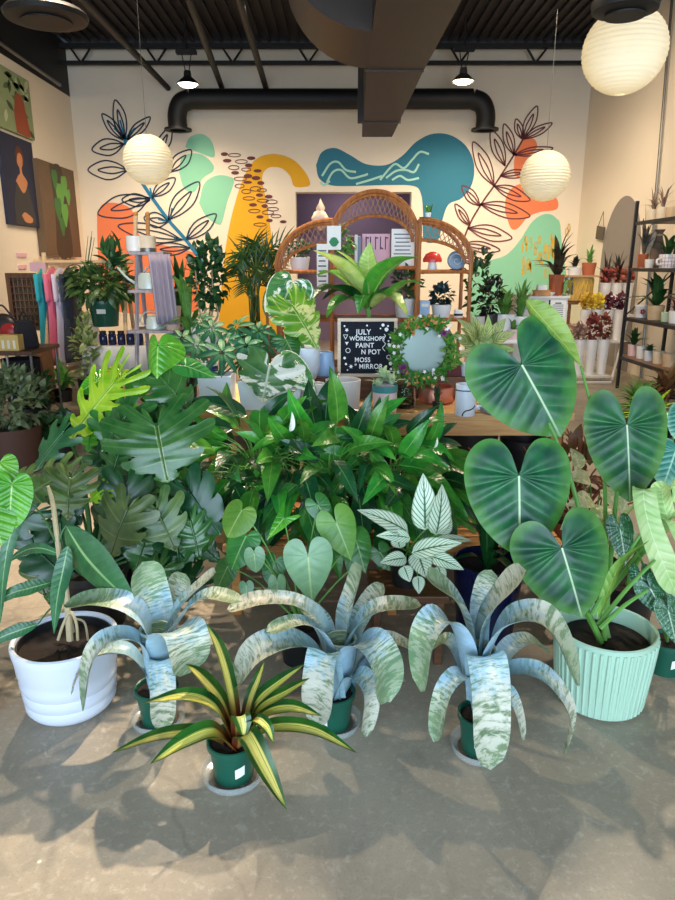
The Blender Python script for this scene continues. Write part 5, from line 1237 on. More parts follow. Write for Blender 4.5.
def card(label, px0, px1, py0, py1, Y, z, marks, mat=None, name='paper_card', cat='card', tilt=0):
    a, b = PY(px0, py1, Y), PY(px1, py0, Y); h = b.z - z; w = b.x - a.x; x = (a.x + b.x) / 2
    t_ = thing(name, label, cat, (x, Y, z)); MB().box((x, Y, z + h / 2 + .001), (w, .008, h)).build('sheet', mat or M_PAPER, t_, False, bevel=.001)
    if marks == 'text':
        mb = MB()
        for k in range(7):
            wl = w * (.75 - .2 * ((k * 37) % 5) / 5); mb.box((x - w * .02, Y - .005, z + h * (.86 - k * .105)), (wl, .002, h * .028))
        mb.build('text_lines', plain('grey_ink', (80, 84, 100), .7), t_, False)
    return t_, x, w, h
# shelf goods
t_, x, w, h = card('white plant card with a green leaf print on the left post of the middle arch', 327, 341, 226, 250, YR - .06, PY(0, 250, YR - .06).z, None); t_.name = 'plant_card'
MB().prism([(x + w * .3 * math.cos(a * .3927) * (1 if a % 4 else 1.2), PY(0, 242, YR - .06).z + h * .2 * math.sin(a * .3927)) for a in range(16)], .003, 'xz', YR - .068).build('leaf_print', plain('leaf_print_green', (30, 130, 80), .6), t_, False)
MB().box((x + .02, YR - .03, PY(0, 236, YR).z), (.02, .06, .02)).build('clip', M_STEEL, t_, False)
t_, x, w, h = card('tall white price list sheet on the left arch shelf', 317, 328, 244, 292, YR - .035, PY(0, 292, YR - .035).z, 'text')
t_, x, w, h = card('white sheet with printed text on the top shelf of the middle arch', 391, 415, 229, 262, YR + .1, shz(1, 0), 'text')
M_PINKC = plain('pink_card', (222, 176, 190), .7)
t_, x, w, h = card('pink poster with dark tall letters on the top shelf of the middle arch', 362, 390, 234, 266, YR + .2, shz(1, 0), None, M_PINKC, 'pink_poster', 'poster')
mk = MB()
for k, q in enumerate((-.36, -.2, -.02, .16, .34)): mk.box((x + w * q, YR + .194, shz(1, 0) + h * .72), (w * .035, .003, h * .4)); mk.box((x + w * (q + .05), YR + .194, shz(1, 0) + h * (.56 if k % 2 else .88)), (w * .1, .003, h * .04), ry=.5 if k % 2 else 0)
mk.build('lettering', plain('dark_plum_ink', (86, 56, 76), .7), t_, False)
for k, (px, c_, hh, lb) in enumerate(((352, (120, 48, 40), .2, 'dark red upright book on the top shelf of the middle arch'), (355.5, (222, 218, 210), .21, 'white upright book beside the dark red book'), (358.5, (120, 132, 150), .2, 'blue grey upright book nearest the pink poster'))):
    z = shz(1, 0); t_, c = item('book', lb, 'book', px, YR + .16, z, 'books on the rattan shelf')
    MB().box(c + V((0, 0, hh / 2)), (.022, .15, hh)).build('cover', plain('book_cover_%d' % k, c_, .6), t_, False, bevel=.002); MB().box(c + V((0, .002, hh / 2 + .002)), (.016, .146, hh)).build('pages', M_PAPER, t_, False)
t_, c = item('mushroom_lamp', 'small red mushroom ornament with a white stem on the right arch shelf', 'ornament', 431, YR + .14, shz(2, 0))
MB().lathe([(.035, 0), (.03, .03), (.025, .07)], 20, c).build('stem', M_WHITE, t_); MB().lathe([(.02, .06), (.066, .055), (.068, .075), (.05, .11), (.02, .125), (.001, .127)], 24, c).build('cap', plain('red_enamel', (216, 60, 48), .35), t_)
t_, c = item('blue_plate', 'blue glazed round plate standing on the right arch shelf', 'plate', 455, YR + .15, shz(2, 0))
cc = c + V((0, 0, .068)); R = random.Random(4); MB().add(*disc_y(cc, .066, .016)).build('plate', plain('slate_blue_glaze', (74, 104, 128), .3, var=.3, scale=20), t_, False, bevel=.004)
MB().tube([cc + V((math.cos(k * .4) * .004 * k * .55, -.004, math.sin(k * .4) * .004 * k * .55)) for k in range(26)], .003, 5).build('swirl', plain('pale_blue_glaze', (190, 208, 214), .3), t_); MB().box(c + V((0, .02, .004)), (.08, .06, .008)).build('stand', M_BLACK, t_, False)
def potted(name, label, px, pyb, Y, z, wpx, hpx, mat, kind, leaf, args, group=None, cat='potted plant', rim=0, taper=.82):
    """a small potted plant: pot + foliage"""
    c = V((PY(px, pyb, Y).x, Y, z)); r = pxm(wpx, Y, z) / 2; h = pxm(hpx, Y, z)
    t_ = thing(name, label, cat, c, group); pot(t_, c, r * taper, r, h, mat, rim=rim, soil=.9, seg=24)
    if kind == 'bush': bush(t_, c + V((0, 0, h + args['r'][2] * .75)), **dict(n=args['n'], r=args['r'], ll=args['ll'], lw=args['lw'], mat=leaf, seed=args.get('seed', 1), droop=args.get('droop', 0), m=2, nn=4))
    else: clump(t_, c + V((0, 0, h * .9)), **dict(dict(mat=leaf, nn=6), **args))
    return t_
L_BG = leafmat('small_dark_leaf', (30, 70, 36), (50, 98, 48), rough=.34, trans=.1, quilt=0, mid=(80, 130, 70)); L_BGL = leafmat('small_light_leaf', (74, 134, 54), (110, 160, 76), rough=.36, trans=.2, quilt=0, mid=(150, 190, 110))
L_BGR = leafmat('small_burgundy_leaf', (88, 32, 40), (122, 48, 52), rough=.5, trans=.1, quilt=0); L_BGK = leafmat('near_black_leaf', (26, 28, 26), (44, 38, 34), rough=.4, trans=.0, quilt=0)
potted('trailing_fern', 'dark ferny plant in a white pot on the middle arch shelf right of the dieffenbachia', 405, 318, YR + .12, shz(1, 1), 22, 18, M_WHITE, 'bush', L_BG, dict(n=170, r=(.13, .1, .14), ll=.05, lw=.02, seed=2, droop=.2))
potted('dark_houseplant', 'blackish green plant on the lower shelf of the right arch', 441, 318, YR + .12, shz(2, 1), 20, 12, M_WHITE, 'bush', leafmat('blackish_leaf', (28, 48, 48), (44, 66, 62), rough=.3, quilt=0), dict(n=80, r=(.1, .08, .09), ll=.06, lw=.035, seed=3))
potted('shelf_plant', 'small green plant in a grey pot on the left arch shelf', 300, 270, YR + .14, shz(0, 0), 20, 12, M_PALE, 'bush', L_BG, dict(n=50, r=(.1, .08, .07), ll=.05, lw=.025, seed=4))
potted('golden_pothos', 'yellow green trailing pothos on the top shelf left of the books', 343, 266, YR + .1, shz(1, 0), 14, 10, M_BLKP, 'bush', L_BGL, dict(n=44, r=(.08, .08, .12), ll=.07, lw=.045, seed=5, droop=.3))
t_, c = item('blue_carton', 'small pale blue carton standing on the right arch shelf above the wreath', 'box', 425, YR + .02, shz(2, 1), None); MB().box(c + V((0, .02, .06)), (.07, .06, .12)).build('body', M_BLUEP, t_, False, bevel=.002); MB().box(c + V((0, -.011, .09)), (.05, .002, .02)).build('label', M_PAPER, t_, False)
t_, c = item('small_tin', 'little white tin beside the pale blue carton on the rattan shelf', 'tin', 459, YR + .05, shz(2, 1)); MB().lathe([(.03, 0), (.032, .005), (.032, .05), (.028, .055), (.001, .056)], 20, c).build('body', M_WHITE, t_); MB().lathe([(.0325, .015), (.0325, .03)], 20, c, caps=(False, False)).build('label_band', M_BLACK, t_)
t_, c = item('shell_ornament', 'pale conch shell sitting on top of the left rattan arch', 'ornament', 321, YR + .1, bays[0][2] * .0 + PY(0, 223, YR + .1).z)
mb = MB(); mb.lathe([(.012, -.05), (.05, -.01), (.06, .03), (.04, .07), (.028, .08), (.03, .1), (.014, .13), (.002, .16)], 16, c, mod=lambda i, a: 1 + .15 * math.cos(3 * a + i)); mb.build('shell', plain('shell_pink', (224, 192, 164), .5), t_)
potted('ornament_cactus', 'little yellow-green cactus peeping over the right rattan arch', 428, 222, YR + .0, bays[2][2] + .012, 6, 4, M_WHITE, 'clump', L_BGL, dict(n=9, ll=.07, lw=.02, spread=.6, rise=1.1, droop=.1, seed=2))

# ------------------------------------------------------------------ tall plants before the mural, left of the rattan shelf
def stand(label, c, w, d, h, mat, name='side_table', cat='table'):
    t_ = thing(name, label, cat, c); c = V(c)
    MB().box(c + V((0, 0, h - .015)), (w, d, .03)).build('table_top', mat, t_, False, bevel=.003)
    for sx in (-1, 1):
        for sy_ in (-1, 1): MB().box(c + V((sx * (w / 2 - .03), sy_ * (d / 2 - .03), (h - .03) / 2)), (.035, .035, h - .03)).build('leg', mat, t_, False)
    return t_
zt_ = PY(215, 352, 5.6).z
stand('plain wooden table holding the rubber tree and palm, hidden behind the umbrella tree', (PY(238, 350, 5.7).x, 5.7, 0), 1.1, .55, zt_, M_TABLED)
t_ = thing('small_ficus', 'upright dark small-leaved ficus before the mural, left of the palm', 'potted plant', (PY(208, 350, 5.6).x, 5.6, zt_)); c = V(t_.location)
pot(t_, c, .1, .13, .2, M_WHITE)
tr = MB(); R = random.Random(8)
for k in range(5): e = c + V((R.gauss(0, .08), R.gauss(0, .08), R.uniform(.6, .85))); tr.tube([c + V((0, 0, .18)), c.lerp(e, .5) + V((R.gauss(0, .03), 0, 0)), e], [.012, .005], 5)
tr.build('stems', M_CANE, t_)
bush(t_, V((PY(208, 275, 5.6).x, 5.6, PY(208, 275, 5.6).z)), (.17, .15, .3), 260, .085, .05, L_BG, seed=8)
t_ = thing('parlor_palm', 'feathery palm before the mustard mural arch', 'potted plant', (PY(256, 350, 5.6).x, 5.6, zt_)); c = V(t_.location); pot(t_, c, .11, .14, .2, M_BLKP)
L_PALM = leafmat('palm_leaflet', (44, 72, 28), (72, 100, 40), rough=.36, trans=.12, quilt=0)
R = random.Random(14); fr = []
for k in range(15):
    a = k * 2.4; o_ = .12 + .3 * R.random(); top = PY(R.uniform(236, 286), R.uniform(240, 285), 5.6 + R.uniform(-.2, .25)); base = c + V((R.gauss(0, .03), R.gauss(0, .03), .18)); mid = base.lerp(top, .6) + V(((base.x - top.x) * .25, 0, .1)); tip = top + V(((top.x - base.x) * .5, 0, -.1))
    P = cr([base, mid, top, tip], 20); mb = MB(); mb.tube([base, mid, top, tip], [.006, .002], 5)
    for i in range(8, 20):
        T = (P[i + 1] - P[i]).normalized(); S = T.cross(V((0, -1, .3))).normalized()
        for s_ in (1, -1):
            d = (S * s_ + T * .8 + V((0, 0, -.15))).normalized(); blade(mb, P[i], P[i] + d * .17 * (1 - .4 * abs(i - 13) / 7), (0, -1, .5), .018, p_grass, 4, 2, .1, .2)
    mb.build('frond', L_PALM, t_)
# arching twig plant in front of the coral blob
potted('arching_dracaena', 'slim cane plant with few drooping leaves before the coral mural shape', 190, 345, 6.2, PY(190, 350, 6.2).z, 16, 14, M_BLKP, 'clump', L_BGL, dict(n=8, ll=.55, lw=.07, spread=.9, rise=1.3, droop=.8, seed=12))
stand('small dark stand under the slim cane plant', (PY(190, 350, 6.2).x, 6.2, 0), .4, .4, PY(190, 350, 6.2).z, M_TABLED, 'plant_stand', 'plant stand')

# ------------------------------------------------------------------ left side: garment rack and its neighbours
YG = 8.0; z = PY(60, 262, YG).z; xg0, xg1 = PY(34, 262, YG).x, PY(133, 262, YG).x
M_BIRCH = wood('birch_pole', (214, 178, 130), (230, 200, 156)); 
t_ = thing('garment_rack', 'pale wooden garment rack holding shirts and a hanging plant', 'clothes rack', ((xg0 + xg1) / 2, YG, 0))
MB().tube([(xg0, YG, z), (xg1, YG, z)], .024, 10).build('rail', M_BIRCH, t_)
for x in (xg0 + .12, xg1 - .1):
    for s_ in (-1, 1): MB().tube([(x, YG, z + .1), (x, YG + s_ * .3, 0.0)], .024, 8).build('leg', M_BIRCH, t_)
    MB().tube([(x, YG - .22, .3), (x, YG + .22, .3)], .015, 6).build('crossbar', M_BIRCH, t_)
MB().box(((xg0 + xg1) / 2, YG, .3), (xg1 - xg0 - .2, .4, .03)).build('bottom_shelf', M_BIRCH, t_, False)
lb_ = PY(38, 267, YG - .05); tag(MB().box(lb_ + V((0, 0, 0)), (.18, .012, .1)).build('size_sign', plain('pink_sign_card', (214, 170, 180), .7), None, False), 'small pinkish sign hanging at the left end of the garment rack', 'sign')
def shirt(name, label, px, c_, L, w, key, wth=.07):
    x = PY(px, 290, YG).x; t_ = thing(name, label, 'shirt', (x, YG, z - .03), 'garments on the wooden rack'); m = plain(key, c_, .85, var=.08)
    MB().tube([(x, YG, z - .028), (x, YG, z + .028), (x + .02, YG, z + .04), (x + .03, YG, z + .02)], .003, 5).tube([(x, YG - w * .42, z - .14), (x, YG, z - .05), (x, YG + w * .42, z - .14)], .008, 6).build('hanger', M_BIRCH, t_)
    rows = []; n = 14
    for i in range(n + 1):
        k = i / n; zz = z - .06 - L * k; hw = w * (.12 + .38 * min(1, (k / .09))) * (1 + .12 * k); th = wth * (.35 + .65 * min(1, k * 4))
        rows.append([V((x + th * .5 * math.sin(a) * (1 + .35 * math.sin(3 * a + k * 3)) + .012 * math.sin(k * 5), YG + hw * math.cos(a), zz)) for a in [2 * PI * j / 24 for j in range(24)]])
    MB().grid(rows, closed=True).build('body', m, t_, solid=.004)
    for s_ in (-1, 1):
        mb = MB(); rows = []
        for i in range(7):
            k = i / 6; p = V((x + .02 * k, YG + s_ * (w * .42 + .05 * k), z - .13 - .3 * k)); rr = .05 - .008 * k
            rows.append([p + V((math.cos(a) * rr * .55, math.sin(a) * rr, 0)) for a in [2 * PI * j / 14 for j in range(14)]])
        mb.grid(rows, closed=True); mb.build('sleeve', m, t_, solid=.003)
shirt('teal_shirt', 'turquoise shirt, leftmost garment on the wooden rack', 45, (48, 178, 190), 1.12, .46, 'turquoise_cotton')
shirt('pink_shirt', 'pink shirt hanging next to the turquoise one', 54, (236, 122, 150), 1.08, .46, 'pink_cotton')
shirt('white_shirt', 'pale lilac white shirt between the pink and the charcoal garments', 62, (226, 214, 232), 1.1, .46, 'lilac_white_cotton')
shirt('charcoal_shirt', 'charcoal grey shirt, rightmost garment on the wooden rack', 70, (60, 66, 78), 1.06, .48, 'charcoal_cotton', .09)
# hanging basket plant on the rail
c = PY(106, 326, YG - .12); r = pxm(15, YG)
t_ = thing('hanging_basket_plant', 'bushy plant in a dark green hanging pot on the garment rack rail', 'potted plant', c); hh = pxm(25, YG)
pot(t_, c, r * .8, r, hh, M_NURS, rim=.012); MB().box(c + V((.02, -r - .004, hh * .6)), (.1, .006, .05)).build('price_label', M_TAGW, t_, False)
tp_ = V((c.x, YG, z + .02))
for a in range(3): MB().tube([c + V((r * math.cos(a * 2.1), r * math.sin(a * 2.1), hh)), tp_], .004, 5).build('hanger_wire', M_BLACK, t_)
bush(t_, c + V((0, -.05, hh + .16)), (.46, .3, .24), 230, .2, .065, leafmat('olive_lance_leaf', (52, 84, 40), (92, 122, 64), rough=.32, trans=.12, mid=(150, 170, 110), quilt=.1), p_lance, seed=17, droop=.5)
bush(t_, PY(112, 258, YG - .12), (.16, .14, .2), 40, .22, .06, L_BG, p_lance, seed=18, up=.9)
st_ = MB(); R = random.Random(6)
for k in range(5): e = PY(R.uniform(88, 96), R.uniform(228, 240), YG); st_.tube([c + V((0, 0, hh)), c.lerp(e, .6) + V((-.1, 0, 0)), e], [.008, .003], 5)
st_.build('stems', M_STEMD, t_)
clump(t_, PY(84, 272, YG - .2), 6, .35, .08, L_BG, name='drooping_shoot', spread=1.1, rise=.4, droop=.8, seed=9)
# low display table with navy jars and a white cloth
YJ = 7.3; zj = PY(120, 346, YJ).z; xj0, xj1 = PY(84, 350, YJ).x, PY(166, 350, YJ).x
stand('low table with a white cloth under the row of navy jars', ((xj0 + xj1) / 2, YJ + .2, 0), xj1 - xj0, .5, zj, M_TABLED, 'low_table')
mb = MB(); rows = []; n = 40
for k in range(n + 1):
    x = xj0 + (xj1 - xj0) * k / n; w_ = .012 * math.sin(k * 1.3); rows.append([V((x, YJ + .42, zj + .004)), V((x, YJ - .055, zj + .004)), V((x, YJ - .065 + w_ * .3, zj - .02)), V((x, YJ - .07 + w_, zj - .3))])
tag(mb.grid(rows).build('white_cloth', plain('white_linen', (232, 226, 216), .9, var=.05), solid=.003), 'white cloth hanging over the front of the low jar table', 'tablecloth')
for k, px in enumerate((104, 113, 122, 131, 140)):
    cc = V((PY(px, 346, YJ + .05).x, YJ + .05, zj + .006)); lb = ['navy glass jar, leftmost of the row below the hanging basket plant', 'navy glass jar, second from left below the hanging basket plant', 'navy glass jar in the middle of the row of five', 'navy glass jar, fourth of the row of five', 'navy glass jar at the right end of the row'][k]
    tt = thing('navy_jar', lb, 'jar', cc, 'navy jars on the low table'); MB().lathe([(.036, 0), (.042, .01), (.042, .11), (.03, .125), (.001, .125)], 20, cc).build('body', plain('navy_glass', (24, 30, 66), .15), tt); MB().lathe([(.034, .124), (.034, .15), (.001, .15)], 20, cc, caps=(False, False)).build('lid', M_STEEL if k in (3, 4) else M_BLACK, tt)
# tiered stand with watering cans
YC = 6.4; cx = PY(150, 300, YC).x
t_ = thing('tiered_stand', 'grey wooden stepladder stand displaying watering cans and pots', 'display stand', (cx, YC + .15, 0))
M_GRW = wood('greyed_wood', (150, 142, 150), (182, 172, 176), axis=2); ztop_ = PY(0, 252, YC).z
for sx in (-.12, .12):
    for y0, y1 in ((YC - .12, YC + .12), (YC + .5, YC + .2)): MB().tube([(cx + sx * 1.5, y0, 0), (cx + sx, y1, ztop_)], .022, 6).build('leg', M_GRW, t_)
LV = [ztop_, PY(0, 290, YC).z, PY(0, 330, YC).z]
for k, zz in enumerate(LV): MB().box((cx, YC + .15, zz - .012), (.31 + .06 * k, .34 + .06 * k, .024)).build('shelf', M_GRW, t_, False)
M_CAN = plain('pale_mint_metal', (206, 220, 214), .4, .2)
def wcan(label, x, y, zz, s, flip):
    c = V((x, y, zz)); tt = thing('watering_can', label, 'watering can', c, 'watering cans on the grey stand')
    MB().lathe([(.1 * s, 0), (.11 * s, .01), (.1 * s, .12 * s), (.085 * s, .15 * s), (.06 * s, .155 * s)], 24, c).build('body', M_CAN, tt)
    f = -1 if flip else 1
    MB().tube([c + V((f * .09 * s, 0, .03 * s)), c + V((f * .2 * s, 0, .1 * s)), c + V((f * .29 * s, 0, .2 * s))], [.018 * s, .012 * s, .01 * s], 8).build('spout', M_CAN, tt)
    MB().tube([c + V((-f * .1 * s, 0, .03 * s)), c + V((-f * .18 * s, 0, .1 * s)), c + V((-f * .1 * s, 0, .2 * s)), c + V((0, 0, .2 * s)), c + V((f * .05 * s, 0, .155 * s))], .009 * s, 7, n=24).build('handle', M_CAN, tt)
wcan('pale mint watering can with a long spout on the grey stand', cx - .02, YC + .1, LV[1] + .002, 1.0, True)
wcan('small pale watering can on the lowest tier of the grey stand', cx + .02, YC + .05, LV[2] + .002, .8, False)
for px, lb, m, wdl in ((135, 'white cup, left one of the pair on top of the grey stand', M_WHITE, 0), (148, 'cream cup with a dark base, right one on top of the grey stand', plain('cream_ceramic', (230, 214, 186), .5), 1)):
    c = V((PY(px, 250, YC + .1).x, YC + .1, LV[0] + .002)); r = .075; tt = thing('stacked_cup', lb, 'cup', c, 'cups on top of the grey stand')
    MB().lathe([(r * .85, 0), (r, .01), (r, .14), (r * .92, .14), (r * .9, .03), (.001, .02)], 24, c).build('body', m, tt)
    if wdl: MB().lathe([(r * 1.01, .0), (r * 1.02, .02), (r * 1.01, .035)], 24, c, caps=(False, False)).build('base_band', M_STEEL, tt)
    cw = c + V((0, 0, .02)); t2 = thing('wooden_utensil', 'wooden dibber standing in the ' + ('cream' if wdl else 'white') + ' cup', 'garden tool', cw, 'tools in the cups'); MB().tube([cw, cw + V((.02 if wdl else .03, 0, .3))], [.016, .02], 8).build('handle', M_BIRCH if not wdl else M_PINE, t2); MB().ball(cw + V((.02 if wdl else .03, 0, .31)), .024, 10, 6).build('knob', M_PINE, t2)
tt = thing('hanging_cloths', 'lilac grey cloths draped down the right side of the grey stand', 'cloth', (cx + .12, YC - .1, LV[0])); rows = []
for k in range(25):
    x = cx + .03 + .2 * k / 24; rows.append([V((x + .05 * j / 8, YC - .06 - .02 * math.sin(k * 1.1) - .05 * j / 8, LV[0] - .02 - .62 * j / 8)) for j in range(9)])
MB().grid(rows).build('cloth', plain('lilac_grey_linen', (176, 166, 182), .9, var=.1), tt, solid=.004)
t_, c = item('tapered_vase', 'pale wood-grained tapered vase on the lowest tier of the grey stand', 'vase', 166, YC - .02, LV[2] + .002 - .0)
c = V((cx + .2, YC, LV[2])); t_.location = c
MB().lathe([(.05, 0), (.06, .01), (.085, .22), (.078, .22), (.05, .03), (.001, .02)], 20, c).build('body', wood('pale_grain', (226, 190, 168), (240, 214, 196), axis=2), t_)
# wall art on the left wall
def canvas(label, q0, q1, py0a, py1a, bg, name='wall_canvas', cat='painting', depth=.05):
    """q0, q1: left and right picture edges; rows given at the right edge"""
    a, b = PX(q0, py0a, XL), PX(q1, py0a, XL); z1 = PX(q1, py0a, XL).z; z0 = PX(q1, py1a, XL).z; y0, y1 = a.y, b.y
    t_ = thing(name, label, cat, (XL + depth / 2, (y0 + y1) / 2, z0), 'paintings on the left wall')
    MB().box((XL + depth / 2, (y0 + y1) / 2, (z0 + z1) / 2), (depth, y1 - y0, z1 - z0)).build('canvas', bg, t_, False)
    def on_(u, v): return (y0 + (y1 - y0) * u, z0 + (z1 - z0) * (1 - v))
    def shp(name, pts, mat, k=0, sm_=4):
        P = cr([(x, y, 0) for x, y in pts + pts[:1]], sm_ * len(pts))[:-1]; mb = MB(); mb.prism([on_(p.x, p.y) for p in P], .002 + .0015 * k, 'yz', XL + depth); mb.build(name, mat, t_, False)
    return t_, shp
pc = lambda n, c: plain('canvas_' + n, c, .7, var=.15, scale=5)
t_, shp = canvas('painting of a red-brown figure among pale green leaves, topmost on the left wall', -12, 25, 81, 138, pc('sage', (134, 150, 108)))
R = random.Random(10)
for k in range(22):
    u, v, a = R.uniform(.08, .92), R.uniform(.06, .94), R.uniform(0, 6); l, w = .11, .045
    shp('painted_leaf', [(u + l * math.cos(a + q), v + l * math.sin(a + q)) if q in (0, PI) else (u + w * math.cos(a + q), v + w * math.sin(a + q)) for q in (0, PI / 2, PI, 3 * PI / 2)], pc('leaf%d' % (k % 3), ((84, 108, 62), (176, 186, 150), (60, 78, 48))[k % 3]))
shp('painted_figure', [(.5, .98), (.48, .7), (.52, .5), (.56, .36), (.66, .32), (.76, .38), (.8, .55), (.84, .75), (.86, .98)], pc('rust', (150, 72, 44)), 2)
t_, shp = canvas('portrait of a person in a dark dress on deep blue, middle of the left wall', -4, 28, 143, 227, pc('deepblue', (30, 36, 62)))
shp('painted_dress', [(.2, .98), (.22, .75), (.3, .6), (.36, .5), (.5, .46), (.64, .5), (.72, .6), (.8, .75), (.82, .98)], pc('blackdress', (52, 52, 54)), 1)
shp('painted_body', [(.34, .5), (.44, .43), (.5, .4), (.5, .34), (.45, .3), (.44, .22), (.5, .16), (.58, .17), (.62, .23), (.6, .3), (.56, .34), (.57, .4), (.64, .44), (.7, .5), (.54, .62)], pc('skin', (190, 128, 88)), 2)
shp('painted_hair', [(.42, .3), (.41, .2), (.46, .12), (.55, .1), (.63, .14), (.66, .22), (.64, .3), (.61, .2), (.54, .17), (.47, .2)], pc('hair', (92, 44, 30)), 3)
shp('painted_hand', [(.4, .88), (.5, .84), (.62, .86), (.74, .9), (.7, .95), (.5, .95)], pc('skin', (190, 128, 88)), 3)
t_, shp = canvas('canvas with bright split leaves over a dark trunk, lowest on the left wall', 30, 66, 171, 257, pc('umber', (98, 78, 58)), depth=.12)
shp('painted_trunk', [(.3, .02), (.62, .02), (.7, .5), (.72, .98), (.3, .98), (.34, .5)], pc('trunk', (64, 52, 40)), 0)
for k, (u, v, s_) in enumerate(((.52, .3, .2), (.42, .45, .17), (.6, .5, .17), (.5, .64, .14), (.66, .18, .15), (.4, .14, .14), (.75, .3, .12))):
    shp('painted_leaf', [(u, v - s_ * .5), (u + s_ * .45, v - s_ * .55), (u + s_ * .6, v), (u + s_ * .3, v + s_ * .6), (u, v + s_), (u - s_ * .35, v + s_ * .5), (u - s_ * .55, v), (u - s_ * .4, v - s_ * .5)], pc('green%d' % (k % 2), ((96, 156, 70), (60, 110, 54))[k % 2]), 1 + k % 3, 2)
q = PY(74, 241, YW); t_ = thing('wall_switch', 'grey double switch plate on the back wall at left', 'switch', (q.x, YW - .01, q.z)); MB().box((q.x, YW - .006, q.z), (.15, .012, .12)).build('plate', M_STEEL, t_, False, bevel=.003)
for s_ in (-.035, .035): MB().box((q.x + s_, YW - .014, q.z), (.035, .012, .06)).build('rocker', M_GREY, t_, False)
q = PX(21, 255, XL); tag(MB().box((XL + .01, q.y, q.z), (.02, .3, .05)).build('wall_sign', M_PINKC, None, False), 'small pinkish sign strip on the left wall below the paintings, upper one', 'sign')
q = PX(21, 261, XL); tag(MB().box((XL + .01, q.y, q.z - .08), (.02, .24, .05)).build('wall_sign', M_PINKC, None, False), 'small pinkish sign strip on the left wall below the paintings, lower one', 'sign')
# lattice jewellery panel
YL = 8.6; x0, x1 = PY(11, 300, YL).x, PY(42, 300, YL).x; z0, z1 = PY(0, 328, YL).z, PY(0, 273, YL).z
t_ = thing('lattice_panel', 'dark wooden lattice display panel behind the shirts at left', 'display panel', ((x0 + x1) / 2, YL, 0)); M_WALN = wood('walnut', (74, 48, 34), (100, 66, 44), axis=2)
for x in (x0, x1): MB().box((x, YL, z1 / 2), (.05, .05, z1)).build('post', M_WALN, t_, False)
for zz in (z0, z1 - .03): MB().box(((x0 + x1) / 2, YL, zz), (x1 - x0, .04, .06)).build('rail', M_WALN, t_, False)
mb = MB(); n = 7
for k in range(n + 1): mb.tube([(x0 + (x1 - x0) * k / n, YL, z0), (x0 + (x1 - x0) * k / n, YL, z1)], .012, 5)
for k in range(8): mb.tube([(x0, YL, z0 + (z1 - z0) * k / 8), (x1, YL, z0 + (z1 - z0) * k / 8)], .012, 5)
mb.build('lattice', M_WALN, t_)
MB().box(((x0 + x1) / 2, YL + .04, (z0 + z1) / 2), (x1 - x0, .015, z1 - z0)).build('back_board', plain('olive_board', (92, 78, 50), .8), t_, False)
# metal-legged table at the far left with its goods
YT = 6.6; zt2 = PY(20, 351, YT).z; x0, x1 = PY(-40, 350, YT).x, PY(33, 350, YT).x
t_ = thing('metal_leg_table', 'dark topped table with thin grey metal legs at the far left', 'table', ((x0 + x1) / 2, YT + .3, 0))
MB().box(((x0 + x1) / 2, YT + .3, zt2 - .02), (x1 - x0, .7, .04)).build('table_top', M_WALN, t_, False, bevel=.004)
for x in (x0 + .04, x1 - .03, PY(6, 350, YT).x):
    for y in (YT, YT + .6): MB().tube([(x, y, 0), (x, y, zt2 - .04)], .014, 8).build('leg', M_STEEL, t_)
c = V((PY(6, 345, YT + .3).x, YT + .3, zt2)); t_ = thing('red_purse', 'round red and black purse on the metal-legged table', 'bag', c)
mb = MB(); mb.ball(c + V((0, 0, .17)), .17, 20, 12, (1, .5, 1)); mb.build('body', plain('black_leather', (30, 24, 26), .4), t_); MB().ball(c + V((.08, -.06, .15)), .1, 16, 10, (1, .5, 1)).build('red_panel', plain('red_leather', (150, 26, 32), .4), t_)
MB().tube([c + V((-.1, 0, .3)), c + V((0, 0, .42)), c + V((.1, 0, .3))], .01, 6).build('handle', plain('black_leather', (30, 24, 26), .4), t_)
c = V((PY(5, 348, YT + .05).x, YT + .08, zt2)); t_ = thing('yellow_carton', 'yellow and cream printed carton on the metal-legged table', 'box', c)
MB().box(c + V((0, 0, .075)), (.3, .12, .15)).build('carton', plain('yellow_card', (220, 186, 110), .7), t_, False, bevel=.002)
mb = MB()
for k in range(5): mb.box(c + V((-.11 + k * .055, -.062, .06)), (.025, .004, .08))
mb.build('printed_bars', plain('cream_print', (240, 230, 206), .7), t_, False)
c = V((PY(22, 372, YT + .35).x, YT + .35, 0)); t_ = thing('dark_hamper', 'dark cloth hamper in the shade under the metal-legged table', 'basket', c); pot(t_, c, .16, .19, zt2 - .12, plain('black_cloth', (26, 26, 34), .9), soil=.7)
c = V((PY(26, 338, YT + .25).x, YT + .25, zt2)); t_ = thing('black_bag', 'upright black cloth bag on the right of the metal-legged table', 'bag', c)
MB().lathe([(.09, 0), (.11, .02), (.1, .2), (.07, .27), (.04, .28)], 20, c, mod=lambda i, a: 1 + .08 * math.sin(3 * a + i)).build('body', plain('black_cloth', (26, 26, 34), .9), t_); MB().tube([c + V((-.05, 0, .27)), c + V((0, 0, .36)), c + V((.05, 0, .27))], .008, 6).build('handle', plain('black_cloth', (26, 26, 34), .9), t_)
tag(MB().box((PY(40, 390, 7.4).x, 7.5, .3), (.16, .3, .6)).build('wooden_crate', wood('crate_wood', (126, 86, 58), (160, 112, 76)), None, False, bevel=.004), 'brown upright wooden crate between the metal-legged table and the garment rack', 'crate')
potted('rack_floor_plant', 'small green plant on the floor below the shirts', 64, 398, 7.6, 0, 18, 12, M_BLKP, 'clump', L_BGL, dict(n=14, ll=.34, lw=.1, spread=.8, rise=1.1, seed=3))
potted('variegated_shrub', 'pale leafed shrub between the shirts and the white cloth', 88, 380, 7.2, 0, 20, 30, M_BLKP, 'bush', leafmat('pale_shrub_leaf', (120, 150, 80), (170, 186, 120), rough=.4, quilt=0), dict(n=90, r=(.16, .14, .4), ll=.13, lw=.06, seed=7))
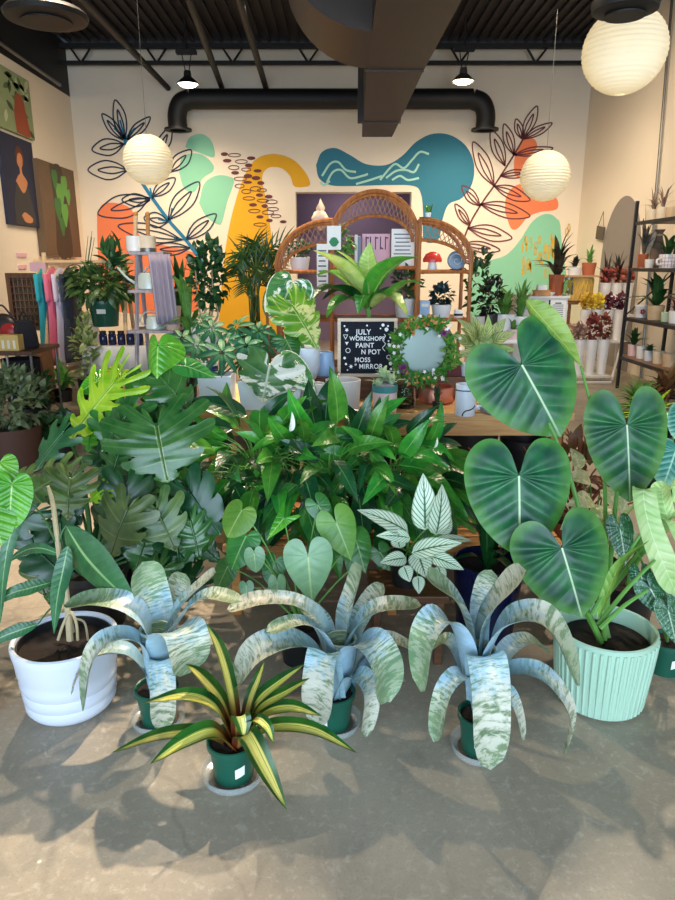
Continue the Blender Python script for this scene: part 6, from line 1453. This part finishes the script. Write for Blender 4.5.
potted('pale_bushy_plant', 'silvery small-leaved bushy plant in a brown pot at the far left', 12, 440, 4.9, 0, 58, 46, plain('brown_clay', (72, 46, 36), .7), 'bush', leafmat('silvery_small_leaf', (70, 96, 60), (128, 146, 104), rough=.4, quilt=0), dict(n=320, r=(.3, .24, .26), ll=.085, lw=.045, seed=8))
potted('dark_leafy_plant', 'dark green small-leaved plant in the shade behind the silvery plant', 30, 410, 6.0, 0, 40, 30, M_BLKP, 'bush', L_BG, dict(n=160, r=(.3, .2, .2), ll=.1, lw=.05, seed=9))
potted('round_leaf_floor_plant', 'dark round-leaved plant on the floor in front of the shirts', 58, 425, 5.2, 0, 30, 20, M_BLKP, 'bush', L_BG, dict(n=60, r=(.16, .14, .14), ll=.13, lw=.11, seed=10))
t_, c = item('white_sack', 'white cloth sack behind the hanging basket plant', 'sack', 82, 8.5, 0); MB().lathe([(.2, 0), (.24, .05), (.22, .5), (.16, .85), (.1, .9)], 24, c, mod=lambda i, a: 1 + .06 * math.sin(5 * a + i)).build('sack', plain('white_linen', (232, 226, 216), .9, var=.05), t_); MB().tube([c + V((.12 * math.cos(k * PI / 6), .12 * math.sin(k * PI / 6), .88)) for k in range(13)], .012, 6).build('drawstring', M_BIRCH, t_)
potted('floor_snake_plant', 'upright pointed plant before the coral mural blob behind the grey stand', 182, 330, 7.6, 0, 26, 80, M_BLKP, 'clump', L_BG, dict(n=16, ll=.7, lw=.09, spread=.35, rise=1.5, droop=.1, seed=15))

# ------------------------------------------------------------------ middle right: plant table and white counter
YB = 6.3; zb2 = PY(500, 338, YB).z; x0, x1 = PY(462, 340, YB).x, PY(540, 340, YB).x
stand('plain white table with small potted plants right of the rattan shelf', ((x0 + x1) / 2, YB + .1, 0), x1 - x0, .6, zb2, M_WHITE, 'white_table')
for nm, lb, px, wpx, hpx, mt, kd, lf, ar in (
        ('airy_plant', 'airy plant with arching stems right of the rattan arch', 476, 20, 22, M_PALE, 'bush', L_BG, dict(n=90, r=(.17, .14, .36), ll=.09, lw=.045, seed=21)),
        ('dark_shrub', 'dark shrubby plant in a black pot on the white table', 488, 20, 24, M_BLKP, 'bush', L_BGK, dict(n=120, r=(.13, .12, .2), ll=.09, lw=.03, seed=22)),
        ('zz_plant', 'bright green plant in a white pot on the white table', 503, 22, 24, M_WHITE, 'clump', L_BGL, dict(n=26, ll=.25, lw=.065, spread=.8, rise=1.2, droop=.3, seed=23)),
        ('spiky_plant', 'narrow-leaved plant in a white pot left of the white counter', 519, 22, 22, M_WHITE, 'clump', L_BGL, dict(n=50, ll=.25, lw=.028, spread=.7, rise=1.3, droop=.3, seed=24))):
    potted(nm, lb, px, 338, YB - .04, zb2, wpx, hpx, mt, kd, lf, ar)
potted('lily_pot', 'small white pot with a white flower at the front of the white table', 512, 345, YB - .13, zb2 + 0, 13, 10, M_PINKP, 'clump', L_BGL, dict(n=10, ll=.14, lw=.04, seed=25))
YK = 7.3; zk = PY(540, 296, YK).z; x0, x1 = PY(516, 300, YK).x, PY(568, 300, YK).x
t_ = thing('white_counter', 'white boxy counter with a printed list taped to its front', 'counter', ((x0 + x1) / 2, YK + .3, 0)); M_CTR = plain('white_laminate', (226, 222, 216), .5, var=.02)
MB().box(((x0 + x1) / 2, YK + .3, zk / 2), (x1 - x0, .6, zk - .03)).build('body', M_CTR, t_, False, bevel=.004); MB().box(((x0 + x1) / 2, YK + .3, zk - .012), (x1 - x0 + .03, .64, .024)).build('counter_top', M_CTR, t_, False, bevel=.003)
a, b = PY(549, 322, YK), PY(566, 300, YK); tt = thing('printed_list', 'white printed list with a black edge on the front of the white counter', 'notice', ((a.x + b.x) / 2, YK - .005, a.z))
MB().box(((a.x + b.x) / 2, YK - .004, (a.z + b.z) / 2), (b.x - a.x, .006, b.z - a.z)).build('sheet', M_PAPER, tt, False); mb = MB()
for k in range(9): mb.box(((a.x + b.x) / 2, YK - .008, b.z - (b.z - a.z) * (.14 + .085 * k)), ((b.x - a.x) * (.7 if k else .4), .002, .006 if k else .014))
mb.build('text_lines', plain('grey_ink', (80, 84, 100), .7), tt, False); MB().box((a.x - .012, YK - .004, (a.z + b.z) / 2), (.014, .01, b.z - a.z)).build('clip_edge', M_BLACK, tt, False)
potted('orange_pot_bromeliad', 'dark-leaved plant in an orange clay pot on the white counter', 555, 296, YK + .16, zk, 15, 20, plain('orange_clay', (176, 92, 52), .7), 'clump', leafmat('bronze_green_leaf', (44, 52, 36), (78, 62, 48), rough=.35, quilt=0), dict(n=22, ll=.36, lw=.07, spread=.9, rise=1.2, droop=.3, seed=26))
for k, (px, lb) in enumerate(((540, 'small wooden tray box at the left of the white counter top'), (566, 'clear jar at the right end of the white counter top'), (548, 'little white dish beside the orange clay pot'))):
    c = V((PY(px, 296, YK + .1).x, YK + .06, zk + .001))
    if k == 0: t_ = thing('wooden_tray', lb, 'tray', c); MB().box(c + V((0, 0, .03)), (.16, .12, .06)).build('tray', M_PINE, t_, False, bevel=.003); MB().box(c + V((0, 0, .08)), (.1, .08, .06)).build('bottles', M_WHITE, t_, False, bevel=.01)
    elif k == 1: t_ = thing('glass_jar', lb, 'jar', c); MB().lathe([(.05, 0), (.055, .01), (.055, .13), (.04, .15), (.04, .17), (.034, .17), (.034, .15), (.048, .125), (.048, .01)], 24, c).build('body', glass('bottle_glass'), t_); MB().lathe([(.043, .165), (.043, .19), (.001, .19)], 20, c).build('lid', M_STEEL, t_)
    else: t_ = thing('white_dish', lb, 'dish', c); MB().lathe([(.03, 0), (.055, .02), (.06, .035), (.052, .035), (.03, .012), (.001, .01)], 24, c).build('dish', M_WHITE, t_)
# wooden stand with a woven basket
YN = 9.5; zn = PY(585, 302, YN).z; xn = PY(580, 300, YN).x + .05
stand('dark wooden side stand under the woven yellow basket', (xn - .05, YN + .1, 0), .38, .4, zn, M_TABLED, 'side_stand')
c = V((xn - .05, YN + .1, zn)); t_ = thing('woven_basket', 'golden woven basket with a diamond pattern left of the flower buckets', 'basket', c); hb = PY(0, 277, YN).z - zn; rb_ = .185
MB().lathe([(rb_ * .85, 0), (rb_, .02), (rb_ * 1.02, hb), (rb_ * .96, hb), (rb_ * .9, .04), (.001, .03)], 28, c).build('body', plain('straw', (196, 160, 92), .8, var=.25, scale=30), t_)
mb = MB()
for k in range(20):
    for s_ in (1, -1): mb.tube([c + V((math.cos(k * PI / 10 + s_ * q * .35) * rb_ * 1.02, math.sin(k * PI / 10 + s_ * q * .35) * rb_ * 1.02, .03 + (hb - .06) * q)) for q in (0, .5, 1)], .007, 5)
mb.build('diamond_weave', plain('golden_reed', (214, 178, 70), .7), t_)
tb = zn + hb
tag(MB().box((xn - .05, YN + .1, tb + .012), (.4, .42, .022)).build('tray_board', plain('kraft_board', (184, 152, 112), .8), None, False), 'flat tan board lying over the woven basket', 'board')
potted('terracotta_cactus', 'terracotta pot with small green plants on the tan board', 588, 277, YN, tb + .024, 14, 12, plain('terracotta', (178, 98, 62), .75, var=.1), 'clump', L_BGL, dict(n=14, ll=.18, lw=.045, spread=.6, rise=1.3, droop=.1, seed=27))
potted('white_pot_succulent', 'white pot with a dark succulent left of the terracotta pot', 574, 277, YN, tb + .024, 14, 8, M_WHITE, 'clump', L_BGK, dict(n=16, ll=.18, lw=.05, spread=.8, rise=1.0, droop=.1, seed=28))

# ------------------------------------------------------------------ flower bucket stand
YS = 9.0; M_WSTEEL = plain('white_steel', (222, 220, 216), .4)
tiers = [(8.7, 8.9, PY(0, 374, 8.9).z, 565, 608), (9.1, 9.25, PY(0, 340, 9.25).z, 580, 620), (9.4, 9.6, PY(0, 314, 9.6).z, 597, 626)]
xa_ = PY(566, 370, 8.1).x; xb_ = XR - .62
t_ = thing('bucket_stand', 'white steel stepped stand for flower buckets by the right wall', 'display stand', ((xa_ + 3.7) / 2, 9.2, 0))
sp_ = []
for k, (y0, yc, zz, p0, p1) in enumerate(tiers):
    x0, x1 = PY(p0 - 4, 350, yc).x, PY(p1 + 2, 350, yc).x; sp_.append((x0, x1))
    MB().box(((x0 + x1) / 2, yc, zz - .015), (x1 - x0, .32, .025)).build('tier', M_WSTEEL, t_, False)
    for x in (x0 + .02, x1 - .02):
        MB().tube([(x, yc + .14, 0), (x, yc + .14, zz)], .014, 6).build('leg', M_WSTEEL, t_)
MB().tube([(sp_[0][1], tiers[0][1] - .15, .05), (sp_[2][1], tiers[2][1] + .1, tiers[2][2])], .016, 6).build('side_rail', M_WSTEEL, t_)
MB().tube([(sp_[0][0], tiers[0][1] - .15, .02), (sp_[0][1], tiers[0][1] - .15, .02)], .02, 6).build('base_rail', M_WSTEEL, t_)
M_BUCK = plain('white_bucket_plastic', (236, 234, 232), .35, var=.02)
fl = {'red': leafmat('dusty_red_petal', (150, 62, 58), (196, 96, 88), rough=.7), 'black': L_BGK, 'yellow': leafmat('yellow_petal', (214, 180, 40), (232, 204, 80), rough=.7), 'plum': leafmat('plum_petal', (84, 28, 48), (120, 44, 66), rough=.7), 'pinkgrey': leafmat('faded_pink_petal', (170, 130, 120), (196, 168, 140), rough=.7), 'maroon': leafmat('maroon_petal', (110, 46, 44), (150, 74, 56), rough=.7), 'white': leafmat('white_petal', (244, 244, 238), (250, 250, 246), rough=.6)}
spec = [(0, 0, 568, 'pinkgrey', 'leftmost bucket on the lowest tier, with faded pink dried flowers'), (0, 1, 580, 'pinkgrey', 'second bucket on the lowest tier, with faded pink flowers'), (0, 2, 592, 'maroon', 'third bucket on the lowest tier, with tall maroon flowers'),
        (0, 3, 604, 'maroon', 'rightmost bucket on the lowest tier, with tall rusty maroon flowers'), (1, 0, 583, 'yellow', 'leftmost bucket on the middle tier, with yellow flowers'), (1, 1, 594, 'yellow', 'second bucket on the middle tier, with bright yellow flowers'), (1, 2, 605, 'plum', 'third bucket on the middle tier, with plum and white flowers'),
        (1, 3, 616, 'plum', 'rightmost bucket on the middle tier, with dark plum flowers'), (2, 0, 600, 'black', 'leftmost bucket on the top tier, with black dried stems'), (2, 1, 611, 'black', 'second bucket on the top tier, with black dried stems and red tips'), (2, 2, 622, 'red', 'rightmost bucket on the top tier, with dusty red flowers')]
for ti, k, px, col, lb in spec:
    y0, yc, zz, p0, p1 = tiers[ti]; c = V((PY(px, 340, yc).x, yc, zz)); r = pxm(5.9 if ti == 0 else 5.3, yc); h = pxm(31 if ti != 0 else 36, yc) * .98
    t_ = thing('flower_bucket', lb, 'flower bucket', c, 'white flower buckets on the stand')
    MB().lathe([(r * .72, 0), (r * .98, h * .97), (r * 1.03, h * .97), (r * 1.03, h), (r * .95, h), (r * .72, h * .5)], 24, c).build('bucket', M_BUCK, t_)
    top = c + V((0, 0, h))
    if col == 'black': clump(t_, top - V((0, 0, .05)), 22, .36, .035, L_BGK, p_lance, 'dried_stems', .55, 1.3, .05, seed=k + 1)
    bush(t_, top + V((0, 0, .1 if col != 'maroon' else .16)), (r * 1.25, r * 1.15, .12 if col != 'maroon' else .2), 90, .065, .05, fl[col if col != 'black' else 'red'], name='flowers', seed=k + ti * 5, up=.6)
    if col == 'plum': bush(t_, top + V((0, 0, .12)), (r * 1.1, r, .1), 14, .04, .04, fl['white'], name='white_flowers', seed=k)
# little sign hung in front of the arch
q = PX(602, 233, XR); t_ = thing('hanging_sign', 'small dark plaque hanging on a string in front of the grey painted arch', 'sign', (XR - .03, q.y, q.z)); M_PLQ = plain('dark_plaque', (92, 82, 68), .7)
MB().box((XR - .03, q.y, q.z), (.02, .3, .2), rx=.12).build('board', M_PLQ, t_, False); MB().tube([(XR - .03, q.y - .12, q.z + .1), (XR - .01, q.y, q.z + .32), (XR - .03, q.y + .12, q.z + .1)], .004, 5, n=2).build('string', M_BLACK, t_)

# ------------------------------------------------------------------ black steel rack on the right wall
xf = PZ(617, 388, 0).x; yf = PZ(617, 388, 0).y; xr = xf + .52; yn_ = yf - 2.1; ztp = PY(634, 201, yf).z
t_ = thing('black_rack', 'tall black steel rack of pots and mugs along the right wall', 'shelf unit', ((xf + xr) / 2, (yf + yn_) / 2, 0)); M_RACK = plain('black_powder_coat', (20, 20, 22), .45)
for x in (xf, xr):
    for y in (yf, yn_): MB().box((x, y, ztp / 2), (.034, .034, ztp)).build('post', M_RACK, t_, False)
SZ = [PY(634, 222, yf).z, PY(631, 268, yf).z, PY(626, 317, yf).z, PY(622, 356, yf).z]; M_SHB = wood('rack_board', (120, 88, 62), (150, 112, 80), axis=1)
for k, zz in enumerate(SZ):
    MB().box(((xf + xr) / 2, (yf + yn_) / 2, zz - .012), (xr - xf, yf - yn_, .022)).build('shelf', M_RACK if k < 3 else M_SHB, t_, False)
    for x in (xf, xr): MB().box((x, (yf + yn_) / 2, zz - .02), (.02, yf - yn_, .04)).build('shelf_rail', M_RACK, t_, False)
MB().tube([(xf, yf, .9), (xr, yf, 1.4)], .01, 6).build('brace', M_RACK, t_)
def rk(px, k, dx=.16):
    """a spot on rack shelf k seen at that picture column"""
    x = xf + dx; d = ray(px, 300); y = x / (d.x / d.y); return V((x, y, SZ[k] + .0015))
def rpot(name, label, px, k, wpx, hpx, mat, plant=None, dx=.16, cat=None, **kw):
    c = rk(px, k, dx); r = pxm(wpx, c.y, c.z) / 2; h = pxm(hpx, c.y, c.z)
    t_ = thing(name, label, cat or ('potted plant' if plant else 'plant pot'), c, 'pots on the black rack'); pot(t_, c, r * .86, r, h, mat, soil=.9, seg=24)
    if plant: clump(t_, c + V((0, 0, h * .9)), **dict(dict(n=14, ll=.2, lw=.05, mat=L_BG, spread=.8, rise=1.1, droop=.2, nn=6), **plant))
    return t_, c, r, h
M_CREAMC = plain('cream_ceramic', (230, 214, 186), .5); M_TERR = plain('terracotta', (178, 98, 62), .75, var=.1); M_SAND = plain('sand_ceramic', (206, 178, 140), .7); M_TAUPE = plain('taupe_ceramic', (120, 100, 84), .7)
rpot('oblong_planter', 'cream planter with pale twigs at the left end of the rack top', 643, 0, 11, 11, M_CREAMC, dict(mat=leafmat('dry_twig_leaf', (120, 96, 84), (160, 130, 110), rough=.7, quilt=0), n=16, ll=.24, lw=.02, spread=.6, seed=1)); rpot('oblong_planter', 'cream planter with bare twigs in the middle of the rack top', 652, 0, 12, 12, M_CREAMC, dict(mat=leafmat('dry_twig_leaf', (120, 96, 84), (160, 130, 110)), n=14, ll=.3, lw=.02, spread=.6, seed=2)); rpot('tan_pot', 'tan square-shouldered pot toward the right of the rack top', 661, 0, 12, 11, M_SAND)
rpot('orange_cup', 'terracotta orange cup with grey dried leaves on the second rack shelf', 638, 1, 10, 13, M_TERR, dict(mat=leafmat('grey_dry_leaf', (96, 90, 82), (126, 116, 104), rough=.7, quilt=0), n=12, ll=.36, lw=.05, spread=.35, rise=1.5, droop=0, seed=3)); rpot('patterned_cup', 'white patterned cup between the orange cup and the gridded mug', 645, 1, 9, 8, M_WHITE); 
c = rk(652, 1, .3); t_ = thing('taupe_vase', 'tall brown bottle vase at the back of the second rack shelf', 'vase', c); MB().lathe([(.05, 0), (.08, .02), (.085, .2), (.04, .34), (.035, .4), (.06, .44), (.03, .44), (.028, .38)], 24, c).build('body', M_TAUPE, t_); MB().lathe([(.036, .36), (.042, .375), (.036, .39)], 24, c, caps=(False, False)).build('neck_ring', M_SAND, t_)
c = rk(646, 1, .28); t_ = thing('cream_vase', 'tall pale bottle vase at the back of the second rack shelf', 'vase', c); MB().lathe([(.06, 0), (.085, .02), (.07, .22), (.035, .4), (.03, .5), (.022, .5), (.026, .4)], 24, c).build('body', M_CREAMC, t_); MB().lathe([(.032, .42), (.037, .43), (.032, .44)], 24, c, caps=(False, False)).build('neck_ring', M_SAND, t_)
t_, c, r, h = rpot('gridded_mug', 'big white gridded mug on the second rack shelf', 663, 1, 17, 13, M_WHITE, dict(n=14, ll=.3, lw=.06, spread=.8, seed=4), dx=.14)
mb = MB()
for k in range(3): mb.tube([c + V((r * .99 * math.cos(a * PI / 12), r * .99 * math.sin(a * PI / 12), h * (.25 + .25 * k))) for a in range(25)], .003, 4)
for k in range(16): mb.tube([c + V((r * .9 * math.cos(k * PI / 8), r * .9 * math.sin(k * PI / 8), h * .05)), c + V((r * 1.0 * math.cos(k * PI / 8), r * 1.0 * math.sin(k * PI / 8), h * .97))], .003, 4)
mb.build('grid_lines', plain('pink_line', (196, 140, 140), .5), t_); MB().tube([c + V((-r * .9, -r * .3, h * .75)), c + V((-r * 1.5, -r * .5, h * .6)), c + V((-r * 1.4, -r * .5, h * .3)), c + V((-r * .8, -r * .3, h * .25))], .012, 8, n=18).build('handle', M_WHITE, t_)
rpot('cream_cup', 'narrow cream cup behind the tan basket pot on the third rack shelf', 655, 2, 8, 14, M_CREAMC, dx=.33); t_, c, r, h = rpot('flower_cup', 'white cup painted with a red flower on the third rack shelf', 643, 2, 13, 12, M_WHITE)
mb = MB()
for k in range(5): p = c + V((-.02 + .0, -r * .97, h * .5)); mb.ball(p + V((.02 * math.cos(k * 1.257), 0, .02 * math.sin(k * 1.257))), .013, 8, 6, (1, .25, 1))
mb.build('painted_flower', plain('red_glaze', (196, 60, 48), .4), t_)
rpot('basket_pot', 'tan basket pot with a broad dark-leaved plant on the third rack shelf', 657, 2, 16, 14, M_SAND, dict(n=16, ll=.42, lw=.1, spread=1.0, rise=.9, droop=.4, seed=5)); rpot('glass_pot', 'pale green glass pot on the third rack shelf', 668, 2, 10, 9, plain('pale_green_glass', (190, 214, 184), .2)); rpot('white_pot', 'white pot with reddish leaves at the right of the third rack shelf', 678, 2, 14, 12, M_WHITE, dict(mat=L_BGR, n=12, ll=.2, seed=6))
rpot('woven_pot', 'brown woven pot at the left of the lowest rack shelf', 632, 3, 11, 11, M_TAUPE); rpot('pink_pot', 'pale pink pot with a dark rosette on the lowest rack shelf', 639, 3, 11, 11, M_PINKP, dict(n=20, ll=.2, lw=.06, seed=7)); rpot('white_pot', 'white pot, left one of two on the lowest rack shelf', 648, 3, 11, 12, M_WHITE); rpot('small_white_pot', 'small white pot with a low green plant on the lowest rack shelf', 656, 3, 10, 10, M_WBLUE, dict(n=18, ll=.14, lw=.05, rise=.7, seed=8)); rpot('cream_pot', 'cream pot right of the low green plant on the lowest rack shelf', 666, 3, 12, 12, M_CREAMC); rpot('tan_box_pot', 'tan pot at the right edge of the lowest rack shelf', 677, 3, 14, 13, M_SAND)
# plants on the floor before the rack
for nm, lb, px, py, Y, lf, ar in (('bushy_floor_plant', 'bright narrow-leaved plant on the floor before the black rack', 640, 396, 5.9, L_BGL, dict(n=80, ll=.36, lw=.045, spread=1.1, rise=.9, droop=.5, seed=31)), ('bronze_floor_plant', 'bronze-leaved plant on the floor before the black rack', 668, 380, 6.3, leafmat('bronze_leaf', (96, 88, 46), (126, 72, 52)), dict(n=60, ll=.4, lw=.05, spread=1.1, rise=.8, droop=.5, seed=32)),
                                  ('lime_floor_plant', 'lime green grassy plant between the huge leaf and the right edge', 655, 400, 5.2, L_LIME, dict(n=40, ll=.4, lw=.05, spread=1.1, rise=.6, droop=.5, seed=33)), ('dark_floor_plant', 'near-black leaved plant low by the right edge', 662, 425, 4.4, L_BGK, dict(n=40, ll=.3, lw=.07, spread=1.1, rise=.7, droop=.4, seed=34)), ('pale_floor_plant', 'plant with white leaves at the right edge in front of the rack', 682, 410, 4.8, leafmat('white_petal', (244, 244, 238), (250, 250, 246)), dict(n=14, ll=.36, lw=.09, spread=1.1, rise=.8, droop=.4, seed=35))):
    q = PY(px, py, Y); hp = max(.12, q.z - .16); c = V((q.x, Y, 0)); t_ = thing(nm, lb, 'potted plant', c); pot(t_, c, .12, .15, hp, M_BLKP if Y < 5 else M_TAUPE, soil=.92, seg=28); clump(t_, c + V((0, 0, hp * .92)), **dict(ar, mat=lf, nn=6))
# ------------------------------------------------------------------ light
def area(name, loc, rot, sx, sy, e, c):
    l = bpy.data.lights.new(name, 'AREA'); l.shape = 'RECTANGLE'; l.size = sx; l.size_y = sy; l.energy = e; l.color = c
    o = bpy.data.objects.new(name, l); COL.objects.link(o); o.location = loc; o.rotation_euler = rot; return o
area('shopfront_daylight', ((XL + XR) / 2, YF - .15, 1.75), (-PI / 2 + PI, 0, 0), XR - XL - 1.3, 2.8, 470, (.62, .80, 1.0))
def spot(name, loc, tgt, e, c, ang, blend=.6, r=.05):
    l = bpy.data.lights.new(name, 'SPOT'); l.energy = e; l.color = c; l.spot_size = math.radians(ang); l.spot_blend = blend; l.shadow_soft_size = r
    o = bpy.data.objects.new(name, l); COL.objects.link(o); o.location = loc
    o.rotation_euler = (V(tgt) - V(loc)).to_track_quat('-Z', 'Y').to_euler(); return o
WARM = (1.0, .80, .58)
spot('ceiling_lamp_light', (.35, 5.3, 4.5), (.1, 1.4, 0), 1350, WARM, 80, .5, .06)
spot('ceiling_lamp_light', (-1.9, 5.6, 4.5), (-.8, 2.0, 0), 330, WARM, 80, .5, .06)
spot('ceiling_lamp_light', (2.3, 5.4, 4.5), (1.4, 2.6, 0), 420, WARM, 90, .5, .06)
for x in (-2.45, 2.0): spot('bell_lamp_light', (x, 11.1, 3.95), (x, 11.4, 0), 170, WARM, 140, .9, .12)
for x in (-3.0, -1.0, 1.0, 3.0): spot('unseen_spot_light', (x, 8.6, 4.3), (x, 11.6, .8), 220, WARM, 90, 1.0, .08)  # unseen spots added to wash the mural wall
for x in (-2.6, 2.8): spot('unseen_spot_light', (x * .7, 5.5, 4.3), (x * 1.3, 8.2, .8), 260, WARM, 110, .8, .08)
spot('unseen_spot_light', (-1.6, 8.2, 4.3), (-4.4, 9.6, 1.8), 240, WARM, 95, 1.0, .08)  # no fixture: added to brighten the left wall
spot('unseen_spot_light', (1.4, 8.2, 4.3), (4.2, 9.6, 1.9), 200, WARM, 95, 1.0, .08)  # likewise added, to brighten the right wall
l = bpy.data.lights.new('back_room_light', 'POINT'); l.energy = 7; l.color = (1, .85, .8); l.shadow_soft_size = .2
o = bpy.data.objects.new('back_room_light', l); COL.objects.link(o); o.location = ((ox0 + ox1) / 2, YW + 1.0, 2.6)
for p, r in LANT:
    l = bpy.data.lights.new('lantern_inner_light', 'POINT'); l.energy = .7; l.color = (1, .9, .74); l.shadow_soft_size = .05  # faint point light added inside each paper lantern
    o = bpy.data.objects.new('lantern_inner_light', l); COL.objects.link(o); o.location = p
w = bpy.data.worlds.new('world'); SC.world = w; w.use_nodes = True
w.node_tree.nodes['Background'].inputs[0].default_value = (.6, .75, 1, 1); w.node_tree.nodes['Background'].inputs[1].default_value = .6
vs = SC.view_settings; vs.view_transform = 'Standard'; vs.look = 'None'; vs.gamma = 1; vs.use_curve_mapping = False; vs.exposure = .38
SC.cycles.use_denoising = True
SC.cycles.max_bounces = 8; SC.cycles.sample_clamp_indirect = 6
